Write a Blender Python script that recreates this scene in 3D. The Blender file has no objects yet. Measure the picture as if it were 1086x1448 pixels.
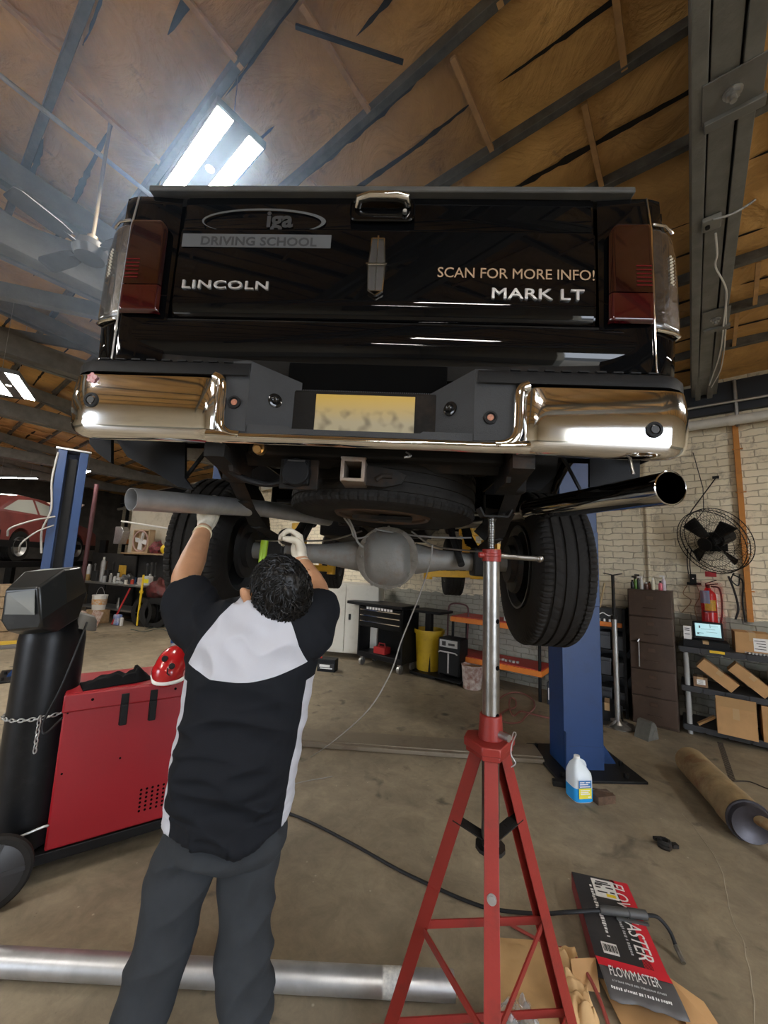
import bpy, bmesh, math, random
from math import sin, cos, pi, radians, sqrt, atan2, hypot
from mathutils import Vector, Matrix, noise
random.seed(7)
scn = bpy.context.scene
COL = scn.collection
V = Vector

# ------------------------------------------------------------------ camera, world, exposure
FPX, PITCH, ROLL, EYE = 550.0, radians(7.5), radians(2.33), 1.65
Fv = V((0, cos(PITCH), sin(PITCH)))
_r, _u = V((1, 0, 0)), V((0, -sin(PITCH), cos(PITCH)))
Rv = _r * cos(ROLL) + _u * sin(ROLL)
Uv = _u * cos(ROLL) - _r * sin(ROLL)
CAMP = V((0, 0, EYE))
cd = bpy.data.cameras.new('camera'); cam = bpy.data.objects.new('camera', cd); COL.objects.link(cam)
cd.sensor_fit = 'VERTICAL'; cd.sensor_height = 24.0; cd.lens = 24.0 * FPX / 1448.0
cd.clip_start = 0.05; cd.clip_end = 200
mw = Matrix((Rv, Uv, -Fv)).transposed().to_4x4(); mw.translation = CAMP
cam.matrix_world = mw
scn.camera = cam
scn.view_settings.view_transform = 'Standard'; scn.view_settings.look = 'None'
scn.view_settings.gamma = 1.0; scn.view_settings.use_curve_mapping = False
scn.view_settings.exposure = 1.2
w = bpy.data.worlds.new('sky'); scn.world = w; w.use_nodes = True
bg = w.node_tree.nodes['Background']; bg.inputs[0].default_value = (0.80, 0.88, 1.0, 1); bg.inputs[1].default_value = 5.5
scn.cycles.use_denoising = True
scn.cycles.max_bounces = 8; scn.cycles.diffuse_bounces = 4; scn.cycles.glossy_bounces = 5
scn.cycles.volume_bounces = 0
scn.cycles.sample_clamp_indirect = 6.0
LAMP_W = 62.0      # emission strength of the tube diffusers
TUBE_COL = (1.0, 0.955, 0.88)

# building frame: x' along the brick wall, y' towards it
TH = radians(-38.3)
BM = Matrix.Rotation(TH, 4, 'Z')
def W(x, y, z=0.0): return (BM @ V((x, y, z)))
# truck frame
TYAW, TROLL = radians(-2.9), radians(0.75)
TM = Matrix.Translation(V((-.065 - .03, 1.17, 0.012))) @ Matrix.Rotation(TYAW, 4, 'Z') @ Matrix.Rotation(TROLL, 4, 'Y')

def ray(px, py): return Fv + Rv * ((px - 543) / FPX) - Uv * ((py - 724) / FPX)
def pz(px, py, z=0.0):
    d = ray(px, py); return CAMP + d * ((z - EYE) / d.z)
def pY(px, py, y):
    d = ray(px, py); return CAMP + d * (y / d.y)
def pB(px, py, v):            # on building plane y' = v, result in building frame
    d = BM.inverted() @ ray(px, py); return V((0, 0, EYE)) + d * (v / d.y)
def pBx(px, py, u):
    d = BM.inverted() @ ray(px, py); return V((0, 0, EYE)) + d * (u / d.x)
def pT(px, py, yl):        # truck frame point on the plane y = yl
    d = TM.inverted().to_3x3() @ ray(px, py); c = TM.inverted() @ CAMP; return c + d * ((yl - c.y) / d.y)
def pBz(px, py, z): return BM.inverted() @ pz(px, py, z)

# ------------------------------------------------------------------ materials
MATS = {}
def mat(name, col=(.5, .5, .5), rough=.5, metal=0.0, spec=.5, noise_amt=0.0, noise_scale=8.0, col2=None, bump=0.0, bump_scale=40.0,
        emit=None, trans=0.0, alpha=1.0, coat=0.0, rough_var=0.0, dirt=0.0, dirt_col=(.05, .04, .03), dirt_scale=3.0, sheen=0.0):
    if name in MATS: return MATS[name]
    m = bpy.data.materials.new(name); m.use_nodes = True; nt = m.node_tree; N = nt.nodes; L = nt.links
    b = N['Principled BSDF']
    b.inputs['Base Color'].default_value = (*col, 1); b.inputs['Roughness'].default_value = rough
    b.inputs['Metallic'].default_value = metal; b.inputs['Specular IOR Level'].default_value = spec
    if coat: b.inputs['Coat Weight'].default_value = coat; b.inputs['Coat Roughness'].default_value = .03
    if trans: b.inputs['Transmission Weight'].default_value = trans
    if alpha < 1: b.inputs['Alpha'].default_value = alpha
    if sheen: b.inputs['Sheen Weight'].default_value = sheen
    if emit: b.inputs['Emission Color'].default_value = (*emit[0], 1); b.inputs['Emission Strength'].default_value = emit[1]
    tc = N.new('ShaderNodeTexCoord')
    out = None
    def nz(scale, detail=5, rough_=.6):
        n = N.new('ShaderNodeTexNoise'); n.inputs['Scale'].default_value = scale; n.inputs['Detail'].default_value = detail
        n.inputs['Roughness'].default_value = rough_; L.new(tc.outputs['Object'], n.inputs['Vector']); return n
    if noise_amt or col2:
        n = nz(noise_scale); r = N.new('ShaderNodeValToRGB'); r.color_ramp.elements[0].position = .35; r.color_ramp.elements[1].position = .68
        c2 = col2 or tuple(max(0, c * (1 - noise_amt)) for c in col)
        r.color_ramp.elements[0].color = (*c2, 1); r.color_ramp.elements[1].color = (*col, 1)
        L.new(n.outputs['Fac'], r.inputs['Fac']); out = r.outputs['Color']
    if dirt:
        n = nz(dirt_scale, 8, .7); r = N.new('ShaderNodeValToRGB'); r.color_ramp.elements[0].position = .52; r.color_ramp.elements[1].position = .72
        r.color_ramp.elements[0].color = (0, 0, 0, 1); r.color_ramp.elements[1].color = (dirt, dirt, dirt, 1)
        L.new(n.outputs['Fac'], r.inputs['Fac'])
        mx = N.new('ShaderNodeMix'); mx.data_type = 'RGBA'; mx.inputs[7].default_value = (*dirt_col, 1)
        L.new(r.outputs['Color'], mx.inputs[0])
        if out: L.new(out, mx.inputs[6])
        else: mx.inputs[6].default_value = (*col, 1)
        out = mx.outputs[2]
    if out: L.new(out, b.inputs['Base Color'])
    if rough_var:
        n = nz(noise_scale * 1.7); mr = N.new('ShaderNodeMapRange'); mr.inputs[3].default_value = max(0, rough - rough_var); mr.inputs[4].default_value = min(1, rough + rough_var)
        L.new(n.outputs['Fac'], mr.inputs[0]); L.new(mr.outputs[0], b.inputs['Roughness'])
    if bump:
        n = nz(bump_scale, 6); bp = N.new('ShaderNodeBump'); bp.inputs['Strength'].default_value = bump; bp.inputs['Distance'].default_value = .01
        L.new(n.outputs['Fac'], bp.inputs['Height']); L.new(bp.outputs[0], b.inputs['Normal'])
    MATS[name] = m; return m

# ------------------------------------------------------------------ mesh builder
def rotm(rx=0, ry=0, rz=0): return Matrix.Rotation(radians(rz), 4, 'Z') @ Matrix.Rotation(radians(ry), 4, 'Y') @ Matrix.Rotation(radians(rx), 4, 'X')
def frame(t):
    t = t.normalized(); a = V((0, 0, 1)) if abs(t.z) < .9 else V((1, 0, 0))
    n = t.cross(a).normalized(); return n, t.cross(n).normalized()
class MB:
    def __init__(s): s.v = []; s.f = []; s.mi = []; s.m = 0; s.M = None
    def add(s, vs, fs):
        o = len(s.v)
        if s.M is not None: vs = [s.M @ V(p) for p in vs]
        s.v += [V(p) for p in vs]; s.f += [tuple(i + o for i in f) for f in fs]; s.mi += [s.m] * len(fs); return s
    def box(s, c, d, R=None):
        x, y, z = d[0] / 2, d[1] / 2, d[2] / 2; c = V(c)
        P = [V((sx * x, sy * y, sz * z)) for sz in (-1, 1) for sy in (-1, 1) for sx in (-1, 1)]
        if R is not None: P = [R @ p for p in P]
        return s.add([c + p for p in P], [(0, 2, 3, 1), (4, 5, 7, 6), (0, 1, 5, 4), (2, 6, 7, 3), (0, 4, 6, 2), (1, 3, 7, 5)])
    def bb(s, x0, x1, y0, y1, z0, z1): return s.box(((x0 + x1) / 2, (y0 + y1) / 2, (z0 + z1) / 2), (abs(x1 - x0), abs(y1 - y0), abs(z1 - z0)))
    def bar(s, p0, p1, w, h, up=(0, 0, 1)):
        p0, p1 = V(p0), V(p1); t = (p1 - p0).normalized(); u = V(up); sd = t.cross(u)
        if sd.length < 1e-4: sd = t.cross(V((1, 0, 0)))
        sd.normalize(); u = sd.cross(t).normalized()
        vs = [p + sd * (a * w / 2) + u * (b * h / 2) for p in (p0, p1) for a, b in ((-1, -1), (1, -1), (1, 1), (-1, 1))]
        return s.add(vs, [(0, 1, 2, 3), (7, 6, 5, 4), (0, 4, 5, 1), (1, 5, 6, 2), (2, 6, 7, 3), (3, 7, 4, 0)])
    def tube(s, pts, r, n=12, cap=True, sy=1.0):
        pts = [V(p) for p in pts]; m = len(pts); rs = r if isinstance(r, (list, tuple)) else [r] * m
        T = [(pts[min(i + 1, m - 1)] - pts[max(i - 1, 0)]).normalized() for i in range(m)]
        a, b = frame(T[0]); vs = []
        for i in range(m):
            if i:
                a = (a - T[i] * a.dot(T[i]));
                if a.length < 1e-6: a, _ = frame(T[i])
                a.normalize(); b = T[i].cross(a)
            for k in range(n):
                th = 2 * pi * k / n; vs.append(pts[i] + a * (cos(th) * rs[i]) + b * (sin(th) * rs[i] * sy))
        fs = [(i * n + k, (i + 1) * n + k, (i + 1) * n + (k + 1) % n, i * n + (k + 1) % n) for i in range(m - 1) for k in range(n)]
        if cap: fs += [tuple(range(n)), tuple(range((m - 1) * n + n - 1, (m - 1) * n - 1, -1))]
        return s.add(vs, fs)
    def cyl(s, p0, p1, r, n=20, r1=None, cap=True): return s.tube([p0, p1], [r, r if r1 is None else r1], n, cap)
    def pipe(s, pts, r, t, n=28):       # hollow, open ends
        pts = [V(p) for p in pts]; s.tube(pts, r, n, False); s.tube(list(reversed(pts)), r - t, n, False)
        for p, q in ((pts[0], pts[1]), (pts[-1], pts[-2])):
            tt = (p - q).normalized(); a, b = frame((pts[1] - pts[0]) if p is pts[0] else (pts[-1] - pts[-2]))
            vs = [p + (a * cos(2 * pi * k / n) + b * sin(2 * pi * k / n)) * rr for rr in (r, r - t) for k in range(n)]
            s.add(vs, [(k, (k + 1) % n, n + (k + 1) % n, n + k) for k in range(n)])
        return s
    def lathe(s, prof, c=(0, 0, 0), ax=(0, 0, 1), n=24, cap=True, fn=None):   # prof: (h, r)
        c = V(c); ax = V(ax).normalized(); a, b = frame(ax); vs = []
        for h, r in prof:
            for k in range(n):
                th = 2 * pi * k / n; rr = fn(h, r, k) if fn else r
                vs.append(c + ax * h + (a * cos(th) + b * sin(th)) * rr)
        m = len(prof)
        fs = [(i * n + k, i * n + (k + 1) % n, (i + 1) * n + (k + 1) % n, (i + 1) * n + k) for i in range(m - 1) for k in range(n)]
        if cap: fs += [tuple(range(n - 1, -1, -1)), tuple(range((m - 1) * n, m * n))]
        return s.add(vs, fs)
    def sph(s, c, r, nu=16, nv=10, R=None, fn=None):
        r = V(r) if not isinstance(r, (int, float)) else V((r, r, r)); c = V(c); vs = []
        for j in range(nv + 1):
            ph = pi * j / nv
            for i in range(nu):
                th = 2 * pi * i / nu; p = V((sin(ph) * cos(th), sin(ph) * sin(th), cos(ph)))
                q = V((p.x * r.x, p.y * r.y, p.z * r.z))
                if fn: q = fn(p, q)
                if R is not None: q = R @ q
                vs.append(c + q)
        fs = [(j * nu + i, (j + 1) * nu + i, (j + 1) * nu + (i + 1) % nu, j * nu + (i + 1) % nu) for j in range(nv) for i in range(nu)]
        return s.add(vs, fs)
    def prism(s, poly, fn0, fn1):       # poly 2d -> two 3d maps
        n = len(poly); vs = [V(fn0(*p)) for p in poly] + [V(fn1(*p)) for p in poly]
        return s.add(vs, [tuple(range(n - 1, -1, -1)), tuple(range(n, 2 * n))] + [(i, (i + 1) % n, n + (i + 1) % n, n + i) for i in range(n)])
    def grid(s, fn, nu, nv, wrap=False):
        vs = [V(fn(i / nu, j / nv)) for j in range(nv + 1) for i in range(nu + (0 if wrap else 1))]
        w_ = nu if wrap else nu + 1
        return s.add(vs, [(j * w_ + i, j * w_ + (i + 1) % w_, (j + 1) * w_ + (i + 1) % w_, (j + 1) * w_ + i) for j in range(nv) for i in range(nu)])
    def loft(s, rings, cap=True):
        n = len(rings[0]); vs = [p for r in rings for p in r]
        fs = [(i * n + k, i * n + (k + 1) % n, (i + 1) * n + (k + 1) % n, (i + 1) * n + k) for i in range(len(rings) - 1) for k in range(n)]
        if cap: fs += [tuple(range(n - 1, -1, -1)), tuple(range((len(rings) - 1) * n, len(rings) * n))]
        return s.add(vs, fs)
    def mesh(s, name, mats):
        me = bpy.data.meshes.new(name); me.from_pydata([tuple(p) for p in s.v], [], s.f)
        for m in (mats if isinstance(mats, (list, tuple)) else [mats]): me.materials.append(m)
        if any(s.mi): me.polygons.foreach_set('material_index', s.mi)
        me.validate(); me.update(); return me
    def build(s, name, mats, parent=None, sm=35, bev=0, fixn=True, seg=2):
        me = s.mesh(name, mats)
        if fixn:
            bm = bmesh.new(); bm.from_mesh(me); bmesh.ops.recalc_face_normals(bm, faces=bm.faces); bm.to_mesh(me); bm.free()
        if sm:
            me.polygons.foreach_set('use_smooth', [True] * len(me.polygons)); me.set_sharp_from_angle(angle=radians(sm))
        o = bpy.data.objects.new(name, me); COL.objects.link(o)
        if parent is not None: o.parent = parent
        if bev:
            b = o.modifiers.new('bevel', 'BEVEL'); b.width = bev; b.segments = seg; b.limit_method = 'ANGLE'; b.angle_limit = radians(40); b.harden_normals = False
        return o

def thing(name, label, cat, loc=(0, 0, 0), rz=0.0, group=None, M=None):
    o = bpy.data.objects.new(name, None); COL.objects.link(o); o.empty_display_size = .1
    if M is not None: o.matrix_world = M
    else: o.location = loc; o.rotation_euler = (0, 0, rz)
    o['label'] = label; o['category'] = cat
    if group: o['group'] = group
    return o
def bthing(name, label, cat, loc=(0, 0, 0), rz=0.0, group=None):      # placed in the building frame
    return thing(name, label, cat, W(*loc), TH + radians(rz), group)
def tag(o, label, cat, group=None, kind=None):
    o['label'] = label; o['category'] = cat
    if group: o['group'] = group
    if kind: o['kind'] = kind
    return o
def struct(name, mb, m, bf=True, **k):
    o = mb.build(name, m, **k); o['kind'] = 'structure'
    if bf: o.matrix_world = BM
    return o
def put(o, loc, rz=0): o.location = loc; o.rotation_euler = (0, 0, rz); return o
def bput(o, loc, rz=0): o.location = W(*loc); o.rotation_euler = (0, 0, TH + radians(rz)); return o
def copy_tree(o, loc=None, rz=None, label=None):
    c = o.copy(); COL.objects.link(c)
    if loc is not None: c.location = loc
    if rz is not None: c.rotation_euler = (0, 0, rz)
    if label: c['label'] = label
    for ch in list(o.children):
        d = ch.copy(); COL.objects.link(d); d.parent = c
        for g in list(ch.children):
            e = g.copy(); COL.objects.link(e); e.parent = d
    return c
def text_mesh(txt, size, ext=.002, sx=1.0, bold=0.0, align='LEFT', bev=0.0, spacing=1.0, shear=0.0):
    c = bpy.data.curves.new('lettering', 'FONT'); c.body = txt; c.size = size; c.extrude = ext; c.offset = bold; c.align_x = align
    c.bevel_depth = bev; c.space_character = spacing; c.shear = shear; c.resolution_u = 3
    o = bpy.data.objects.new('lettering', c); COL.objects.link(o); bpy.context.view_layer.update()
    me = bpy.data.meshes.new_from_object(o.evaluated_get(bpy.context.evaluated_depsgraph_get()))
    bpy.data.objects.remove(o); bpy.data.curves.remove(c)
    for v in me.vertices: v.co.x *= sx
    return me
def text(name, txt, size, m, parent, M, **k):
    me = text_mesh(txt, size, **k); me.name = name; me.materials.clear(); me.materials.append(m)
    me.transform(M); o = bpy.data.objects.new(name, me); COL.objects.link(o)
    if parent is not None: o.parent = parent
    return o
def smoothpath(pts, n=8):      # Catmull-Rom
    pts = [V(p) for p in pts]; P = [pts[0] * 2 - pts[1]] + pts + [pts[-1] * 2 - pts[-2]]; out = []
    for i in range(1, len(P) - 2):
        for k in range(n):
            t = k / n; a, b, c, d = P[i - 1], P[i], P[i + 1], P[i + 2]
            out.append(.5 * ((2 * b) + (c - a) * t + (2 * a - 5 * b + 4 * c - d) * t * t + (3 * b - a - 3 * c + d) * t ** 3))
    out.append(pts[-1]); return out
def remesh(o, vox, smooth_it=0, fac=.5):
    m = o.modifiers.new('r', 'REMESH'); m.mode = 'VOXEL'; m.voxel_size = vox; m.use_smooth_shade = True
    if smooth_it:
        s = o.modifiers.new('s', 'SMOOTH'); s.iterations = smooth_it; s.factor = fac
    bpy.context.view_layer.update()
    me = bpy.data.meshes.new_from_object(o.evaluated_get(bpy.context.evaluated_depsgraph_get()))
    o.modifiers.clear(); old = o.data; mats = list(old.materials); me.name = old.name; o.data = me
    me.materials.clear()
    for x in mats: me.materials.append(x)
    me.polygons.foreach_set('use_smooth', [True] * len(me.polygons))
    return o
# ------------------------------------------------------------------ shared materials
M_ = dict(
 paint=mat('black_car_paint', (.003, .0033, .004), .12, 0, .0, coat=.65),
 chrome=mat('chrome', (.80, .80, .79), .07, 1.0, rough_var=.03, noise_scale=5),
 steel=mat('bare_steel', (.42, .41, .39), .34, 1.0, noise_amt=.35, noise_scale=14, rough_var=.1),
 alum=mat('aluminised_pipe', (.60, .61, .62), .42, .85, noise_amt=.25, noise_scale=9, rough_var=.1),
 plastic=mat('black_plastic', (.010, .0105, .0115), .5, 0, .18, bump=.15, bump_scale=300),
 blackm=mat('black_metal', (.010, .010, .0105), .45, 0, .2, noise_amt=.4, noise_scale=12),
 under=mat('underbody', (.014, .013, .012), .65, 0, .08, dirt=.5, dirt_col=(.05, .033, .022), dirt_scale=5, bump=.3, bump_scale=30),
 frame=mat('frame_steel', (.022, .021, .020), .55, 0, .12, dirt=.6, dirt_col=(.09, .05, .028), dirt_scale=6, bump=.2),
 axle=mat('axle_cast', (.24, .23, .21), .55, .3, dirt=.8, dirt_col=(.20, .12, .075), dirt_scale=7, bump=.4, bump_scale=25),
 rubber=mat('tyre_rubber', (.021, .0195, .018), .75, 0, .2, noise_amt=.25, noise_scale=18, bump=.15, bump_scale=120),
 rustred=mat('stand_red', (.27, .026, .020), .42, 0, .5, dirt=.55, dirt_col=(.10, .025, .02), dirt_scale=9, bump=.1, bump_scale=60),
 red=mat('welder_red', (.30, .007, .014), .38, 0, .5, dirt=.35, dirt_col=(.24, .012, .018), dirt_scale=5, bump=.05, bump_scale=60),
 blue=mat('lift_blue', (.008, .036, .125), .38, 0, .5, dirt=.45, dirt_col=(.007, .02, .055), dirt_scale=6, bump=.05),
 yellow=mat('yellow_paint', (.75, .42, .02), .45, dirt=.4, dirt_col=(.25, .13, .02), dirt_scale=14),
 card=mat('cardboard', (.50, .29, .13), .8, 0, .2, noise_amt=.18, noise_scale=4, bump=.05),
 kraftp=mat('kraft_paper', (.56, .36, .17), .75, 0, .2, noise_amt=.15, noise_scale=6, bump=.3, bump_scale=15),
 white=mat('white_plastic', (.78, .77, .74), .4), dark=mat('black_void', (.004, .004, .004), .9, 0, 0),
 paper=mat('white_label', (.80, .79, .76), .6, noise_amt=.08, noise_scale=60),
 ink=mat('black_ink', (.02, .02, .02), .6), orange=mat('orange_paint', (.72, .20, .02), .5, dirt=.3, dirt_scale=9),
 wood=mat('raw_wood', (.42, .27, .14), .75, noise_amt=.4, noise_scale=9, bump=.1),
 greywood=mat('grey_painted_wood', (.235, .235, .22), .6, noise_amt=.28, noise_scale=7, bump=.35, bump_scale=35),
 wire=mat('cable_grey', (.30, .29, .27), .5), cable=mat('black_cable', (.014, .014, .015), .5, 0, .25),
 galv=mat('galvanised', (.50, .50, .49), .42, .9, noise_amt=.2, noise_scale=20),
 tube=mat('lamp_diffuser', (.9, .9, .9), .4, emit=(TUBE_COL, LAMP_W)),
)

# ------------------------------------------------------------------ building shell
XL, XR, YN, YF = -18.5, 6.5, -8.5, 5.9
def roofz(y):                       # shallow gable, ridge at y' = -2.5
    return 4.0 + .1 * (YF - y) if y > -2.5 else 4.84 - .1 * (-2.5 - y)

def floor_mat():
    m = bpy.data.materials.new('shop_concrete'); m.use_nodes = True; nt = m.node_tree; N = nt.nodes; L = nt.links; b = N['Principled BSDF']
    tc = N.new('ShaderNodeTexCoord')
    def nz(s, d=6, r=.6, dist=0):
        n = N.new('ShaderNodeTexNoise'); n.inputs['Scale'].default_value = s; n.inputs['Detail'].default_value = d; n.inputs['Roughness'].default_value = r
        n.inputs['Distortion'].default_value = dist; L.new(tc.outputs['Object'], n.inputs['Vector']); return n
    def ramp(src, p0, c0, p1, c1):
        r = N.new('ShaderNodeValToRGB'); r.color_ramp.elements[0].position = p0; r.color_ramp.elements[1].position = p1
        r.color_ramp.elements[0].color = (*c0, 1); r.color_ramp.elements[1].color = (*c1, 1); L.new(src, r.inputs[0]); return r.outputs[0]
    def mixc(f, a, c):
        x = N.new('ShaderNodeMix'); x.data_type = 'RGBA'; L.new(f, x.inputs[0])
        if isinstance(a, tuple): x.inputs[6].default_value = (*a, 1)
        else: L.new(a, x.inputs[6])
        if isinstance(c, tuple): x.inputs[7].default_value = (*c, 1)
        else: L.new(c, x.inputs[7])
        return x.outputs[2]
    base = ramp(nz(1.1, 8, .65, .4).outputs['Fac'], .32, (.17, .14, .098), .70, (.37, .305, .21))
    fine = ramp(nz(22, 8, .7).outputs['Fac'], .38, (0, 0, 0), .66, (.45, .45, .45))
    c = mixc(fine, base, (.21, .175, .125))
    st = ramp(nz(3.2, 4, .5, 1.2).outputs['Fac'], .62, (0, 0, 0), .74, (.75, .75, .75))       # oil stains
    c = mixc(st, c, (.035, .03, .025))
    vo = N.new('ShaderNodeTexVoronoi'); vo.inputs['Scale'].default_value = 1.9; L.new(tc.outputs['Object'], vo.inputs['Vector'])
    sp = ramp(vo.outputs['Distance'], .045, (.8, .8, .8), .11, (0, 0, 0)); c = mixc(sp, c, (.03, .026, .022))
    v2 = N.new('ShaderNodeTexVoronoi'); v2.inputs['Scale'].default_value = 9; L.new(tc.outputs['Object'], v2.inputs['Vector'])
    sp2 = ramp(v2.outputs['Distance'], .03, (.7, .7, .7), .06, (0, 0, 0)); c = mixc(sp2, c, (.48, .42, .33))
    mott = ramp(nz(6.5, 9, .72, .6).outputs['Fac'], .34, (.76, .75, .73), .68, (1.14, 1.13, 1.11))
    mm = N.new('ShaderNodeMix'); mm.data_type = 'RGBA'; mm.blend_type = 'MULTIPLY'; mm.inputs[0].default_value = 1; L.new(c, mm.inputs[6]); L.new(mott, mm.inputs[7]); c = mm.outputs[2]
    v3 = N.new('ShaderNodeTexVoronoi'); v3.inputs['Scale'].default_value = 26; L.new(tc.outputs['Object'], v3.inputs['Vector'])
    sp3 = ramp(v3.outputs['Distance'], .05, (.6, .6, .6), .09, (0, 0, 0)); sel = ramp(nz(3, 2).outputs['Fac'], .52, (0, 0, 0), .60, (1, 1, 1)); ml = N.new('ShaderNodeMath'); ml.operation = 'MULTIPLY'; L.new(sp3, ml.inputs[0]); L.new(sel, ml.inputs[1]); c = mixc(ml.outputs[0], c, (.07, .055, .04))
    L.new(c, b.inputs['Base Color'])
    rr = N.new('ShaderNodeMapRange'); rr.inputs[3].default_value = .42; rr.inputs[4].default_value = .72; L.new(nz(2.5).outputs['Fac'], rr.inputs[0]); L.new(rr.outputs[0], b.inputs['Roughness'])
    bp = N.new('ShaderNodeBump'); bp.inputs['Strength'].default_value = .22; bp.inputs['Distance'].default_value = .004
    L.new(nz(30, 8).outputs['Fac'], bp.inputs['Height']); L.new(bp.outputs[0], b.inputs['Normal'])
    return m
mb = MB(); mb.bb(XL, XR + 9, YN - 6, YF, -.2, 0); struct('floor', mb, floor_mat(), sm=0)

def brick_mat(along='X'):
    m = bpy.data.materials.new('painted_brick_' + ('long' if along == 'X' else 'short')); m.use_nodes = True; nt = m.node_tree; N = nt.nodes; L = nt.links; b = N['Principled BSDF']
    tc = N.new('ShaderNodeTexCoord'); sp = N.new('ShaderNodeSeparateXYZ'); L.new(tc.outputs['Object'], sp.inputs[0])
    cb = N.new('ShaderNodeCombineXYZ'); L.new(sp.outputs[along], cb.inputs[0]); L.new(sp.outputs['Z'], cb.inputs[1])
    wn = N.new('ShaderNodeTexNoise'); wn.inputs['Scale'].default_value = 7; wn.inputs['Detail'].default_value = 3; L.new(tc.outputs['Object'], wn.inputs['Vector'])
    va = N.new('ShaderNodeVectorMath'); va.operation = 'MULTIPLY_ADD'; va.inputs[1].default_value = (.055, .055, .055); L.new(wn.outputs['Color'], va.inputs[0]); L.new(cb.outputs[0], va.inputs[2])
    br = N.new('ShaderNodeTexBrick'); br.inputs['Scale'].default_value = 1; br.inputs['Brick Width'].default_value = .22; br.inputs['Row Height'].default_value = .078
    br.inputs['Mortar Size'].default_value = .006; br.inputs['Mortar Smooth'].default_value = .6; br.inputs['Bias'].default_value = .2
    br.inputs['Color1'].default_value = (.84, .76, .58, 1); br.inputs['Color2'].default_value = (.76, .68, .51, 1); br.inputs['Mortar'].default_value = (.52, .45, .33, 1)
    L.new(va.outputs[0], br.inputs['Vector'])
    # grey wainscot below 1.25 m
    st = N.new('ShaderNodeMath'); st.operation = 'LESS_THAN'; st.inputs[1].default_value = 1.25
    ad = N.new('ShaderNodeMath'); ad.operation = 'MULTIPLY_ADD'; ad.inputs[1].default_value = .10; L.new(wn.outputs['Fac'], ad.inputs[0]); L.new(sp.outputs['Z'], ad.inputs[2]); L.new(ad.outputs[0], st.inputs[0])
    mg = N.new('ShaderNodeMix'); mg.data_type = 'RGBA'; mg.blend_type = 'MULTIPLY'; mg.inputs[7].default_value = (.40, .43, .47, 1); L.new(st.outputs[0], mg.inputs[0]); L.new(br.outputs['Color'], mg.inputs[6])
    n2 = N.new('ShaderNodeTexNoise'); n2.inputs['Scale'].default_value = 7; n2.inputs['Detail'].default_value = 9; n2.inputs['Roughness'].default_value = .75; L.new(tc.outputs['Object'], n2.inputs['Vector'])
    r2 = N.new('ShaderNodeValToRGB'); r2.color_ramp.elements[0].position = .53; r2.color_ramp.elements[1].position = .78; r2.color_ramp.elements[0].color = (0, 0, 0, 1); r2.color_ramp.elements[1].color = (.9, .9, .9, 1); L.new(n2.outputs['Fac'], r2.inputs[0])
    md = N.new('ShaderNodeMix'); md.data_type = 'RGBA'; md.inputs[7].default_value = (.12, .085, .05, 1); L.new(r2.outputs[0], md.inputs[0]); L.new(mg.outputs[2], md.inputs[6])
    L.new(md.outputs[2], b.inputs['Base Color']); b.inputs['Roughness'].default_value = .7
    ba = N.new('ShaderNodeMath'); ba.operation = 'MULTIPLY_ADD'; ba.inputs[1].default_value = -.8; L.new(br.outputs['Fac'], ba.inputs[0]); L.new(n2.outputs['Fac'], ba.inputs[2])
    bp = N.new('ShaderNodeBump'); bp.inputs['Strength'].default_value = .8; bp.inputs['Distance'].default_value = .015; L.new(ba.outputs[0], bp.inputs['Height']); L.new(bp.outputs[0], b.inputs['Normal'])
    return m
BR, BR2 = brick_mat('X'), brick_mat('Y')
mb = MB(); mb.bb(XL, XR, YF, YF + .3, 0, 4.0); struct('wall_right', mb, BR, sm=0)
mb = MB(); mb.bb(XL - .3, XL, YN, YF + .3, 0, 5.0); struct('wall_left', mb, mat('dark_end_wall', (.085, .075, .062), .8, noise_amt=.5, noise_scale=3), sm=0)
# wall behind and right of the camera, with an open bay door
mb = MB()
mb.bb(XR, XR + .3, YN, -3.2, 0, 5.0); mb.bb(XR, XR + .3, .9, YF + .3, 0, 5.0); mb.bb(XR, XR + .3, -3.2, .9, 3.3, 5.0)
struct('wall_front', mb, BR2, sm=0)
mb = MB(); mb.bb(XL, -5.5, YN - .3, YN, 0, 5.0); mb.bb(-2.2, XR + .3, YN - .3, YN, 0, 5.0); mb.bb(-5.5, -2.2, YN - .3, YN, 3.3, 5.0)
struct('wall_back', mb, BR, sm=0)

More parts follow.
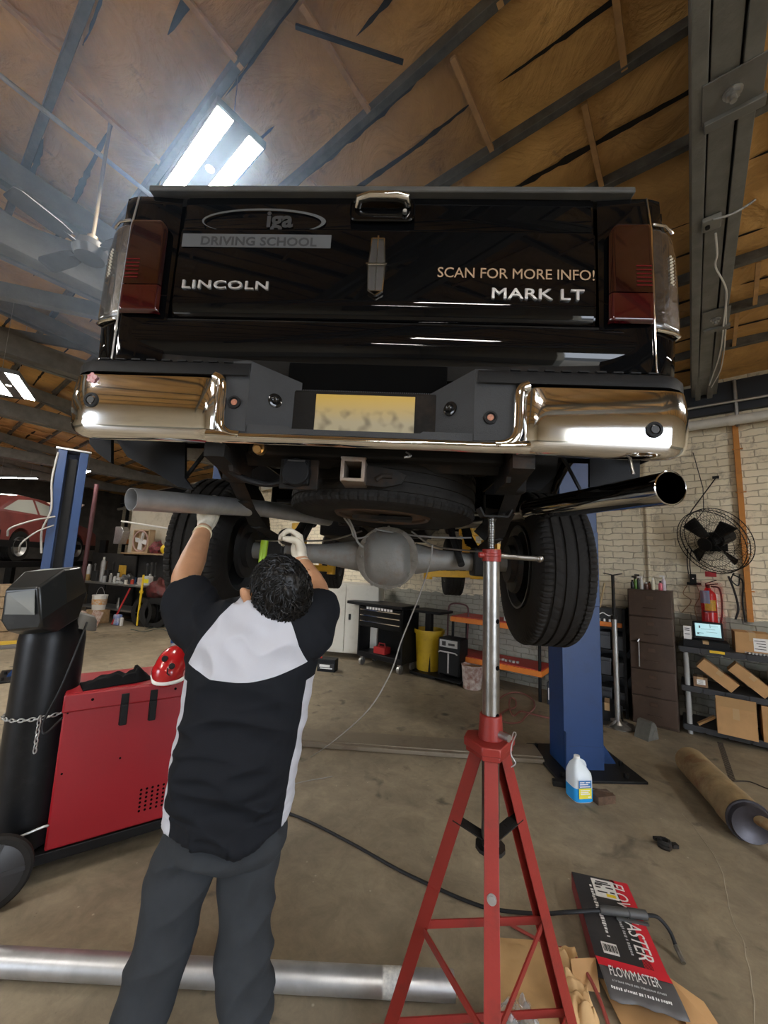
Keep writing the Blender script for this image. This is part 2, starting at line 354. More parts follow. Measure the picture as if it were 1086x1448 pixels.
# roof: kraft faced insulation between purlins
def kraft_mat():
    m = bpy.data.materials.new('kraft_insulation'); m.use_nodes = True; nt = m.node_tree; N = nt.nodes; L = nt.links; b = N['Principled BSDF']
    tc = N.new('ShaderNodeTexCoord')
    def nz(s, d=6, r=.6, dist=0):
        n = N.new('ShaderNodeTexNoise'); n.inputs['Scale'].default_value = s; n.inputs['Detail'].default_value = d; n.inputs['Roughness'].default_value = r
        n.inputs['Distortion'].default_value = dist; L.new(tc.outputs['Object'], n.inputs['Vector']); return n
    r = N.new('ShaderNodeValToRGB'); e = r.color_ramp.elements; e[0].position = .3; e[0].color = (.42, .23, .075, 1); e[1].position = .7; e[1].color = (.78, .46, .16, 1)
    L.new(nz(1.6, 7, .62, .5).outputs['Fac'], r.inputs[0])
    r2 = N.new('ShaderNodeValToRGB'); e = r2.color_ramp.elements; e[0].position = .60; e[0].color = (0, 0, 0, 1); e[1].position = .75; e[1].color = (.7, .7, .7, 1)
    L.new(nz(4, 8, .7, .8).outputs['Fac'], r2.inputs[0])
    mx = N.new('ShaderNodeMix'); mx.data_type = 'RGBA'; mx.inputs[7].default_value = (.09, .06, .035, 1); L.new(r2.outputs[0], mx.inputs[0]); L.new(r.outputs[0], mx.inputs[6])
    L.new(mx.outputs[2], b.inputs['Base Color']); b.inputs['Roughness'].default_value = .5; b.inputs['Specular IOR Level'].default_value = .35
    wv = nz(2.2, 5, .55, 1.6); bp = N.new('ShaderNodeBump'); bp.inputs['Strength'].default_value = .8; bp.inputs['Distance'].default_value = .07
    L.new(wv.outputs['Fac'], bp.inputs['Height'])
    b2 = N.new('ShaderNodeBump'); b2.inputs['Strength'].default_value = .35; b2.inputs['Distance'].default_value = .008; L.new(nz(35, 4).outputs['Fac'], b2.inputs['Height']); L.new(bp.outputs[0], b2.inputs['Normal'])
    L.new(b2.outputs[0], b.inputs['Normal'])
    return m
KR = kraft_mat()
def rz_n(x, y): return noise.noise(V((x * 1.1, y * 1.6, 3.1))) * .030
ys = [YN + i * (YF - YN) / 72 for i in range(73)]; nx = 125
mb = MB()
def rf(u, v):
    x = XL + u * (XR - XL); y = YN - .3 + v * (YF - YN + .6)
    ph = ((y - .29) / .61) % 1.0
    return (x, y, roofz(y) + .02 - .035 * sin(pi * ph) + rz_n(x, y))
mb.grid(rf, 250, 190); struct('ceiling', mb, KR, sm=180, fixn=False)
mb = MB(); mb.grid(lambda u, v: (XL - .3 + u * (XR - XL + .6), YN - .3 + v * (YF - YN + .6), roofz(YN - .3 + v * (YF - YN + .6)) + .12), 2, 40); struct('roof_deck', mb, M_['wood'], sm=0)
# torn black gaps along the batt seams and purlins, all part of the roof
purl = mat('purlin_grey', (.15, .145, .13), .6, noise_amt=.55, noise_scale=9, bump=.4, bump_scale=30)
k0 = -14
for k in range(-14, 10):
    y = .29 + k * .61
    if not (YN + .2 < y < YF - .1): continue
    if k % 2 == 0 or k in (1, 3, 7, -3):
        mb = MB(); mb.bb(XL, XR, y - .024, y + .024, roofz(y) - .055, roofz(y) + .04); struct('trim_%d' % (k + 15), mb, purl, sm=0, bev=.004)
tear = mat('torn_gap', (.012, .010, .008), .9)
mb = MB(); rnd = random.Random(3)
for k in range(-13, 10):
    for yy, amp in ((.29 + k * .61 + .31, .030), (.29 + k * .61 + .045, .024)):
        if not (YN + .2 < yy < YF - .1): continue
        x = XL + rnd.random()
        while x < XR - 1:
            ln = rnd.uniform(.5, 2.6); n = int(ln / .05); w0 = rnd.uniform(.35, 1.0)
            def f(u, v, x=x, ln=ln, yy=yy, amp=amp, w0=w0):
                xx = x + u * ln; wv = noise.noise(V((xx * 1.3, yy, 0))) * .03
                hw = amp * w0 * (sin(pi * u) ** .4) * (.55 + 1.1 * abs(noise.noise(V((xx * 9, yy * 5, 1)))))
                y_ = yy + wv + (v * 2 - 1) * hw + noise.noise(V((xx * 25, yy, v * 9))) * .006
                ph = ((y_ - .29) / .61) % 1.0
                return (xx, y_, roofz(y_) + .02 - .035 * sin(pi * ph) + rz_n(xx, y_) - .007)
            mb.grid(f, n, 1); x += ln + rnd.uniform(.1, 1.2) * (1 if amp > .02 else 2.2)
o = struct('trim_40', mb, tear, sm=0, fixn=False)
# light wooden battens holding the batts, purlin to purlin
bat = mat('batten_wood', (.62, .36, .15), .7, noise_amt=.3, noise_scale=10)
mb = MB(); rnd = random.Random(11)
def batten(x, y0, y1, dx=0, w_=.03):
    mb.bar((x, y0, roofz(y0) - .045), (x + dx, y1, roofz(y1) - .045), w_, .022)
for a in ((-.885, 1.56, 2.1), (-.355, 2.16, 2.72), (-.6, 1.0, 1.53), (-1.42, .95, 1.5), (-.15, 1.55, 2.12), (-1.15, 2.17, 2.7), (-1.9, .3, .92), (-2.05, 1.55, 2.1), (-.05, .35, .9)): batten(*a)
for k in range(-13, 9):
    x = XL + .5
    while x < XR - .2:
        if not (-2.2 < x < .3 and -1 < k < 5):
            y0 = .29 + k * .61 + .03
            if YN + .3 < y0 < YF - .8 and rnd.random() < .75: batten(x, y0, y0 + .55, rnd.uniform(-.03, .03))
        x += rnd.uniform(.45, 1.1)
struct('trim_41', mb, bat, sm=0)

# timber trusses: three-ply bottom chord, two-ply top chord, webs
def truss(x, idx, full=False):
    mb = MB(); z0 = 3.8
    yA, yB = YN, YF
    for dx, wd in ((-.085, .058), (0.0, .098), (.090, .062)):
        mb.bb(x + dx - wd / 2, x + dx + wd / 2, yA, yB - .02, z0 + (0 if dx else .012), z0 + .235)
    for dx in (-.055, .055):
        for a, b in ((YF, -2.5), (-2.5, YN)):
            mb.bar((x + dx, a - .02 if a == YF else a, roofz(a) - .16), (x + dx, b, roofz(b) - .16), .05, .17)
    yy = YF - 1.6; s = 1
    while yy > YN + 2:
        mb.bar((x, yy, z0 + .22), (x, yy - 1.0, roofz(yy - 1.0) - .2), .05, .10); mb.bar((x, yy - 1.0, roofz(yy - 1.0) - .2), (x, yy - 2.0, z0 + .22), .05, .10); yy -= 2.0
    return struct('trim_%d' % idx, mb, M_['greywood'], sm=0, bev=.004)
for i, x in enumerate((.22, -3.87, -6.0, -8.8, -12.9, -16.0, 3.7)): truss(x, 50 + i)
# knee brace from the far truss post
mb = MB(); mb.bar((-5.6, -1.1, 3.9), (-3.95, 1.5, 3.9), .08, .14); struct('trim_60', mb, M_['greywood'], sm=0, bev=.004)
mb = MB(); mb.bar(pBz(418, 37, 4.36), pBz(570, 88, 4.28), .018, .016); struct('trim_61', mb, M_['blackm'], sm=0)
# dark header board with white pipe and conduit along the top of the brick wall
mb = MB(); mb.bb(XL, XR, YF - .06, YF - .002, 3.56, 3.93); struct('trim_62', mb, mat('navy_board', (.018, .024, .035), .5, noise_amt=.4, noise_scale=3), sm=0)
mb = MB(); mb.cyl((XL, YF - .16, 3.42), (XR, YF - .16, 3.42), .055, 20); mb.cyl((.42, YF - .16, 3.42), (.47, YF - .16, 3.42), .062, 20)
o = struct('white_pipe', mb, mat('pipe_white', (.62, .60, .54), .5, noise_amt=.15)); 
mb = MB(); mb.cyl((XL, YF - .10, 3.66), (XR, YF - .10, 3.66), .016, 10); mb.cyl((.50, YF - .09, 3.36), (.50, YF - .09, 3.92), .018, 10); struct('conduit', mb, M_['galv'])
mb = MB(); mb.bb(.455, .505, YF - .05, YF - .001, 1.18, 3.4)
for z in (1.5, 1.9, 2.02, 2.6, 3.1): mb.bb(.44, .53, YF - .06, YF - .04, z, z + .012)
struct('trim_63', mb, mat('orange_strip', (.50, .20, .035), .6, dirt=.4, dirt_scale=8), sm=0)
mb = MB(); mb.bb(-.42, -.40, YF - .03, YF, 1.2, 3.3); struct('trim_64', mb, BR, sm=0)
# plywood partition behind the work bench
BFM = BM @ Matrix.Translation(V((-12.4, 3.12, 0))) @ Matrix.Rotation(radians(16), 4, 'Z')
mb = MB(); mb.bb(.55, 3.6, .86, .90, 1.62, 3.0)
for x in (2.2, 2.5, 2.62, 2.8): mb.bb(x, x + .02, .85, .862, 1.7, 3.0)
ply = mat('cream_panel', (.50, .45, .35), .7, dirt=.5, dirt_col=(.22, .18, .13), dirt_scale=3, bump=.1)
o = struct('wall_partition', mb, ply, sm=0); o.matrix_world = BFM
mb = MB(); mb.bb(-.9, 3.6, .87, .91, 0, 1.62); o = struct('trim_67', mb, mat('dark_board', (.03, .027, .024), .8, noise_amt=.5, noise_scale=5), sm=0); o.matrix_world = BFM
# floor joints and the worn steel grate line
mb = MB(); jm = mat('floor_joint', (.025, .02, .016), .9)
a, b = pz(1018, 1050), pz(1036, 1105)
n = 34
for i in range(n):
    t = i / n; p = a.lerp(b, t); q = a.lerp(b, t + .5 / n); mb.bar(p + V((0, 0, .001)), q + V((0, 0, .001)), .045, .003)
pts = [pz(1036, 1105), pz(1060, 1106), pz(1086, 1116), pz(1130, 1130)]
mb.tube(smoothpath([p + V((0, 0, .001)) for p in pts], 8), .006, 6)
struct('trim_65', mb, jm, bf=False)
mb = MB(); cr = [pz(x, y) for x, y in ((965, 1150), (1000, 1195), (1020, 1230), (1032, 1290), (1050, 1330), (1062, 1380), (1068, 1448))]
pts = smoothpath(cr, 10); pts = [p + V((noise.noise(p * 9) * .01, 0, -.0005)) for p in pts]
mb.tube(pts, .0022, 5); struct('trim_66', mb, mat('crack', (.36, .31, .23), .9), bf=False)
# wooden boards low at the near wall of the shop and ground outside
mb = MB(); mb.bb(XL - 30, XR + 40, YN - 40, YF + 30, -.35, -.22); struct('ground', mb, mat('asphalt', (.12, .12, .115), .9, noise_amt=.3, noise_scale=4), sm=0)

# ------------------------------------------------------------------ fixtures
def lamp_fixture(name, label, c, length, rz, strips=2, w_=.10, gap=.11, cat='ceiling light', group=None, hang=None):
    t = bthing(name, label, cat, c, rz, group)
    mb = MB(); W_ = strips * w_ + (strips - 1) * gap
    mb.bb(-length / 2 - .015, length / 2 + .015, -W_ / 2 - .012, W_ / 2 + .012, .0, .045)
    mb.build('housing', mat('lamp_housing', (.10, .10, .10), .5), t, bev=.003)
    for i in range(strips):
        y = -W_ / 2 + w_ / 2 + i * (w_ + gap)
        mb = MB(); mb.bb(-length / 2, length / 2, y - w_ / 2, y + w_ / 2, -.0015, .01); mb.build('diffuser', M_['tube'], t, sm=0)
    if strips == 2:
        mb = MB(); mb.sph((0, 0, .004), (.028, .028, .02), 14, 8); mb.build('sensor', M_['white'], t)
    top = (hang if hang else roofz(c[1])) - c[2] - .03
    mb = MB()
    for sx in (-1, 1): mb.cyl((sx * length * .35, 0, .04), (sx * length * .35, 0, top), .0025, 6)
    mb.build('suspension_wire', M_['galv'], t)
    return t
lamp_fixture('led_shop_light', 'twin strip shop light glaring bright above the left end of the tailgate', (-2.20, .93, 4.0), .72, -2, w_=.088, gap=.095)
lamp_fixture('led_shop_light', 'lit shop light at left picture edge above the far grey beams', (-5.9, .62, 3.45), .8, -20)
lamp_fixture('fluorescent_batten', 'thin lit tube light at far left above the red car', (-14.0, 1.9, 3.5), 1.2, 35, strips=1, w_=.07)
lamp_fixture('fluorescent_batten', 'small far tube light just right of the distant blue lift post', (-11.2, 2.7, 3.5), .55, 0, strips=1, w_=.07)
for k, c in enumerate(((1.75, -1.35, 4.25, 18, 1.2), (-2.6, -2.8, 4.05, -50, 1.2), (3.0, -4.6, 4.1, 0, 1.2), (-6.6, -3.2, 4.3, 0, 1.2), (-9.5, -.4, 4.2, 0, 1.2), (-13.5, -1.5, 4.2, 0, 1.2), (3.2, 3.4, 3.75, 90, 1.2), (-6.4, 3.6, 3.7, 0, 1.2))):  # last two lamps are added to brighten the brick wall side
    lamp_fixture('led_shop_light', ['twin strip shop light hung behind the camera, mirrored in the truck tail panel', 'twin strip shop light hung over the bay left behind the camera', 'twin strip shop light near the back wall on the right', 'twin strip shop light over the back of the left bay', 'twin strip shop light over the middle of the left bay', 'twin strip shop light over the far end of the shop', 'added twin strip shop light near the open bay door, brightening the brick wall side', 'added twin strip shop light over the front of the raised truck, brightening the brick wall side'][k], c[:3], c[4], c[3], w_=.07, gap=.10)
# ------------------------------------------------------------------ pickup truck (truck frame: x right, y forward, z up)
truck = thing('pickup_truck', 'black pickup truck raised on the blue lift, seen from behind with a chrome bumper', 'pickup truck', M=TM)
P_ = M_['paint']
def sec(z):      # half width of body at height z
    return 1.095 - .055 * max(0, (z - 2.75) / .3) ** 2 - .02 * max(0, (2.5 - z) / .3)
# tailgate
def tg_y(z):
    y = .150
    if z > 2.885: y += .010 * min(1, (z - 2.885) / .01)
    if z < 2.585: y += .012 * (2.585 - z) / .06
    y += .010 * ((z - 2.75) / .3) ** 2
    return y
zs = [2.528, 2.533, 2.545, 2.56, 2.575, 2.585, 2.6, 2.65, 2.7, 2.75, 2.8, 2.85, 2.88, 2.8845, 2.889, 2.9, 2.95, 3.0, 3.03, 3.04]
mb = MB(); ring = []
for z in zs:
    e = .012 if z in (zs[0],) else (.004 if z == zs[1] else 0)
    ring.append([V((x, tg_y(z) + e + (.010 if abs(x) > .783 else 0) + .003 * (x / .79) ** 2, z)) for x in [-.79, -.785, -.78] + [-.7 + .1 * i for i in range(15)] + [.78, .785, .79]])
vs = [p for r in ring for p in r]; n = len(ring[0])
mb.add(vs, [(i * n + k, i * n + k + 1, (i + 1) * n + k + 1, (i + 1) * n + k) for i in range(len(ring) - 1) for k in range(n - 1)])
mb.bb(-.79, .79, .175, .215, 2.53, 3.038)
tailgate = mb.build('tailgate', P_, truck, sm=50)
mb = MB(); mb.bb(-.93, .93, .140, .225, 3.042, 3.066); mb.build('tailgate_cap', mat('grey_cap', (.10, .10, .095), .6, noise_amt=.3), truck, bev=.006)
# handle
mb = MB()
def rr(cx, cz, hw, hh, r, n=6):
    o = []
    for sx, sz, a0 in ((1, 1, 0), (-1, 1, 90), (-1, -1, 180), (1, -1, 270)):
        for k in range(n + 1):
            a = radians(a0 + 90 * k / n); o.append((cx + sx * (hw - r) + r * cos(a), cz + sz * (hh - r) + r * sin(a)))
    return o
o_, i_ = rr(-.005, 2.972, .125, .050, .03), rr(-.005, 2.972, .121, .046, .027)
n = len(o_); mb.add([(x, .150, z) for x, z in o_] + [(x, .146, z) for x, z in i_] + [(x, .154, z) for x, z in [(q[0], q[1]) for q in rr(-.005, 2.972, .117, .042, .024)]],
       [(k, (k + 1) % n, n + (k + 1) % n, n + k) for k in range(n)] + [(n + k, n + (k + 1) % n, 2 * n + (k + 1) % n, 2 * n + k) for k in range(n)] + [tuple(range(2 * n, 3 * n))])
hb = mb.build('handle_bezel', P_, tailgate)
mb = MB(); mb.tube([(-.10, .150, 2.978), (-.092, .128, 2.992), (-.05, .120, 2.997), (.05, .120, 2.997), (.085, .126, 2.994), (.093, .150, 2.985)], [.012, .017, .018, .018, .020, .014], 14, sy=.75)
mb.build('handle', M_['chrome'], tailgate); 
mb = MB(); mb.cyl((.082, .150, 2.957), (.082, .138, 2.957), .008, 14); mb.build('lock', M_['galv'], tailgate)
# emblem: split four pane crest
mb = MB(); cx = -.012
for z0, z1, w0, w1 in ((2.735, 2.838, .030, .023), (2.625, 2.73, .027, .031)):
    P0 = [(cx - w0, z0), (cx + w0, z0), (cx + w1, z1), (cx - w1, z1)]
    for a in range(4):
        (x0, y0), (x1, y1) = P0[a], P0[(a + 1) % 4]; mb.bar((x0, .141, y0), (x1, .141, y1), .004, .010, up=(0, 1, 0))
    mb.bar((cx, .141, z0), (cx, .141, z1), .0035, .010, up=(0, 1, 0))
mb.bar((cx - .040, .140, 2.733), (cx + .038, .140, 2.733), .005, .012, up=(0, 1, 0)); mb.bar((cx, .143, 2.838), (cx, .143, 2.852), .006, .008, up=(0, 1, 0))
mb.bar((cx - .027, .142, 2.625), (cx, .142, 2.607), .004, .01, up=(0, 1, 0)); mb.bar((cx + .027, .142, 2.625), (cx, .142, 2.607), .004, .01, up=(0, 1, 0))
mb.build('emblem', M_['chrome'], tailgate)
mb = MB(); mb.prism([(cx - .026, 2.628), (cx + .026, 2.628), (cx + .030, 2.733), (cx + .022, 2.836), (cx - .022, 2.836), (cx - .030, 2.733)], lambda x, z: (x, .152, z), lambda x, z: (x, .144, z))
mb.build('emblem_inlay', mat('brushed_inlay', (.11, .11, .11), .35, .9), tailgate)
# lettering on the back; text plane faces -y
TX = lambda x, y, z, rr_=0: Matrix.Translation(V((x, y, z))) @ Matrix.Rotation(radians(rr_), 4, 'Y') @ Matrix.Rotation(radians(90), 4, 'X')
text('lettering', 'LINCOLN', .046, mat('badge_silver', (.60, .60, .60), .28, .45), tailgate, TX(-.752, .1505, 2.632, .3), sx=1.58, ext=.004, bold=-.0004, bev=.0012, spacing=1.12)
text('lettering', 'MARK LT', .058, mat('badge_silver'), tailgate, TX(.408, .1505, 2.612, .3), sx=1.36, ext=.004, bold=-.0004, bev=.0012, spacing=1.05)
dec = mat('decal_tan', (.50, .33, .20), .6, noise_amt=.2, noise_scale=9)
text('decal_lettering', 'SCAN FOR MORE INFO!', .058, dec, tailgate, TX(.212, .1498, 2.694, .4), sx=.94, ext=.0006, bold=0, spacing=.98)
ghost = mat('decal_residue', (.10, .108, .115), .45)
mb = MB(); mb.bb(-.772, -.192, .1496, .1506, 2.806, 2.862); mb.build('decal_strip', ghost, tailgate, sm=0)
text('decal_lettering', 'DRIVING SCHOOL', .050, mat('decal_dark', (.035, .038, .042), .5), tailgate, TX(-.70, .1490, 2.815, .2), sx=1.06, ext=.0004, bold=.0012, spacing=1.04)
mb = MB(); N_ = 60
vo = []; vi = []
for k in range(N_):
    a = 2 * pi * k / N_; vo.append((-.465 + .245 * cos(a), .1602, 2.928 + .056 * sin(a))); vi.append((-.470 + .232 * cos(a) , .1602, 2.925 + .050 * sin(a)))
mb.add(vo + vi, [(k, (k + 1) % N_, N_ + (k + 1) % N_, N_ + k) for k in range(N_)]); mb.build('decal_oval', ghost, tailgate, sm=0, fixn=False)
text('decal_lettering', 'iga', .098, mat('decal_ghost', (.045, .048, .052), .4), tailgate, TX(-.455, .160, 2.905), sx=1.0, ext=.0004, bold=.003)
# rear body: lower tail panel and corner posts
def body_path(z):    # plan outline right half from tailgate edge to bed side; returns list of (x,y)
    h = sec(z); return [(.800, .166), (.86, .162), (.92, .158), (.97, .156), (1.0, .160), (1.03, .168), (h - .035, .180), (h - .012, .196), (h - .003, .225), (h, .27), (h + .006, .4)]
for s in (-1, 1):
    mb = MB(); zz = [2.335, 2.345, 2.42, 2.5, 2.512, 2.6, 2.7, 2.8, 2.9, 2.95, 3.0, 3.03, 3.045]
    rings = []
    for z in zz:
        k = .02 if z == zz[0] else 0
        rings.append([V((s * (x - .25 * max(0, z - 3.0) * (x - .8)), y + k + (.02 if z > 3.04 else 0), z)) for x, y in body_path(z)])
    n = len(rings[0]); mb.add([p for r in rings for p in r], [(i * n + k, i * n + k + 1, (i + 1) * n + k + 1, (i + 1) * n + k) for i in range(len(rings) - 1) for k in range(n - 1)])
    mb.bb(s * .74, s * .83, .20, .22, 2.34, 3.03); mb.build('corner_post', P_, truck, sm=60)
    mb = MB(); mb.tube([(s * .985, .154, 2.34), (s * .985, .152, 2.6), (s * .985, .152, 2.9), (s * .975, .156, 3.03)], .0035, 8); mb.build('trim_seam', M_['chrome'] if s > 0 else M_['galv'], truck)
mb = MB()
def lowp(u, v):
    x = -.97 + 1.94 * u; z = 2.330 + .182 * v
    y = .152 + .030 * (1 - v) ** 2 - .012 * sin(pi * v) + (.012 if v > .96 else 0) + (.03 if v < .03 else 0) + .014 * (x / .97) ** 2
    return (x, y, z)
mb.grid(lowp, 40, 24); mb.build('tail_panel', P_, truck, sm=60)
mb = MB(); mb.bb(-.95, .95, .17, .24, 2.30, 2.52); mb.bb(-.80, .80, .19, .5, 2.50, 2.53); mb.build('sill_backing', M_['under'], truck, sm=0)
# taillights
lens = mat('taillight_lens', (.014, .001, .0016), .10, coat=1.0); lens2 = mat('taillight_lower', (.038, .002, .0035), .10, coat=1.0)
def clear_lens():
    m = mat('side_lens', (.14, .135, .13), .12, .7, coat=1.0, bump=.35, bump_scale=60, noise_amt=.5, noise_scale=30); return m
for s in (-1, 1):
    mb = MB(); 
    for (z0, z1, mi) in ((2.522, 2.63, 1), (2.634, 2.913, 0)):
        mb.m = mi
        def tl(u, v, z0=z0, z1=z1):
            z = z0 + (z1 - z0) * v; t = (z - 2.522) / .391
            xa = .822 + .008 * t + (.03 * max(0, (t - .88) / .12) ** 2); xb = .978 - .012 * max(0, (t - .9) / .1) ** 2
            x = xa + (xb - xa) * u; e = max(0, 1 - min(u, 1 - u) / .06) ** 2 * .012 + max(0, 1 - min(t, 1 - t) / .03) ** 2 * .014
            return (s * x, .132 + e, z)
        mb.grid(tl, 24, 26)
    mb.m = 2
    for z in (2.66, 2.675, 2.69, 2.705, 2.72, 2.735): mb.bar((s * .915, .131, z), (s * .968, .131, z), .002, .004, up=(0, 0, 1))
    tl_ = mb.build('taillight', [lens, lens2, mat('lens_line', (.12, .006, .008), .2)], truck, sm=60)
    mb = MB()
    def sl(u, v):
        z = 2.505 + (2.915 - 2.505) * v; h = sec(z) + .003; t = v; e = max(0, 1 - min(v, 1 - v) / .05) ** 2 * .012
        a = [(.988, .150), (1.02, .156), (1.055, .170), (h, .192), (h + .008, .25), (h + .010, .33), (h + .008, .42)]
        k = u * (len(a) - 1); i = min(int(k), len(a) - 2); f = k - i
        return (s * (a[i][0] * (1 - f) + a[i + 1][0] * f - e), a[i][1] * (1 - f) + a[i + 1][1] * f + e, z)
    mb.grid(sl, 24, 40); sd = mb.build('side_lens', clear_lens(), tl_, sm=60)
    mb = MB(); mb.tube([(s * .99, .150, 2.503), (s * 1.05, .163, 2.500), (s * 1.09, .185, 2.502), (s * 1.10, .25, 2.51)], .006, 8); mb.build('lens_trim', M_['chrome'], tl_); mb = MB(); mb.tube([(s * .99, .150, 2.918), (s * 1.04, .160, 2.921), (s * 1.085, .19, 2.92)], .005, 8); mb.build('lens_trim', M_['chrome'], tl_)
    mb = MB()
    for r_ in range(9):
        for c_ in range(3): mb.box((s * (1.060 + .012 * c_), .168 + .010 * c_, 2.70 + r_ * .013), (.006, .004, .007))
    mb.build('reflector_grid', mat('lens_white', (.6, .55, .45), .3), tl_, sm=0)
# bed sides with wheel arch
AX = .98; ARC = .50; AZ = 1.66
def lower(y):
    d = abs(y - AX)
    return max(2.10, 1.80 + sqrt(max(0, ARC ** 2 - d * d))) if d < ARC else 2.10
for s in (-1, 1):
    mb = MB(); rings = []
    ysd = [.27 + .0575 * i for i in range(31)]
    for y in ysd:
        zl = lower(y); r = []
        for k in range(13):
            z = zl + (3.05 - zl) * k / 12; h = sec(z) + .006 - .25 * max(0, z - 3.0) * .3
            h += .022 * max(0, 1 - abs(z - zl) / .12) * (1 if abs(y - AX) < .62 else 0)
            r.append(V((s * h, y, z)))
        rings.append(r)
    n = 13; mb.add([p for r in rings for p in r], [(i * n + k, i * n + k + 1, (i + 1) * n + k + 1, (i + 1) * n + k) for i in range(len(rings) - 1) for k in range(n - 1)])
    mb.bb(s * .98, s * 1.085, .25, 1.995, 3.03, 3.055)
    o = mb.build('bed_side', P_, truck, sm=50)
    sol = o.modifiers.new('t', 'SOLIDIFY'); sol.thickness = .012; sol.offset = 0
mb = MB(); mb.bb(-.98, .98, .22, 1.98, 2.50, 2.53); mb.bb(-.98, .98, 1.96, 1.99, 2.5, 3.04)
for y in (.35, .75, 1.15, 1.55, 1.9): mb.bb(-.9, .9, y - .04, y + .04, 2.40, 2.5)
mb.build('bed_floor', M_['under'], truck, sm=0)
for s in (-1, 1):
    mb = MB()
    def ww(u, v):
        a = pi * (.17 + .66 * u); r = .49; return (s * (.66 + .42 * v), AX - cos(a) * r, 1.88 + sin(a) * r * .98)
    mb.grid(ww, 20, 3); mb.bb(s * .655, s * .665, AX - .48, AX + .48, 2.15, 2.5); mb.build('wheel_well', M_['plastic'], truck, sm=60)
# cab and hood
mb = MB()
def nx_(z): return 1.0 - .22 * max(0, (z - 2.95) / .6)
mb.prism([(2.03, 2.08), (2.03, 2.97), (4.30, 2.97), (5.30, 2.93), (5.62, 2.80), (5.70, 2.45), (5.65, 2.10)], lambda y, z: (-1.0, y, z), lambda y, z: (1.0, y, z))
mb.loft([[V((sx * nx_(z), y, z)) for sx, y in ((-1, ya), (1, ya), (1, yb), (-1, yb))] for z, ya, yb in ((2.96, 2.08, 4.30), (3.50, 2.44, 3.74), (3.58, 2.60, 3.55))])
cab = mb.build('cab', P_, truck, sm=30, bev=.02)
gl = mat('car_glass', (.02, .025, .03), .05, coat=1.0)
for nm, poly in (('rear_window', None), ('side_window', -1), ('side_window', 1)):
    mb = MB()
    if poly is None: mb.add([(-.72, 2.13, 3.05), (.72, 2.13, 3.05), (.66, 2.43, 3.48), (-.66, 2.43, 3.48)], [(0, 1, 2, 3)])
    else:
        for y0, y1, ya, yb in ((2.45, 3.02, 2.62, 3.02), (3.08, 4.0, 3.08, 3.68)):
            mb.add([(poly * (nx_(3.03) + .004), y0, 3.03), (poly * (nx_(3.03) + .004), y1, 3.03), (poly * (nx_(3.5) + .004), yb, 3.5), (poly * (nx_(3.5) + .004), ya, 3.5)], [(0, 1, 2, 3)])
    mb.build(nm, gl, cab, sm=0)
# frame, crossmembers, floor pan
mb = MB()
for s in (-1, 1):
    mb.tube([(s * .48, .12, 2.10), (s * .48, .55, 2.10), (s * .46, .9, 2.18), (s * .44, 1.3, 2.16), (s * .42, 1.7, 2.02), (s * .42, 4.2, 2.0), (s * .40, 4.6, 2.1), (s * .40, 5.5, 2.1)], .06, 4)
for y, z in ((.55, 2.1), (1.55, 2.10), (2.3, 2.0), (3.2, 1.98), (4.3, 2.0)): mb.bb(-.45, .45, y - .04, y + .04, z - .05, z + .04)
mb.build('chassis_frame', M_['frame'], truck, bev=.008)
mb = MB(); mb.bb(-.95, .95, 2.02, 5.2, 2.10, 2.13); mb.bb(-.22, .22, 2.1, 4.9, 1.93, 2.11); mb.bb(-.62, -.25, 2.3, 3.4, 1.86, 2.1); mb.build('floor_pan', M_['under'], truck, bev=.02)
mb = MB(); mb.sph((0, 4.6, 1.82), (.26, .34, .15), 20, 10); mb.tube([(0, 1.2, 1.70), (0, 2.8, 1.86), (0, 3.9, 1.9)], .042, 14); mb.build('driveshaft', M_['axle'], truck)
# rear axle
axle = None
mb = MB(); DX = .055; DZ = 1.672; DY = AX
mb.tube([(-.74, AX, DZ), (-.55, AX, DZ), (-.30, AX, DZ), (-.15 + DX, AX, DZ)], [.045, .045, .055, .085], 20); mb.tube([(.15 + DX, AX, DZ), (.34, AX, DZ), (.55, AX, DZ), (.74, AX, DZ)], [.085, .055, .045, .045], 20)
mb.lathe([(-.02, .14), (.0, .165), (.04, .165), (.10, .14), (.2, .10), (.3, .06)], (DX, AX - .07, DZ), (0, 1, 0), 26)
axle = mb.build('rear_axle', M_['axle'], truck)
mb = MB()
def dc(u, v):      # egg-shaped pan
    a = 2 * pi * u; r = 1 - (1 - v) ** 2.2 if v < .999 else 1
    rx = .132 * (1 - .07 * cos(4 * a)) * v; rz_ = .152 * (1 - .05 * cos(4 * a)) * v
    d = -.060 * (1 - v ** 3.2) if v < 1 else 0
    return (DX + rx * cos(a) - .012 * sin(a) * v, AX - .095 + d, DZ + rz_ * sin(a) - .005)
mb.grid(dc, 36, 12, wrap=True); mb.build('differential_cover', M_['axle'], axle, sm=60)
mb = MB()
for k in range(12):
    a = 2 * pi * k / 12; x, z = DX + .142 * cos(a), DZ - .005 + .160 * sin(a); mb.cyl((x, AX - .115, z), (x, AX - .08, z), .009, 6)
mb.lathe([(0, .162), (.022, .162)], (DX, AX - .098, DZ - .003), (0, 1, 0), 30)
mb.tube(smoothpath([(DX - .14, AX - .1, DZ + .13), (-.25, AX - .09, DZ + .075), (-.45, AX - .08, DZ + .06), (-.66, AX - .08, DZ + .05)], 6), .005, 6)
mb.tube(smoothpath([(DX + .12, AX - .1, DZ + .14), (.3, AX - .09, DZ + .07), (.5, AX - .08, DZ + .055), (.66, AX - .08, DZ + .05)], 6), .005, 6)
mb.build('cover_bolts', M_['steel'], axle)
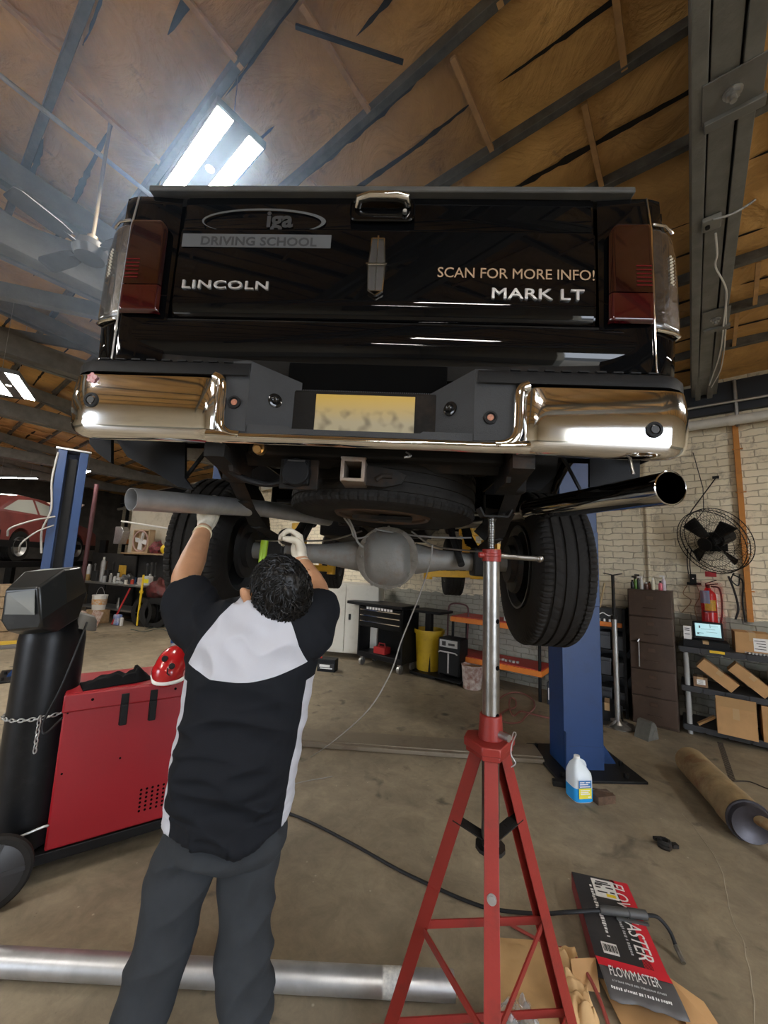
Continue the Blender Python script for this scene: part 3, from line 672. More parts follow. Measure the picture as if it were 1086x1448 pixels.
for s in (-1, 1):
    mb = MB()
    for i, (L_, dz) in enumerate(((.72, 0), (.52, -.014), (.34, -.028))):
        mb.tube([(s * .56, AX - L_, DZ + .26 * (L_ / .72) ** 2 + .075 + dz), (s * .56, AX - L_ * .5, DZ + .115 + dz), (s * .56, AX, DZ + .075 + dz), (s * .56, AX + L_ * .5, DZ + .115 + dz), (s * .56, AX + L_, DZ + .26 * (L_ / .72) ** 2 + .075 + dz)], [.032] * 5, 4, sy=.25)
    mb.build('leaf_spring', M_['frame'], truck)
    mb = MB(); mb.box((s * .56, AX, DZ + .0), (.10, .16, .15)); mb.build('spring_clamp', M_['frame'], truck, bev=.01); mb = MB(); mb.bb(s * .53, s * .59, .30, .36, 1.93, 2.12)
    mb.build('spring_mount', M_['frame'], truck, bev=.01)
    mb = MB(); mb.cyl((s * .44, AX - .1, DZ - .02), (s * .36, AX + .28, 2.06), .018, 12); mb.cyl((s * .40, AX + .08, DZ + .17), (s * .36, AX + .28, 2.06), .030, 12); mb.build('shock_absorber', M_['frame'], truck)
    mb = MB(); mb.lathe([(0, .15), (.02, .155), (.02, .03)], (s * .72, AX, DZ), (s, 0, 0), 28); mb.cyl((s * .69, AX - .02, DZ), (s * .73, AX - .02, DZ), .10, 20); mb.build('brake_disc', M_['frame'], truck)
# wheels
def tyre(c, R=.400, w_=.262, ax=(1, 0, 0), pitch=90, depth=.009):
    prof = []; h = w_ / 2
    prof += [(-h * .80, .215), (-h * .93, .245), (-h * 1.0, .300), (-h * .985, .340), (-h * .93, R - .022), (-h * .86, R - .008)]
    gr = [-.56, -.20, .20, .56]
    x = -h * .82
    pts = [(-h * .80, R - .004)]
    for g in gr:
        pts += [(h * g - .0072, R - .001), (h * g - .0058, R - depth), (h * g + .0058, R - depth), (h * g + .0072, R - .001)]
    pts += [(h * .80, R - .004)]
    full = []
    for i, p in enumerate(pts):
        full.append(p)
        if i < len(pts) - 1 and p[1] > R - .006 and pts[i + 1][1] > R - .006:
            q = pts[i + 1]; full.append(((p[0] * 2 + q[0]) / 3, R)); full.append(((p[0] + q[0] * 2) / 3, R))
    prof += full + [(h * .86, R - .008), (h * .93, R - .022), (h * .985, .340), (h, .300), (h * .93, .245), (h * .80, .215)]
    nseg = pitch * 4
    def fn(hh, r, k):
        a = abs(hh) / h
        if r > R - .03 and a > .60: return r - (.006 if k % 4 == 0 else 0)
        if r > R - .004 and .24 < a < .54: return r - (.004 if (k + int(a * 12)) % 8 == 0 else 0)
        return r
    mb = MB(); mb.lathe(prof, c, ax, nseg, cap=False, fn=fn)
    return mb
def rim(c, ax, w_=.23, R=.222):
    mb = MB(); ax = V(ax); h = w_ / 2
    mb.lathe([(-h, R), (-h + .012, R - .004), (-h + .03, R - .022), (h - .03, R - .022), (h - .012, R - .004), (h, R), (h, R - .01), (h - .03, R - .032), (-h + .03, R - .032), (-h, R - .01), (-h, R)], c, ax, 40, cap=False)
    mb.lathe([(h - .06, .0), (h - .04, .06), (h - .06, .09), (h - .09, R - .03)], c, ax, 40, cap=False)
    return mb
rimm = mat('wheel_rim', (.10, .10, .10), .5, .6, noise_amt=.3)
for s in (-1, 1):
    wt = tyre((s * .862 + .010, AX, AZ)).build('wheel', M_['rubber'], truck, sm=28)
    rim((s * .862, AX, AZ), (s, 0, 0)).build('wheel_rim', rimm, wt)
    wt = tyre((s * .862, AX + 3.5, AZ - .02), pitch=60).build('wheel', M_['rubber'], truck, sm=28)
    rim((s * .862, AX + 3.5, AZ - .02), (s, 0, 0)).build('wheel_rim', rimm, wt)
# spare slung under the bed
SC = V((.035, .62, 1.945)); sax = V((0.03, .02, 1))
sp_ = tyre(SC, R=.415, w_=.215, ax=sax, pitch=70, depth=.007).build('spare_wheel', M_['rubber'], truck, sm=28)
mb = MB(); mb.lathe([(-.085, .225), (-.10, .213), (-.095, .20), (-.06, .19), (-.045, .15), (-.062, .11), (-.065, .05), (-.03, .045)], SC, sax, 40, cap=True)
for k in range(5):
    a = 2 * pi * k / 5; c_ = SC + V((.155 * cos(a), .155 * sin(a), -.052)); mb.box(c_, (.05, .02, .01), rotm(0, 0, math.degrees(a)))
mb.build('spare_rim', mat('rusty_rim', (.13, .09, .065), .6, .5, dirt=.8, dirt_col=(.22, .11, .05), dirt_scale=12), sp_)
mb = MB(); mb.bb(-.10, .17, .57, .67, 1.835, 1.85); mb.cyl((.035, .62, 1.83), (.035, .62, 1.88), .02, 12); mb.build('spare_retainer', M_['frame'], sp_, sm=0)
# hitch, bumper brackets, plug
mb = MB()
hx, hz = -.046, 1.944
mb.tube([(-.52, .26, 2.02), (.52, .26, 2.02)], .042, 4); mb.build('hitch_crossbar', M_['frame'], truck, bev=.006)
mb = MB()
for a, b in (((-.046, 0, .026), (.064, .011)), ((-.046, 0, -.026), (.064, .011))): pass
for dx, dz, w_, h_ in ((0, .034, .082, .013), (0, -.034, .082, .013), (-.035, 0, .013, .068), (.035, 0, .013, .068)):
    mb.bb(hx + dx - w_ / 2, hx + dx + w_ / 2, .10, .36, hz + dz - h_ / 2, hz + dz + h_ / 2)
mb.bb(hx - .043, hx + .043, .10, .118, hz + .037, hz + .045); mb.build('hitch_receiver', mat('receiver_rust', (.30, .25, .21), .5, .7, dirt=.7, dirt_col=(.22, .11, .05), dirt_scale=20), truck, bev=.003)
mb = MB(); poly = [(hx + .037, 1.905), (hx + .037, 1.975), (.09, 1.965), (.135, 1.945), (.12, 1.915), (.06, 1.900)]
mb.prism(poly, lambda x, z: (x, .16, z), lambda x, z: (x, .175, z)); mb.tube([(.03, .158, 1.925), (.05, .158, 1.94), (.085, .158, 1.94)], .010, 8)
mb.build('chain_plate', M_['frame'], truck, sm=0)
mb = MB(); mb.bb(-.315, -.178, .17, .185, 1.882, 1.99); mb.build('plug_bracket', M_['frame'], truck, bev=.003)
mb = MB(); mb.lathe([(-.03, .048), (0, .05), (.0, .05)], (-.25, .165, 1.938), (0, 1, 0), 24); mb.bb(-.295, -.205, .145, .17, 1.895, 1.985); pl_ = mb.build('trailer_plug', M_['plastic'], truck, bev=.008)
mb = MB(); mb.tube([(-.28, .140, 1.975), (-.22, .140, 1.975)], .006, 8); mb.bb(-.225, -.212, .136, .15, 1.92, 1.96); mb.bb(-.27, -.235, .138, .15, 1.915, 1.922); mb.build('plug_lid', mat('plug_grey', (.06, .06, .062), .5), pl_)
mb = MB(); mb.bb(-.38, .40, .10, .16, 2.035, 2.22); mb.bb(-.42, .46, .12, .18, 1.99, 2.04); mb.build('bumper_beam', M_['under'], truck, bev=.01)
for s in (-1, 1):
    mb = MB(); mb.prism([(.10, 2.0), (.10, 2.12), (.45, 2.2), (.45, 2.05), (.22, 1.93), (.14, 1.93)], lambda y, z: (s * .47, y, z), lambda y, z: (s * .485, y, z)); mb.prism([(.06, 1.96), (.30, 1.92), (.30, 2.02), (.06, 2.02)], lambda y, z: (s * .47, y, z), lambda y, z: (s * .54, y, z))
    mb.build('bumper_bracket', M_['frame'], truck, sm=0)
mb = MB(); mb.cyl((-.345, .04, 1.985), (-.345, .02, 1.978), .012, 10); mb.cyl((-.345, .05, 1.985), (-.345, .03, 1.985), .02, 12); mb.build('bumper_bolt', mat('brass_bolt', (.55, .35, .15), .3, 1), truck)
mb = MB()
mb.tube(smoothpath([(-.17, .7, 1.90), (-.12, .8, 1.80), (-.10, .85, 1.74), (-.05, .92, 1.70)], 8), .006, 8); mb.tube(smoothpath([(-.22, .7, 1.92), (-.14, .78, 1.82), (-.11, .84, 1.76), (-.02, .9, 1.79)], 8), .005, 8)
mb.tube(smoothpath([(.0, .7, 1.8), (.1, .9, 1.8), (.3, .92, 1.79), (.5, .95, 1.80)], 8), .005, 8)
mb.tube(smoothpath([(.13, .1, 2.01), (.145, .06, 1.99), (.14, .03, 1.975), (.125, .02, 1.97)], 8), .003, 6)
mb.build('wiring', M_['wire'], truck)
mb = MB(); mb.tube(smoothpath([(-.62, .25, 2.02), (-.55, .2, 1.97), (-.46, .22, 1.92), (-.38, .25, 1.91), (-.30, .2, 1.915)], 8), .012, 10); mb.build('plug_cable', M_['cable'], truck)
# hanging rear splash guards behind the bumper
def guard(pix, y, th=.015):
    pts = [pT(px, py, y) for px, py in pix]
    mb = MB(); mb.prism([(p.x, p.z) for p in pts], lambda x, z: (x, y, z), lambda x, z: (x, y + th, z)); return mb.build('splash_guard', M_['plastic'], truck, sm=0)
guard([(160, 615), (262, 618), (261, 676), (273, 692), (253, 689), (221, 669), (180, 646)], .34)
guard([(127, 612), (157, 614), (157, 655), (138, 641), (126, 627)], .22)
guard([(834, 640), (905, 645), (905, 694), (834, 694)], .42)
guard([(700, 640), (790, 645), (786, 672), (765, 693), (700, 690)], .46)
mb = MB(); mb.bar(pT(262, 676, .36), pT(290, 640, .36), .012, .012); mb.build('guard_stay', M_['blackm'], truck, sm=0); mb = MB(); mb.bar(pT(795, 645, .44), pT(820, 692, .44), .012, .010); mb.build('guard_stay', M_['blackm'], truck, sm=0)
# bumper
bump = None
CH = M_['chrome']
def wing(s):
    mb = MB(); nu, nv = 44, 30
    x0 = .470; X1 = 1.025
    def f(u, v):
        # u along the face (inner edge -> wrapped end), v around the section (top lip -> face -> bottom lip)
        L = u * 1.0
        arc = .62; a = 0.0
        if L < .60:   # flat part
            x = x0 + (L / .60) * (.895 - x0); y = 0.0; t = 0
        else:
            t = (L - .60) / .40; ang = t * radians(78); r = .135
            x = .895 + r * sin(ang) + (.02 * t); y = r * (1 - cos(ang)) * 1.0 + .22 * max(0, t - .45) ** 1.2
        ztop = 2.215; zbot = 2.000 + .05 * t * t
        # inner rounded edge
        ein = 0.0
        if u < .10:
            q = 1 - u / .10; ein = .05 * (1 - sqrt(max(0, 1 - q * q)))
        # section
        R1 = .016; R2 = .042
        if v < .2:
            q = v / .2 * pi / 2; dy = R1 * (1 - sin(q)) ; z = ztop - R1 * (1 - cos(q)); 
        elif v < .72:
            q = (v - .2) / .52; z = ztop - R1 + (zbot + R2 - ztop + R1) * q; dy = -.006 * sin(pi * q)
        else:
            q = (v - .72) / .28 * radians(115); z = zbot + R2 - R2 * sin(q); dy = R2 * (1 - cos(q))
        corner = 0
        nxx, nyy = (sin(min(t, 1) * radians(78)), -cos(min(t, 1) * radians(78)))
        d = dy + ein
        return (s * (x - nxx * d), y - nyy * d, z)
    mb.grid(f, nu, nv); return mb
bm_ = MB(); A, B = wing(-1), wing(1)
bump = A.build('rear_bumper', CH, truck, sm=60); o = B.build('bumper_wing', CH, bump, sm=60)
for q in (bump, o):
    sol = q.modifiers.new('t', 'SOLIDIFY'); sol.thickness = .004; sol.offset = 0
mb = MB()
def strip(u, v):
    x = -.50 + 1.0 * u; a = radians(-60 + 250 * v); r = .022
    k = max(0, (abs(x) - .40) / .08); k = min(1, k)
    z0 = 2.010 + .0 * k; rz2 = .022 + .002 * k
    lift = 0
    return (x, .022 + (-.012) * k - .030 * cos(a), z0 + rz2 * sin(a) + lift)
mb.grid(strip, 50, 16); o = mb.build('bumper_strip', CH, bump, sm=60)
mb = MB()      # fillet roll from the strip up the inner edge of each wing
for s in (-1, 1):
    pts = smoothpath([(s * .40, .004, 2.016), (s * .435, .002, 2.02), (s * .462, .0, 2.045), (s * .468, .0, 2.10), (s * .470, .0, 2.17), (s * .478, .002, 2.20), (s * .50, .004, 2.212)], 6)
    mb.tube(pts, [.014] * len(pts), 12, sy=1.2); mb.build('bumper_fillet', CH, bump, sm=60); mb = MB()
# black step pad
mb = MB(); pad = M_['plastic']
def padw(s, x0):
    xs = [x0 + (.895 - x0) * i / 10 for i in range(11)]
    outl = [(x, -.006) for x in xs] + [(.895 + .125 * sin(a), -.006 + .125 * (1 - cos(a))) for a in [radians(15 * k) for k in range(1, 6)]] + [(1.045, .20)]
    vs = []
    for (x, y) in outl:
        zb = 2.213; zt = 2.258
        inn = .15 - y if y < .1 else .02
        vs += [(s * x, y, zb), (s * x, y, zt - .012), (s * x, y + .010 - (0), zt), (s * (x - (.12 if y > .05 else .0)), y + inn, zt + .006)]
    mb.add(vs, [(i * 4 + k, i * 4 + k + 1, (i + 1) * 4 + k + 1, (i + 1) * 4 + k) for i in range(len(outl) - 1) for k in range(3)])
    for i in range(9): mb.box((s * (.46 + i * .052), .004, 2.260), (.030, .012, .005))
padw(-1, .385); mb.build('bumper_pad', pad, bump, sm=40); mb = MB(); padw(1, .345); mb.build('bumper_pad', pad, bump, sm=40)
mb = MB()
def face(poly, y0=.006, y1=.02): mb.prism(poly, lambda x, z: (x, y0, z), lambda x, z: (x, y1, z))
face([(-.472, 2.03), (-.385, 2.03), (-.385, 2.268), (-.40, 2.270), (-.472, 2.262)]); face([(.335, 2.03), (.475, 2.03), (.475, 2.255), (.36, 2.262), (.335, 2.262)])
face([(-.385, 2.028), (.335, 2.028), (.335, 2.052), (.18, 2.052), (.17, 2.046), (-.24, 2.046), (-.25, 2.056), (-.385, 2.056)], .010, .12)
mb.add([(-.385, .008, 2.268), (-.385, .008, 2.05), (-.245, .115, 2.05), (-.245, .115, 2.25)], [(0, 1, 2, 3)])
mb.add([(.335, .008, 2.262), (.335, .008, 2.05), (.205, .115, 2.05), (.205, .115, 2.225)], [(3, 2, 1, 0)])
mb.bb(-.26, .22, .112, .125, 2.04, 2.215)
for i in range(60): mb.bb(-.24 + i * .0075, -.236 + i * .0075, .106, .112, 2.208, 2.222)
mb.build('bumper_step', mat('step_plastic', (.045, .047, .050), .6, 0, .25, bump=.2, bump_scale=250, noise_amt=.2, noise_scale=6), bump, sm=0, fixn=False)
mb = MB(); mb.bb(-.30, .26, .125, .128, 2.2, 2.33); mb.build('bumper_gap_shade', M_['dark'], bump, sm=0)  # black sheet painting the shade of the open gap above the plate
for (x, y, z, k) in ((-.318, .062, 2.158, 0), (.268, .062, 2.150, 0)):
    mb = MB(); a = V((.60, -.80, 0)) if x < 0 else V((-.64, -.77, 0)); c_ = V((x, y, z)); mb.lathe([(0, .024), (.006, .024), (.008, .019)], c_, a, 24); mb.sph(c_ + a * .01, .0155, 16, 10); mb.build('ball_fitting', mat('gloss_black', (.01, .01, .01), .12), bump)
for x, z in ((-.428, 2.125), (.385, 2.103)):
    mb = MB(); mb.lathe([(0, .021), (.006, .021), (.007, .015), (.003, .013)], (x, .006, z), (0, -1, 0), 24); s_ = mb.build('parking_sensor', M_['plastic'], bump)
    mb = MB(); mb.lathe([(.0, .010), (.002, .010)], (x, .004, z), (0, -1, 0), 16); mb.build('sensor_face', mat('sensor_orange', (.55, .22, .13), .5, noise_amt=.4, noise_scale=200), s_)
for x, z in ((-.895, 2.112), (.868, 2.078)):
    mb = MB(); mb.lathe([(0, .025), (.006, .024), (.007, .016), (.002, .015)], (x, -.005, z), (0, -1, 0), 26); s_ = mb.build('parking_sensor', M_['plastic'], bump)
    mb = MB(); mb.lathe([(.0, .012), (.004, .012)], (x, -.008, z), (0, -1, 0), 16); mb.build('sensor_face', mat('sensor_black', (.03, .03, .03), .4), s_)
mb = MB(); mb.lathe([(0, .018), (.0015, .018)], (-.905, -.008, 2.188), (0.0, -1, 0), 14, fn=lambda h, r, k: r * (1 if k % 3 else .75)); mb.build('sticker', mat('pink_sticker', (.55, .10, .13), .6, noise_amt=.6, noise_scale=120, col2=(.75, .55, .55)), bump)
mb = MB(); mb.lathe([(0, .014), (.0015, .0143), (.002, .012)], (.183, .109, 2.168), (0, -1, 0), 20); mb.build('lock_hole', M_['galv'], bump); 
mb = MB(); mb.lathe([(0, .0115), (.001, .0115)], (.183, .1065, 2.168), (0, -1, 0), 20); mb.build('lock_dark', M_['dark'], bump)
# licence plate, characters unreadable
pm = bpy.data.materials.new('plate_yellow'); pm.use_nodes = True; nt = pm.node_tree; b = nt.nodes['Principled BSDF']; tc = nt.nodes.new('ShaderNodeTexCoord'); sp = nt.nodes.new('ShaderNodeSeparateXYZ'); nt.links.new(tc.outputs['Generated'], sp.inputs[0])
rp = nt.nodes.new('ShaderNodeValToRGB'); e = rp.color_ramp.elements; e[0].position = .35; e[0].color = (.38, .32, .20, 1); e[1].position = .92; e[1].color = (.52, .34, .06, 1); nt.links.new(sp.outputs['Z'], rp.inputs[0])
no = nt.nodes.new('ShaderNodeTexNoise'); no.inputs['Scale'].default_value = 22; no.inputs['Detail'].default_value = 1; nt.links.new(tc.outputs['Object'], no.inputs['Vector'])
r3 = nt.nodes.new('ShaderNodeValToRGB'); r3.color_ramp.elements[0].position = .48; r3.color_ramp.elements[1].position = .68; r3.color_ramp.elements[0].color = (0, 0, 0, 1); r3.color_ramp.elements[1].color = (.75, .75, .75, 1); nt.links.new(no.outputs['Fac'], r3.inputs[0])
bd = nt.nodes.new('ShaderNodeMapRange'); bd.interpolation_type = 'SMOOTHSTEP'; bd.inputs[1].default_value = .72; bd.inputs[2].default_value = .55; nt.links.new(sp.outputs['Z'], bd.inputs[0])
mu = nt.nodes.new('ShaderNodeMath'); mu.operation = 'MULTIPLY'; nt.links.new(r3.outputs[0], mu.inputs[0]); nt.links.new(bd.outputs[0], mu.inputs[1])
mx = nt.nodes.new('ShaderNodeMix'); mx.data_type = 'RGBA'; mx.inputs[7].default_value = (.12, .10, .06, 1); nt.links.new(mu.outputs[0], mx.inputs[0]); nt.links.new(rp.outputs[0], mx.inputs[6]); nt.links.new(mx.outputs[2], b.inputs['Base Color']); b.inputs['Roughness'].default_value = .5
mb = MB(); mb.bb(-.188, .152, .096, .100, 2.052, 2.204); mb.build('license_plate', pm, bump, bev=.003)
# ------------------------------------------------------------------ exhaust pipes in work
pA, pBn = pY(185, 706, 1.30), pY(325, 716, 1.66)
dd = (pBn - pA).normalized(); pC = pBn + dd * .62 + V((.06, 0, -.035))
mb = MB(); mb.pipe([pA, pBn, pBn + dd * .2, pC], .0385, .002, 32)
tag(mb.build('exhaust_pipe', M_['alum']), 'open grey exhaust pipe held up at left under the truck by the gloved mechanic', 'exhaust pipe')
t = thing('exhaust_tip', 'polished chrome exhaust tip pointing out to the right under the bumper', 'exhaust tip', pY(948, 690, 1.12))
o0 = V(t.location); q1 = pY(745, 722, 1.98) - o0; q2 = pY(690, 736, 2.10) - o0
mb = MB(); mb.pipe([(0, 0, 0), q1 * .5, q1], .050, .002, 40); mb.build('tip_sleeve', mat('dark_chrome', (.55, .54, .52), .06, 1.0), t)
mb = MB(); mb.lathe([(-.003, .0505), (0, .0525), (.003, .0505)], (0, 0, 0), q1, 40, cap=False); mb.build('rolled_edge', M_['chrome'], t)
mb = MB(); mb.tube([q1 * .99, q1 + (q2 - q1) * .25, q1 + (q2 - q1) * .5, q2, q2 + V((-.16, .18, -.01))], [.050, .045, .033, .031, .031], 24); mb.tube([q1 * .97 , q1 * .985], .053, 24); mb.build('inlet_pipe', M_['steel'], t)
mb = MB(); mb.bar(q2 + V((-.03, -.03, .02)), q2 + V((.10, -.02, .0)), .02, .09); mb.bar(q2 + V((-.05, -.02, -.03)), q2 + V((.02, -.05, -.10)), .004, .09); mb.tube([q2 + V((-.02, 0, .02)), q2 + V((-.02, 0, .14))], .006, 8)
mb.build('hanger_bracket', M_['frame'], t, sm=0)
mb = MB(); mb.cyl((-.075, .05, .05), (-.08, .06, .12), .005, 8); mb.build('hanger_rod', M_['steel'], t)

# ------------------------------------------------------------------ tall red tripod jack stand
SX, SY = .405, 1.45
st = thing('jack_stand', 'tall red tripod jack stand with a bare steel tube, standing under the truck', 'jack stand', (SX, SY, 0))
RD = M_['rustred']; TZ = 1.055
mb = MB(); mb.cyl((0, 0, .72), (0, 0, 1.69), .0295, 28)
inner = mb.build('extension_tube', M_['steel'], st)
for z in (1.14, 1.30, 1.46):
    mb = MB(); a = V((.55, -.83, 0)); mb.lathe([(.024, .0085), (.0302, .0085)], (0, 0, z), a, 16); mb.build('pin_hole', M_['dark'], inner)
mb = MB(); mb.cyl((0, 0, 1.66), (0, 0, 1.835), .011, 14)
for i in range(22): mb.lathe([(0, .0115), (.002, .0145), (.004, .0115)], (0, 0, 1.70 + i * .0062), (0, 0, 1), 12, cap=False)
mb.build('screw', M_['steel'], st)
mb = MB(); mb.bb(-.035, .055, -.03, .03, 1.835, 1.842); mb.bar((-.035, 0, 1.84), (-.05, 0, 1.87), .06, .006, up=(1, 0, 0)); mb.bar((.055, 0, 1.84), (.07, 0, 1.865), .06, .006, up=(1, 0, 0)); mb.build('saddle', M_['frame'], st, sm=0)
mb = MB(); mb.lathe([(0, .034), (.045, .034)], (0, 0, 1.672), (0, 0, 1), 24); mb.lathe([(0, .037), (.012, .037)], (0, 0, 1.690), (0, 0, 1), 24); mb.cyl((-.03, -.01, 1.695), (-.05, -.012, 1.695), .010, 12)
nut = mb.build('adjusting_nut', RD, st, bev=.002)
mb = MB(); mb.tube([(.03, 0, 1.695), (.13, -.012, 1.690), (.165, -.016, 1.689)], [.011, .010, .010], 14); mb.sph((.172, -.017, 1.689), .014, 14, 10); mb.build('handle', M_['steel'], nut)
mb = MB(); mb.lathe([(0, .043), (.08, .038)], (0, 0, TZ + .005), (0, 0, 1), 28); mb.build('collar', RD, st, bev=.003)
feet = [V((-.10, -.40, 0)), V((-.34, .14, 0)), V((.36, .20, 0))]
tri = []
for f_ in feet:
    d_ = f_.normalized(); s_ = V((-d_.y, d_.x, 0)); tri += [d_ * .088 - s_ * .03, d_ * .088 + s_ * .03]
tri = sorted(tri, key=lambda p: atan2(p.y, p.x))
mb = MB(); mb.prism([(p.x, p.y) for p in tri], lambda x, y: (x, y, TZ - .022), lambda x, y: (x, y, TZ + .006)); mb.prism([(p.x * .92, p.y * .92) for p in tri], lambda x, y: (x, y, TZ - .04), lambda x, y: (x, y, TZ - .022)); mb.build('top_plate', RD, st, bev=.004)
legs_ax = []
for i, f_ in enumerate(feet):
    d_ = f_.normalized(); top = d_ * .058 + V((0, 0, TZ - .02)); bot = f_ + V((0, 0, .012)); sd = V((-d_.y, d_.x, 0)); h = .022
    ax_ = (bot - top).normalized(); nn = sd.cross(ax_).normalized()
    if nn.dot(d_) < 0: nn = -nn
    mb = MB()          # channel: wide outer face with two flanges
    for a, b_, n0, n1 in ((-h, h, -.003, .003), (-h, -h + .004, -.040, 0), (h - .004, h, -.040, 0)):
        vs = [p + sd * q + nn * w_ for p in (top, bot) for q, w_ in ((a, n0), (b_, n0), (b_, n1), (a, n1))]
        mb.add(vs, [(0, 1, 2, 3), (7, 6, 5, 4), (0, 4, 5, 1), (1, 5, 6, 2), (2, 6, 7, 3), (3, 7, 4, 0)])
    mb.box(bot + V((0, 0, -.006)), (.07, .07, .010))
    lg = mb.build('leg', RD, st, bev=.0015); legs_ax.append((top, bot, d_, sd))
    if i == 0:
        mb = MB(); c_ = top.lerp(bot, .34); mb.cyl(c_ + nn * .002, c_ + nn * .010, .010, 6); mb.cyl(c_ + nn * .002, c_ + nn * .005, .014, 16); mb.build('leg_bolt', M_['galv'], lg)
def onleg(i, z, off=0):
    a, b_, d_, s_ = legs_ax[i]; t_ = (a.z - z) / (a.z - b_.z); return a.lerp(b_, t_) - d_ * .012 + s_ * off
def brace(i, j, z0, z1, w_=.026, h_=.005):
    mb = MB(); mb.bar(onleg(i, z0), onleg(j, z1), h_, w_, up=(0, 0, 1)); mb.build('brace', RD, st, sm=0)
for i, j in ((0, 1), (1, 2), (2, 0)):
    brace(i, j, .40, .40); brace(i, j, .06, .06)
mb = MB()
for i in range(3):
    c_ = V((0, 0, .735)); p = onleg(i, .775); mb.bar(c_, p, .045, .004); mb.bar(c_ + (p - c_) * .55, p, .022, .006)
mb.prism([(.05 * cos(a), .05 * sin(a)) for a in [2 * pi * k / 12 for k in range(12)]], lambda x, y: (x, y, .71), lambda x, y: (x, y, .722)); mb.build('spreader', M_['frame'], st, sm=0)
mb = MB(); mb.cyl((.02, -.03, TZ + .03), (.045, -.062, TZ + .03), .012, 12)
mb.tube(smoothpath([(.05, -.07, TZ + .03), (.055, -.075, TZ + .055), (.062, -.078, TZ + .05), (.05, -.075, TZ + .02), (.045, -.08, TZ - .01), (.058, -.085, TZ - .035), (.045, -.08, TZ - .05)], 6), .0022, 6); mb.build('locking_pin', M_['galv'], st)

# ------------------------------------------------------------------ blue two post lift (right post in view) and its far neighbour
def lift_post(name, label, loc, rz, hh, hose=False, arm=None):
    t = thing(name, label, 'car lift', loc, rz); B = M_['blue']
    mb = MB(); w_, d_ = .34, .26
    mb.bb(-w_ / 2, w_ / 2, -d_ / 2, -d_ / 2 + .008, .02, hh); mb.bb(w_ / 2 - .008, w_ / 2, -d_ / 2, d_ / 2, .02, hh); mb.bb(-w_ / 2, -w_ / 2 + .008, -d_ / 2, d_ / 2, .02, hh)
    mb.bb(-w_ / 2, -w_ / 2 + .10, d_ / 2 - .008, d_ / 2, .02, hh); mb.bb(w_ / 2 - .10, w_ / 2, d_ / 2 - .008, d_ / 2, .02, hh)
    mb.build('post', B, t, bev=.006)
    mb = MB(); mb.bb(-.05, .05, -.02, .02, .3, hh - .1); mb.build('carriage_track', M_['blackm'], t)
    mb = MB(); mb.bb(-.30, .42, -.30, .34, 0, .02)
    for x, y in ((-.24, -.24), (-.05, -.24), (.28, -.24), (.36, -.05), (.36, .25), (-.24, .25)): mb.cyl((x, y, .02), (x, y, .055), .018, 6)
    mb.build('base_plate', M_['blackm'], t, bev=.004)
    mb = MB(); 
    for y in (-.02, .08): mb.prism([(.17, .02), (.34, .02), (.17, .26)], lambda x, z: (x, y, z), lambda x, z: (x, y + .008, z))
    mb.prism([(-.17, .02), (-.10, .02), (-.165, .32)], lambda x, z: (x, -.16, z), lambda x, z: (x, -.13, z))
    mb.prism([(-.165, .02), (.165, .02), (.165, .20), (-.165, .20)], lambda x, z: (x, -.135 - .0, z), lambda x, z: (x, -.131, z))
    mb.build('gusset', B, t, sm=0)
    mb = MB(); mb.bb(-.2, .2, -.14, .15, hh, hh + .03); mb.build('top_cap', M_['galv'], t, bev=.004)
    return t
RP = (1.745, 3.60)
lift = lift_post('two_post_lift', 'blue lift post on the right with a washer fluid jug at its foot', (RP[0], RP[1], 0), radians(2), 3.35)
mb = MB(); mb.bb(-.17, .16, -.16, .17, 1.35, 2.0); mb.build('carriage', M_['blue'], lift, bev=.006)
YL = M_['yellow']
def lift_arm(p0, p1, parent, pad=True):
    p0, p1 = V(p0), V(p1)
    mb = MB(); mb.bar(p0, p0.lerp(p1, .6), .13, .10); mb.bar(p0.lerp(p1, .35), p1, .09, .07); a = mb.build('arm', YL, parent, bev=.006)
    mb = MB(); mb.cyl(p1 + V((0, 0, -.06)), p1 + V((0, 0, .10)), .05, 20); mb.cyl(p1 + V((0, 0, .08)), p1 + V((0, 0, .13)), .075, 20)
    for k in range(4): mb.box(p1.lerp(p0, .15 + .12 * k) + V((0, 0, .06)), (.03, .10, .05))
    mb.build('arm_pad', YL, a)
lm = Matrix.Translation(V((0, 0, 0)))
inv = lambda x, y, z: (x - RP[0], y - RP[1], z)
lift_arm(inv(1.60, 3.72, 1.60), inv(.55, 4.45, 1.555), lift); lift_arm(inv(1.58, 3.45, 1.62), inv(.62, 2.95, 1.80), lift)
lp2 = lift_post('two_post_lift', 'blue lift post on the left, mostly hidden behind the raised mechanic and tyre', (-1.52, 3.86, 0), radians(182), 3.35)
lift_arm((-.15, -.1, 1.60), (-.95, -.78, 1.555), lp2); lift_arm((-.12, .15, 1.62), (-.85, .85, 1.80), lp2)
t3 = lift_post('two_post_lift', 'distant blue lift post rising behind the black welding helmet', (-4.52, 5.5, 0), radians(218), 3.05)
mb = MB(); mb.tube(smoothpath([(.17, .14, 3.0), (.19, .15, 2.6), (.15, .16, 2.2), (.21, .16, 1.9), (.18, .18, 1.6)], 8), .012, 8); mb.tube(smoothpath([(.1, .15, 2.1), (.3, .3, 2.02), (.5, .35, 1.9), (.52, .3, 1.8)], 8), .012, 8); mb.tube(smoothpath([(.1, .15, 1.98), (.25, .25, 1.88), (.38, .3, 1.72), (.4, .2, 1.6)], 8), .010, 8); mb.build('hydraulic_hose', M_['wire'], t3)
mb = MB(); mb.bar((-1.60, 3.92, .02), (1.47, 3.72, .02), .30, .035); mb.bar((-1.60, 3.92, .04), (1.47, 3.72, .04), .22, .012)
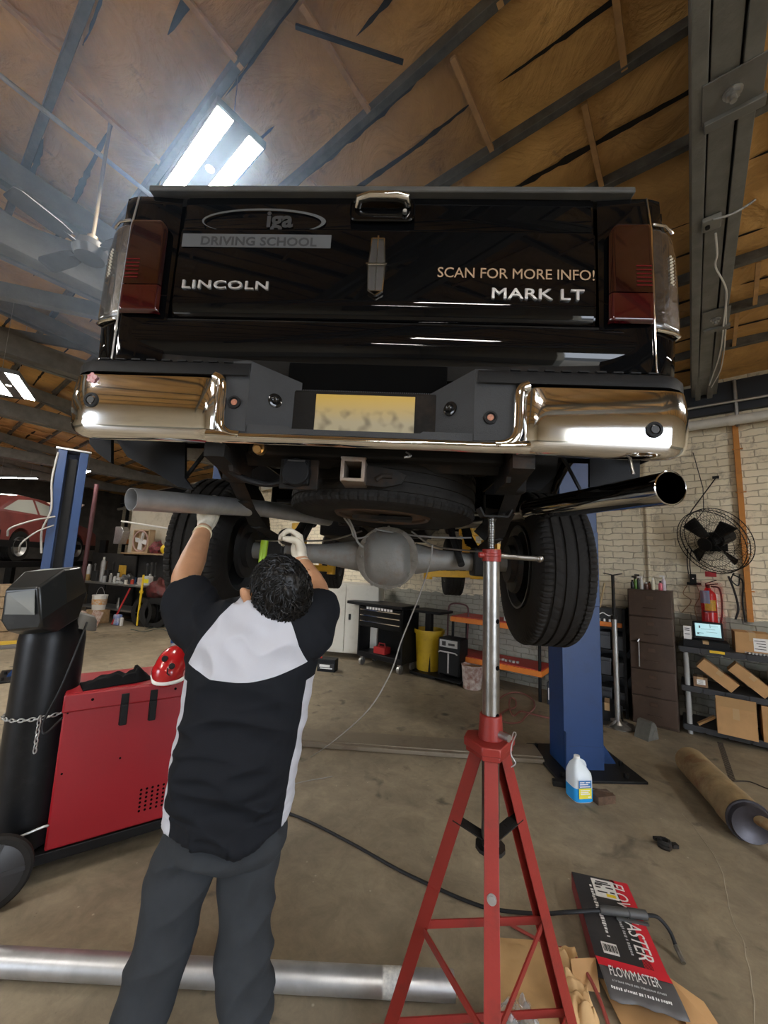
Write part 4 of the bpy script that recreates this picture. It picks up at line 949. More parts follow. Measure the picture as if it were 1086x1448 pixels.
tag(mb.build('floor_cover_plate', mat('worn_plate', (.20, .165, .12), .5, .3, dirt=.6, dirt_col=(.10, .05, .03), dirt_scale=5), bev=.004), 'worn steel cover plate lying across the floor between the lift posts', 'cover plate')

# ------------------------------------------------------------------ things on the floor
j = thing('washer_fluid_jug', 'translucent jug half full of blue washer fluid by the blue post', 'jug', pz(819, 1128), radians(8))
mb = MB(); q = []
def jugring(z, wx, wy, dx=0, k=24):
    return [V((dx + math.copysign(abs(cos(a)) ** .5, cos(a)) * wx, math.copysign(abs(sin(a)) ** .5, sin(a)) * wy, z)) for a in [2 * pi * i / k for i in range(k)]]
mb.loft([jugring(.0, .068, .066), jugring(.01, .075, .073), jugring(.16, .075, .073), jugring(.19, .070, .068), jugring(.235, .045, .045, -.01), jugring(.262, .022, .022, -.012), jugring(.275, .018, .018, -.012)])
jm_ = mat('jug_plastic', (.70, .76, .80), .25, trans=.0, alpha=1); mb.build('bottle', jm_, j)
mb = MB(); mb.loft([jugring(.004, .070, .068), jugring(.01, .0765, .0745), jugring(.095, .0765, .0745), jugring(.096, .06, .06)]); mb.build('fluid', mat('blue_fluid', (.02, .30, .72), .25), j)
mb = MB(); mb.cyl((-.012, 0, .272), (-.012, 0, .292), .021, 20); mb.build('cap', M_['white'], j)
mb = MB(); mb.tube(smoothpath([(.045, 0, .20), (.052, -.0, .225), (.035, 0, .25), (.005, 0, .262)], 6), .011, 10); mb.build('handle', jm_, j)
mb = MB(); mb.bb(-.052, .045, -.0785, -.0765, .035, .105); mb.build('label', mat('label_yellow', (.75, .68, .05), .5), j, sm=0)
mb = MB(); mb.bb(-.052, .045, -.0790, -.0775, .105, .155); lb = mb.build('label', mat('label_blue', (.03, .16, .42), .5), j, sm=0)
mb = MB(); 
for i, (x0, x1, z) in enumerate(((-.045, -.01, .143), (.0, .035, .143), (-.045, .02, .13), (-.045, .035, .115), (-.04, .03, .09), (-.04, .02, .078), (-.04, .03, .066), (.018, .038, .046))): mb.bb(x0, x1, -.0797, -.0785, z - .003, z + .003)
mb.build('print', M_['paper'], lb, sm=0)
mb = MB(); mb.box((0, 0, .028), (.15, .09, .055), rotm(0, 0, 14)); mb.tube([(-.05, .05, .06), (.08, .0, .055)], .006, 6); o = tag(mb.build('wood_block', mat('dirty_wood', (.13, .075, .045), .8, noise_amt=.5, noise_scale=20, bump=.4), bev=.006), 'grimy wood block lying right of the washer fluid jug', 'wood block'); put(o, pz(852, 1133))
mb = MB(); mb.box((0, 0, .02), (.16, .05, .04), rotm(0, 0, -12)); o = tag(mb.build('scrap_block', M_['frame'], bev=.005), 'rusty scrap bar lying behind the washer fluid jug', 'scrap'); put(o, pz(797, 1112))
# caliper slide / hub piece
mb = MB(); mb.lathe([(0, .035), (.012, .040), (.02, .036), (.03, .038), (.042, .030), (.042, .02), (.02, .018)], (0, 0, 0), (0, 0, 1), 20, fn=lambda h, r, k: r * (1 + .12 * (k % 5 == 0))); mb.box((.06, .0, .012), (.035, .03, .02)); mb.box((-.01, .045, .02), (.05, .02, .016))
o = tag(mb.build('bearing_part', M_['frame']), 'small dark metal bearing part lying alone on the floor', 'metal part'); put(o, pz(940, 1198), 0)
# rusty muffler
mu = thing('muffler', 'rusty tan cylindrical muffler with a dark end lying on the floor at right', 'muffler', (pz(995, 1160) + V((.05, .05, 0))))
a0 = pz(975, 1075, .115) - V(mu.location); a1 = pz(1058, 1160, .115) - V(mu.location)
dm = (a1 - a0).normalized()
rm = mat('rusty_muffler', (.50, .36, .19), .6, .4, dirt=.9, dirt_col=(.24, .085, .03), dirt_scale=4, bump=.35, bump_scale=25, noise_amt=.4, noise_scale=6)
mb = MB(); L_ = (a1 - a0).length
mb.lathe([(0, .085), (.015, .108), (.03, .112), (L_ * .55, .114), (L_ * .8, .116), (L_, .114)], a0, dm, 40, fn=lambda h, r, k: r * (1 + .012 * noise.noise(V((h * 9, k * .4, 1)))))
mb.lathe([(L_ * .80, .1185), (L_ * 1.0, .1185), (L_ * 1.0, .112)], a0, dm, 40, cap=False, fn=lambda h, r, k: r * (1 + .03 * sin(k * .5)))
mb.build('shell', rm, mu)
mb = MB(); mb.lathe([(0, .115), (.03, .117), (.05, .110), (.035, .06), (.03, .04)], a1, dm, 36); mb.lathe([(0, .128), (.012, .128)], a1 + dm * .01, dm, 36); mb.build('end_cap', mat('scorched_steel', (.075, .07, .08), .42, .6, noise_amt=.4, noise_scale=10), mu)
mb = MB(); b0 = a1 + dm * .03 + V((.045, .02, .02)); mb.pipe([b0, b0 + dm * .14 + V((.04, 0, .02)), b0 + dm * .3 + V((.12, .0, .03))], .032, .003, 24); mb.build('outlet_pipe', rm, mu)
# long aluminium pipe across the floor
a, b_ = pz(-70, 1356, .05), pz(642, 1394, .05)
mb = MB(); mb.pipe([a, a.lerp(b_, .5), b_], .043, .002, 32); for_lbl = (b_ - a).normalized()
lp = mb.build('aluminised_tube', M_['alum']); tag(lp, 'long silver exhaust tube lying on the floor across the foreground behind the legs', 'metal tube')
mb = MB(); c0 = a.lerp(b_, .86); mb.lathe([(0, .0436), (.085, .0436)], c0, for_lbl, 40, cap=False)
lab = mat('shipping_label', (.66, .65, .60), .6, noise_amt=.55, noise_scale=55, col2=(.40, .40, .38)); mb.build('label', lab, lp)
# muffler carton with lettering
bx = thing('muffler_box', 'flattened black and red muffler carton lying open on the floor', 'carton')
c00, c10, c11, c01 = pz(812, 1236), pz(897, 1246), pz(953, 1425), pz(846, 1405)      # TL TR BR BL on the floor
hh = .085; c00 = pz(810, 1238, hh); c10 = pz(893, 1250, hh); c11 = pz(938, 1384, hh); c01 = pz(842, 1352, hh)
ux = ((c10 - c00) + (c11 - c01)).normalized(); uy = (c00 - c01).normalized(); ux = (ux - uy * ux.dot(uy)).normalized()
Wd = ((c10 - c00).length + (c11 - c01).length) / 2; Ln = ((c00 - c01).length + (c10 - c11).length) / 2
Wd, Ln = Wd, Ln
bx.matrix_world = Matrix.Translation(V((c01.x, c01.y, 0))) @ Matrix.Rotation(atan2(ux.y, ux.x), 4, 'Z')
bk = mat('box_black', (.028, .027, .028), .5, dirt=.25, dirt_col=(.10, .09, .08), dirt_scale=6); rdm = mat('box_red', (.62, .02, .035), .5)
mb = MB(); mb.bb(0, Wd, 0, Ln, .004, hh)
mb.m = 1; mb.bb(-.0012, 0, .0, Ln, .006, hh - .002)
mb.build('carton', [bk, mat('box_side_red', (.16, .015, .02), .6)], bx, sm=0)
mb = MB(); mb.add([(Wd * .72, Ln - .001, hh + .001), (Wd - .001, Ln - .001, hh + .001), (Wd - .001, .001, hh + .001), (Wd * .82, .001, hh + .001)], [(0, 1, 2, 3)])
for i in range(7): mb.add([(Wd * (.68 + .012 * i) - .003 * i, Ln - .001 - .0 * i, hh + .0012), (Wd * (.68 + .012 * i) + .003, Ln - .001, hh + .0012), (Wd * (.70 + .012 * i), Ln * .82, hh + .0012)], [(0, 1, 2)])
for i in range(6): mb.bb(Wd * (.70 + .02 * i), Wd * (.708 + .02 * i), 0.001, Ln * (.10 + .03 * (i % 3)), hh, hh + .0015)
mb.build('red_panel', rdm, bx, sm=0, fixn=False)
wm = mat('print_white', (.75, .74, .72), .5); gm = mat('print_grey', (.42, .42, .42), .5)
R2D = lambda x, y, z, a: Matrix.Translation(V((x, y, z))) @ Matrix.Rotation(radians(a), 4, 'Z')
text('lettering', 'FLOWMASTER', Wd * .33, wm, bx, R2D(Wd * .66, Ln * .97, hh + .0016, -90), sx=.78, ext=.0003, bold=0, spacing=.95, shear=.15)
def scrib(name, m, par, x0, y0, L_, h_, M, seed):      # illegible small print
    r_ = random.Random(seed); q = MB(); q.M = M; t_ = 0
    while t_ < L_:
        w_ = r_.uniform(.25, .7) * h_; q.bb(x0 + t_, x0 + t_ + w_, y0 + h_ * r_.uniform(0, .2), y0 + h_ * r_.uniform(.7, 1), 0, .0006); t_ += w_ + h_ * (r_.uniform(.2, .35) if r_.random() > .2 else .7)
    return q.build(name, m, par, sm=0)
scrib('small_print', gm, bx, 0, 0, .20, .014, R2D(Wd * .56, Ln * .55, hh + .0010, -90), 1)
scrib('small_print', wm, bx, 0, 0, .14, .018, R2D(Wd * .25, Ln * .86, hh + .0010, -90), 2)
scrib('small_print', wm, bx, 0, 0, .12, .018, R2D(Wd * .27, Ln * .50, hh + .0010, -90), 3)
mb = MB(); mb.bb(Wd * .33, Wd * .72, Ln * .72, Ln * .965, hh, hh + .0018); sl_ = mb.build('sticker', M_['paper'], bx, sm=0)
mb = MB()
for i, (x0, x1, y) in enumerate(((.40, .62, .93), (.38, .66, .905), (.37, .50, .885), (.55, .68, .86), (.37, .46, .85), (.38, .55, .79), (.6, .68, .80))): mb.bb(Wd * x0, Wd * x1, Ln * y - .004, Ln * y + .004, hh + .0018, hh + .0022)
mb.build('print', M_['ink'], sl_, sm=0)
mb = MB(); mb.bb(Wd * .52, Wd * .68, Ln * .735, Ln * .775, hh + .0018, hh + .0024); mb.build('yellow_patch', mat('patch_yellow', (.8, .6, .02), .5), sl_, sm=0)
mb = MB(); mb.bb(Wd * .15, Wd * .38, Ln * .06, Ln * .17, hh, hh + .0014); q_ = mb.build('sticker', M_['paper'], bx, sm=0)
mb = MB()
for i in range(12): mb.bb(Wd * (.165 + .017 * i), Wd * (.165 + .017 * i) + .002 + .001 * (i % 3), Ln * .08, Ln * .15, hh + .0014, hh + .0018)
mb.build('print', M_['ink'], q_, sm=0)
# open end flap drooping towards the camera
FL = .125
mb = MB()
def flap(u, v):
    x = u * Wd + .0; a = v; return (x + .02 * v, -FL * v * (1 + .10 * noise.noise(V((u * 4, 0, 0))) * (v > .9)), hh - .030 * v ** 2 + .004 * noise.noise(V((u * 9, v * 5, 0))))
mb.grid(flap, 30, 8); fl = mb.build('end_flap', mat('flap_grey', (.085, .08, .08), .5, noise_amt=.2), bx, sm=60); fl.modifiers.new('s', 'SOLIDIFY').thickness = .003
mb = MB(); mb.add([(0, 0, hh + .003), (Wd, 0, hh + .003), (Wd + .004, -.032, hh + .001), (.004, -.032, hh + .001)], [(0, 1, 2, 3)]); mb.build('red_band', rdm, fl, sm=0, fixn=False)
text('lettering', 'FLOWMASTER', .052, wm, fl, Matrix.Translation(V((Wd * .14, -.066, hh + .0026))) @ Matrix.Rotation(radians(4), 4, 'X'), sx=Wd * .74 / .052 / 7.0, ext=.0004, bold=0)
scrib('small_print', gm, fl, 0, 0, Wd * .70, .007, Matrix.Translation(V((Wd * .16, -.080, hh - .0068))) @ Matrix.Rotation(radians(14), 4, 'X'), 4)
scrib('small_print', wm, fl, 0, 0, Wd * .78, .009, Matrix.Translation(V((Wd * .12, -.102, hh - .0135))) @ Matrix.Rotation(radians(20), 4, 'X'), 5)
mb = MB()
for poly in ([(0, 0, .08), (-.10, -.03, .075), (-.10, -.10, .03), (0, -.06, .01)], [(Wd, 0, .08), (Wd + .10, -.04, .06), (Wd + .15, -.17, .02), (Wd + .02, -.13, .005)], [(0.01, 0, .008), (Wd, 0, .008), (Wd + .05, -.20, .006), (.05, -.17, .006)]):
    mb.add(poly, [(0, 1, 2, 3)])
o = mb.build('inner_flaps', M_['card'], bx, sm=0, fixn=False); o.modifiers.new('s', 'SOLIDIFY').thickness = .003
# crumpled kraft paper and clear bag under the stand
def crumple(name, label, cat, mtl, corners, hgt, seed, n=46, sc=7.0, **k):
    a, b, c, d = corners; mb = MB(); cen = (a + b + c + d) / 4
    def f(u, v):
        p = (a * (1 - u) + b * u) * (1 - v) + (d * (1 - u) + c * u) * v
        e = min(u, 1 - u, v, 1 - v)
        q = V((p.x * sc, p.y * sc, seed)); r1 = abs(noise.noise(q)); r2 = abs(noise.noise(q * 2.3 + V((5, 1, 0))))
        return p - cen + V((.03 * noise.noise(q * .8), .03 * noise.noise(q * .8 + V((9, 0, 0))), .004 + hgt * (r1 * 1.3 + r2 * .7) * min(1, e * 6 + .25)))
    mb.grid(f, n, n); o = mb.build(name, mtl, sm=25, fixn=False); tag(o, label, cat); put(o, (cen.x, cen.y, 0)); return o
crumple('kraft_paper', 'brown crumpled packing paper on the floor behind the red jack stand legs', 'packing paper', M_['kraftp'], (pz(690, 1325), pz(775, 1335), pz(800, 1450), pz(695, 1440)), .018, 1, sc=4.5)
crumple('kraft_paper', 'brown folded paper standing up between the stand leg and the muffler carton', 'packing paper', M_['kraftp'], (pz(785, 1345), pz(818, 1352), pz(850, 1470), pz(805, 1475)), .075, 5, sc=11)
crumple('plastic_bag', 'clear crumpled plastic bag on the brown packing paper', 'plastic bag', mat('clear_film', (.60, .62, .64), .12, spec=.8, alpha=.38), (pz(690, 1405, .04), pz(745, 1400, .04), pz(775, 1455, .04), pz(690, 1470, .04)), .06, 9, sc=14)
# welding torch and cable
cp = [pz(404, 1148, .01), pz(440, 1163, .01), pz(500, 1194, .01), pz(560, 1228, .01), pz(610, 1252, .01), pz(660, 1274, .012), pz(700, 1286, .012), pz(760, 1292, .03), pz(800, 1290, .085), pz(850, 1287, hh + .018)]
cp = [pz(330, 1118, .01), pz(250, 1130, .02)][::-1] + cp
tw = thing('welding_torch', 'black welding torch with its cable lying over the muffler carton', 'welding torch', (0, 0, 0))
mb = MB(); mb.tube(smoothpath(cp, 8), .0085, 10); mb.build('cable', M_['cable'], tw)
h0, h1 = pz(848, 1286, hh + .020), pz(914, 1294, hh + .020)
mb = MB(); mb.tube([h0, h0.lerp(h1, .08), h0.lerp(h1, .6), h0.lerp(h1, .62), h1], [.013, .017, .017, .020, .018], 14); mb.bar(h0.lerp(h1, .3) + V((0, -.02, -.012)), h0.lerp(h1, .95) + V((0, -.03, -.015)), .012, .008); mb.build('grip', mat('grip_grey', (.06, .06, .058), .5), tw)
nk = [h1, pz(930, 1297, hh + .02), pz(946, 1315, .07), pz(956, 1338, .03)]
mb = MB(); mb.tube(smoothpath(nk, 6), .008, 10); mb.build('gooseneck', M_['cable'], tw)
n0, n1 = pz(956, 1338, .03), pz(967, 1362, .012)
mb = MB(); mb.tube([n0, n0.lerp(n1, .1), n1], [.011, .011, .009], 14); mb.build('nozzle', M_['steel'], tw)
mb = MB(); pts = [pz(697, 1290, .02), pz(730, 1312, .01), pz(780, 1338, .008), pz(805, 1345, .03), pz(835, 1385, .05), pz(860, 1448, .02), pz(870, 1500, .01)]
mb.tube(smoothpath(pts, 8), .007, 8); tag(mb.build('air_hose', mat('red_hose', (.28, .045, .035), .5)), 'thin dark red hose curling past the right foot of the jack stand', 'hose')
mb = MB(); pts = [pz(x, y, .012 + .006 * (i % 4 == 2)) for i, (x, y) in enumerate(((696, 1016), (704, 1012), (700, 1000), (711, 984), (731, 979), (750, 986), (756, 999), (744, 1012), (735, 1021), (717, 1022), (705, 1014), (716, 1004), (728, 1000), (729, 990), (722, 987), (720, 998), (726, 1012), (736, 1006), (750, 1009), (776, 1015), (800, 1016)))]
mb.tube(smoothpath(pts, 6), .010, 8); tag(mb.build('coiled_hose', mat('dull_red_hose', (.20, .075, .06), .55)), 'dull red hose coiled on the floor left of the blue post', 'hose')
mb = MB(); pts = [pz(402, 1090, .006), pY(455, 1062, 2.3) + V((0, 0, -.02)), pY(520, 1000, 1.95), pY(548, 960, 1.9), pY(568, 905, 1.86), pY(590, 850, 1.83), pY(607, 800, 1.80), pY(612, 770, 1.79)]
pts[0] = pz(380, 1100, .006); pts[1] = pz(440, 1070, .006); pts[2] = pY(505, 1020, 2.05)
mb.tube(smoothpath(pts, 8), .0032, 6); tag(mb.build('test_lead', M_['wire']), 'thin grey wire hanging from the truck axle down to the floor', 'wire')
mb = MB(); mb.tube(smoothpath([pz(405, 1112, .004), pz(430, 1105, .004), pz(470, 1098, .004)], 6), .0025, 6); tag(mb.build('loose_wire', M_['wire']), 'short thin wire lying on the floor right of the mechanic', 'wire')
for pos, sz in (((862, 1020), .3),): pass
# wedge chock
mb = MB(); mb.prism([(-.09, 0), (.09, 0), (.06, .13), (.02, .17), (-.02, .16)], lambda x, z: (x, -.07, z), lambda x, z: (x, .07, z)); mb.prism([(-.02, .04), (.05, .04), (.03, .10)], lambda x, z: (x, -.073, z), lambda x, z: (x, -.069, z))
o = tag(mb.build('wheel_chock', mat('chock_grey', (.12, .12, .105), .6, noise_amt=.3, noise_scale=20), sm=0, bev=.004), 'dark grey wedge chock on the floor below the filing cabinet', 'wheel chock'); put(o, pz(914, 1043), radians(25))
# T topped support stand
ts = thing('support_stand', 'slim steel T-topped support stand left of the brown filing cabinet', 'support stand', pz(874, 1026), 0)
mb = MB(); mb.cyl((0, 0, .01), (0, 0, 1.15), .027, 18); mb.build('lower_tube', M_['galv'], ts)
mb = MB(); mb.cyl((0, 0, 1.0), (0, 0, 1.62), .017, 14); mb.cyl((0, 0, 1.13), (0, 0, 1.17), .034, 16); mb.build('upper_tube', M_['frame'], ts)
mb = MB(); mb.bar((-.10, 0, 1.64), (0, 0, 1.62), .04, .008); mb.bar((0, 0, 1.62), (.10, 0, 1.64), .04, .008); mb.build('yoke', M_['frame'], ts, sm=0)
mb = MB(); mb.lathe([(0, .17), (.012, .17), (.014, .05), (.05, .03)], (0, 0, 0), (0, 0, 1), 32)
for k in range(4): a = k * pi / 2 + .4; mb.bar((0, 0, .06), (.15 * cos(a), .15 * sin(a), .012), .006, .03)
mb.build('base', M_['steel'], ts)

# ------------------------------------------------------------------ welder cart
F0 = V((-1.64, 2.17, 0)); wa = atan2(.31, .46)
wc = thing('welder', 'large red welding machine on a wheeled cart beside the mechanic', 'welder', F0, wa)
BW, BD, Z0, Z1 = .74, .40, .14, .90
RM = M_['red']
mb = MB(); mb.bb(0, BW, 0, BD, Z0, Z1 - .035); mb.bb(-.006, BW + .006, -.006, BD + .006, Z1 - .10, Z1 - .004); mb.build('cabinet', RM, wc, bev=.010)
mb = MB(); mb.bb(-.002, BW + .002, -.002, BD + .002, Z1 - .006, Z1); mb.build('lid', RM, wc, bev=.003)
mb = MB()
for r in range(6):
    for c in range(6): mb.lathe([(0, .0062), (.0015, .0062)], (.40 + r * .028, -.0005, .215 + c * .022), (0, -1, 0), 12)
mb.build('vent_holes', M_['dark'], wc)
for x in (.27, .41):
    mb = MB(); mb.bb(x - .019, x + .019, -.012, -.005, .70, .865); lt = mb.build('latch', M_['blackm'], wc, bev=.003)
    mb = MB(); mb.bb(x - .015, x + .019, -.026, -.011, .70, .81); mb.build('latch_lever', M_['plastic'], lt, bev=.004)
mb = MB()
for x in (.12, .52): mb.lathe([(0, .007), (.003, .007)], (x, -.006, .855), (0, -1, 0), 10)
for x, z in ((.02, .80), (.03, .5), (.28, .52)): mb.lathe([(0, .005), (.003, .005)], (x, -.0, z), (0, -1, 0), 10)
mb.build('screw_holes', M_['dark'], wc)
mb = MB(); mb.bb(-.50, BW + .02, .0, BD, .085, .135); mb.bb(-.52, -.46, .03, BD - .03, .10, .16); mb.bb(-.14, -.125, .05, .35, .42, .62); mb.bb(-.14, 0, .05, .06, .42, .62); mb.build('cart_base', M_['blackm'], wc, bev=.004)
for y in (-.10, BD + .03):
    mb = MB(); mb.lathe([(-.02, .140), (-.02, .155), (-.012, .165), (.012, .165), (.02, .155), (.02, .140)], (-.19, y, .165), (0, 1, 0), 36); mb.build('wheel', M_['rubber'], wc)
    mb = MB(); mb.lathe([(-.022, .13), (-.014, .142), (.014, .142), (.022, .13)], (-.19, y, .165), (0, 1, 0), 36)
    for k in range(5):
        a = 2 * pi * k / 5; mb.bar((-.19, y - .024, .165), (-.19 + .135 * cos(a), y - .020, .165 + .135 * sin(a)), .004, .02, up=(-sin(a), 0, cos(a)))
    hub = mb.build('wheel_hub', mat('hub_black', (.03, .03, .032), .45), wc); mb = MB(); mb.lathe([(0, .022), (.012, .018)], (-.19, y - .024, .165), (0, -1, 0), 18); mb.build('hub_cap', M_['galv'], wc)
for x in (.62,):
    for y in (.06, BD - .06): mb = MB(); mb.cyl((x, y - .015, .045), (x, y + .015, .045), .045, 20); mb.build('caster', M_['rubber'], wc)
mb = MB(); mb.tube(smoothpath([(-.42, -.02, .29), (-.25, -.03, .24), (-.02, -.015, .27), (0, .0, .26)], 6), .006, 8); mb.build('cart_rod', M_['galv'], wc)
# gas cylinder strapped behind it
GC = pY(55, 1040, 2.25); GC.z = 0
gcx, gcy = GC.x, GC.y
gc = thing('gas_cylinder', 'tall black gas cylinder chained to the left end of the welder', 'gas cylinder', (gcx, gcy, 0))
mb = MB(); mb.lathe([(.14, .0), (.14, .130), (.155, .148), (.6, .1485), (1.16, .148), (1.23, .138), (1.29, .105), (1.33, .055), (1.36, .035), (1.38, .035)], (0, 0, 0), (0, 0, 1), 48, cap=False); mb.build('tank', mat('tank_black', (.008, .0085, .010), .36, 0, .25, dirt=.25, dirt_col=(.04, .04, .04), dirt_scale=11, noise_amt=.3, noise_scale=6), gc)
mb = MB(); mb.cyl((0, 0, 1.37), (0, 0, 1.41), .03, 16); mb.build('valve', mat('brass', (.5, .35, .12), .35, 1), gc)
wht = mat('cap_pale', (.10, .095, .085), .6)
mb = MB(); mb.lathe([(0, .08), (.05, .06), (.07, .04)], (0.10, .06, 1.22), (.3, .2, 1), 20); mb.build('collar', wht, gc)
mb = MB()
def link(c, t_, up, L_=.030, w_=.016, r=.0032):
    t_ = t_.normalized(); up = (up - t_ * up.dot(t_)).normalized(); pts = []
    for k in range(13):
        a = 2 * pi * k / 12; pts.append(c + t_ * (cos(a) * L_ / 2) + up * (sin(a) * w_ / 2))
    mb.tube(pts, r, 6, cap=False)
zc = .80
for k in range(22):
    a = radians(-150 + k * 8.5); p = V((.154 * cos(a), .154 * sin(a), zc - .02 + .02 * (k / 22))); t_ = V((-sin(a), cos(a), .1)); link(p, t_, V((cos(a), sin(a), 0)) if k % 2 else V((0, 0, 1)))
for k in range(8):
    p = V((.10, -.135, zc - .005 - k * .022)); link(p, V((.1, 0, 1)), V((1, 0, 0)) if k % 2 else V((0, 1, 0)), .028)
mb.build('chain', M_['galv'], gc)
mb = MB(); hp = [pY(123, 880, 2.2), pY(108, 920, 2.11), pY(85, 975, 2.08), pY(64, 1015, 2.08), pY(60, 1032, 2.08), pY(66, 1036, 2.08), pY(88, 1015, 2.15)]
mb.tube(smoothpath([p - V((gcx, gcy, 0)) for p in hp], 8), .0055, 8); mb.build('gas_hose', M_['cable'], gc)
# black welding helmet resting on the cylinder
hc = pY(66, 850, 2.12)
hl = thing('welding_helmet', 'black angular welding helmet perched on top of the gas cylinder', 'welding helmet', (hc.x, hc.y, hc.z - .15), radians(12))
mb = MB(); HB = mat('helmet_black', (.012, .013, .013), .28, 0, .4, dirt=.4, dirt_col=(.045, .045, .042), dirt_scale=14)
# front face with window at left/front, faceted shell
def pt(x, y, z): return V((x, y, z))
fr = [pt(-.125, -.12, .215), pt(.035, -.15, .235), pt(.065, -.155, .07), pt(.06, -.13, .03), pt(-.10, -.10, .01), pt(-.125, -.115, .06)]
md = [pt(-.115, -.02, .30), pt(.085, -.045, .325), pt(.125, -.06, .15), pt(.10, -.06, .0), pt(-.08, -.03, -.02), pt(-.13, -.02, .10)]
bk_ = [pt(-.09, .10, .315), pt(.09, .09, .335), pt(.15, .07, .20), pt(.13, .06, .05), pt(-.06, .10, .02), pt(-.12, .10, .15)]
en = [pt(-.06, .18, .26), pt(.07, .17, .27), pt(.12, .14, .18), pt(.10, .13, .08), pt(-.04, .16, .06), pt(-.09, .17, .15)]
mb.loft([fr, md, bk_, en]); mb.build('shell', HB, hl, sm=20, bev=.012, seg=3)
mb = MB(); nrm_ = (fr[1] - fr[0]).cross(fr[5] - fr[0]).normalized()
if nrm_.y > 0: nrm_ = -nrm_
c4 = [fr[0].lerp(fr[2], .10), fr[1].lerp(fr[5], .08), fr[2].lerp(fr[0], .14) + V((0, 0, .01)), fr[5].lerp(fr[1], .12) + V((0, 0, .015))]
mb.add([p + nrm_ * .004 for p in c4] + [p + nrm_ * .001 for p in c4], [(0, 1, 2, 3), (0, 4, 5, 1), (1, 5, 6, 2), (2, 6, 7, 3), (3, 7, 4, 0)])
mb.build('lens_window', mat('helmet_lens', (.075, .078, .065), .15, coat=.6), hl, sm=0, fixn=False)
# red helmet + dark jacket + bottle on the welder
rh = thing('welding_helmet', 'red welding helmet with black knobs lying on the red welder', 'welding helmet', pY(240, 958, 2.42) * 1.0, radians(10))
rh.location.z = Z1 + .015
mb = MB(); mb.sph((0, 0, .085), (.085, .075, .115), 28, 18, R=rotm(-28, 14, 0), fn=lambda p, q: q * (1 + .10 * (p.z < -.2)) if p.y < .5 else V((q.x, q.y * .6, q.z))); mb.build('shell', mat('helmet_red', (.45, .012, .015), .22, coat=.5), rh)
for x, z in ((-.018, .135), (.030, .098)):
    mb = MB(); mb.lathe([(0, .017), (.008, .016), (.010, .008)], (x, -.080 + (z - .1) * .5, z), (.1, -.9, .35), 18); mb.build('knob', M_['plastic'], rh)
mb = MB(); mb.tube([(.012, -.085, .09), (.012, -.09, .06), (.026, -.09, .05)], .004, 6); mb.build('strap', M_['plastic'], rh)
mb = MB(); mb.tube(smoothpath([(-.09, -.02, .03), (-.05, -.08, .005), (.03, -.08, .004), (.09, -.03, .02), (.10, .02, .08)], 6), .010, 10); mb.build('headband', M_['white'], rh)
jk = pY(165, 968, 2.40)
mb = MB()
def jf(u, v):
    x = -.17 + .34 * u; y = -.09 + .18 * v; q = V((x * 14, y * 14, 2)); e = min(1, min(u, 1 - u) * 5) * min(1, min(v, 1 - v) * 5)
    y += .03 * noise.noise(V((x * 8, 0, 4))); rot = .35
    return (x, y + x * .05, .003 + (.030 + .035 * abs(noise.noise(q)) + .02 * noise.noise(q * .6) + .02 * (u > .75)) * e)
mb.grid(jf, 60, 36); o = mb.build('work_glove', mat('black_cloth', (.008, .008, .009), .9, spec=.1), sm=180); tag(o, 'crumpled black cloth gloves lying on top of the red welder', 'gloves'); o.location = (jk.x, jk.y, Z1); o.rotation_euler = (0, 0, wa + .15); o.modifiers.new('s', 'SOLIDIFY').thickness = .004
sb = thing('spray_bottle', 'small clear bottle with blue cap behind the red helmet', 'bottle', (pY(252, 930, 2.62).x, 2.62, Z1 - .06)); sb.location = V(wc.matrix_basis @ V((.52, .30, Z1)))
mb = MB(); mb.lathe([(0, .03), (.01, .034), (.12, .034), (.15, .018), (.17, .016)], (0, 0, 0), (0, 0, 1), 24); mb.build('bottle', mat('bottle_grey', (.45, .46, .46), .2), sb)
mb = MB(); mb.cyl((0, 0, .165), (0, 0, .19), .018, 16); mb.build('cap', mat('blue_cap', (.03, .12, .45), .4), sb)
mb = MB(); mb.cyl((0, 0, 0), (0, 0, .012), .022, 16); mb.box((.03, .01, .01), (.06, .03, .02)); o = tag(mb.build('tape_measure', M_['galv'], bev=.003), 'small silver metal clamp lying beside the red helmet on the welder', 'clamp'); o.location = wc.matrix_basis @ V((.44, .18, Z1))
_bt, _bp, _pB, _pBz = bthing, bput, pB, pBz
# ------------------------------------------------------------------ overhead things on the trusses
def bolt_plate(name, label, px, py, w_, h_, rz_=0):
    c = pBz(px, py, 3.80); t = bthing(name, label, 'truss plate', (c.x, c.y, 3.80))
    mb = MB(); mb.bb(-w_ / 2, w_ / 2, -h_ / 2, h_ / 2, -.008, 0); mb.bb(-w_ / 2 + .01, w_ / 2 + .01, h_ / 2 - .02, h_ / 2 + .03, -.03, -.0); mb.build('plate', mat('plate_grey', (.20, .20, .19), .5, .3, dirt=.4), t, bev=.003)
    mb = MB(); mb.cyl((0, 0, -.055), (0, 0, -.008), .013, 14); mb.cyl((0, 0, -.032), (0, 0, -.012), .027, 6); mb.cyl((0, 0, -.012), (0, 0, -.006), .036, 18); mb.build('bolt', M_['galv'], t); return t
bolt_plate('truss_plate', 'large grey bolted steel plate under the truss near the upper right corner', 1036, 128, .215, .20)
bolt_plate('truss_plate', 'grey bolted plate lower on the truss beside the truck taillight', 1012, 450, .18, .30)
c = pBz(1006, 312, 3.8); t = bthing('pull_chain_switch', 'small junction box with a white cord and pull chain under the truss', 'switch', (c.x, c.y, 3.8))
mb = MB(); mb.bb(-.045, .045, -.05, .05, -.03, 0); mb.build('box', mat('plate_grey2', (.26, .26, .24), .5), t, bev=.006)
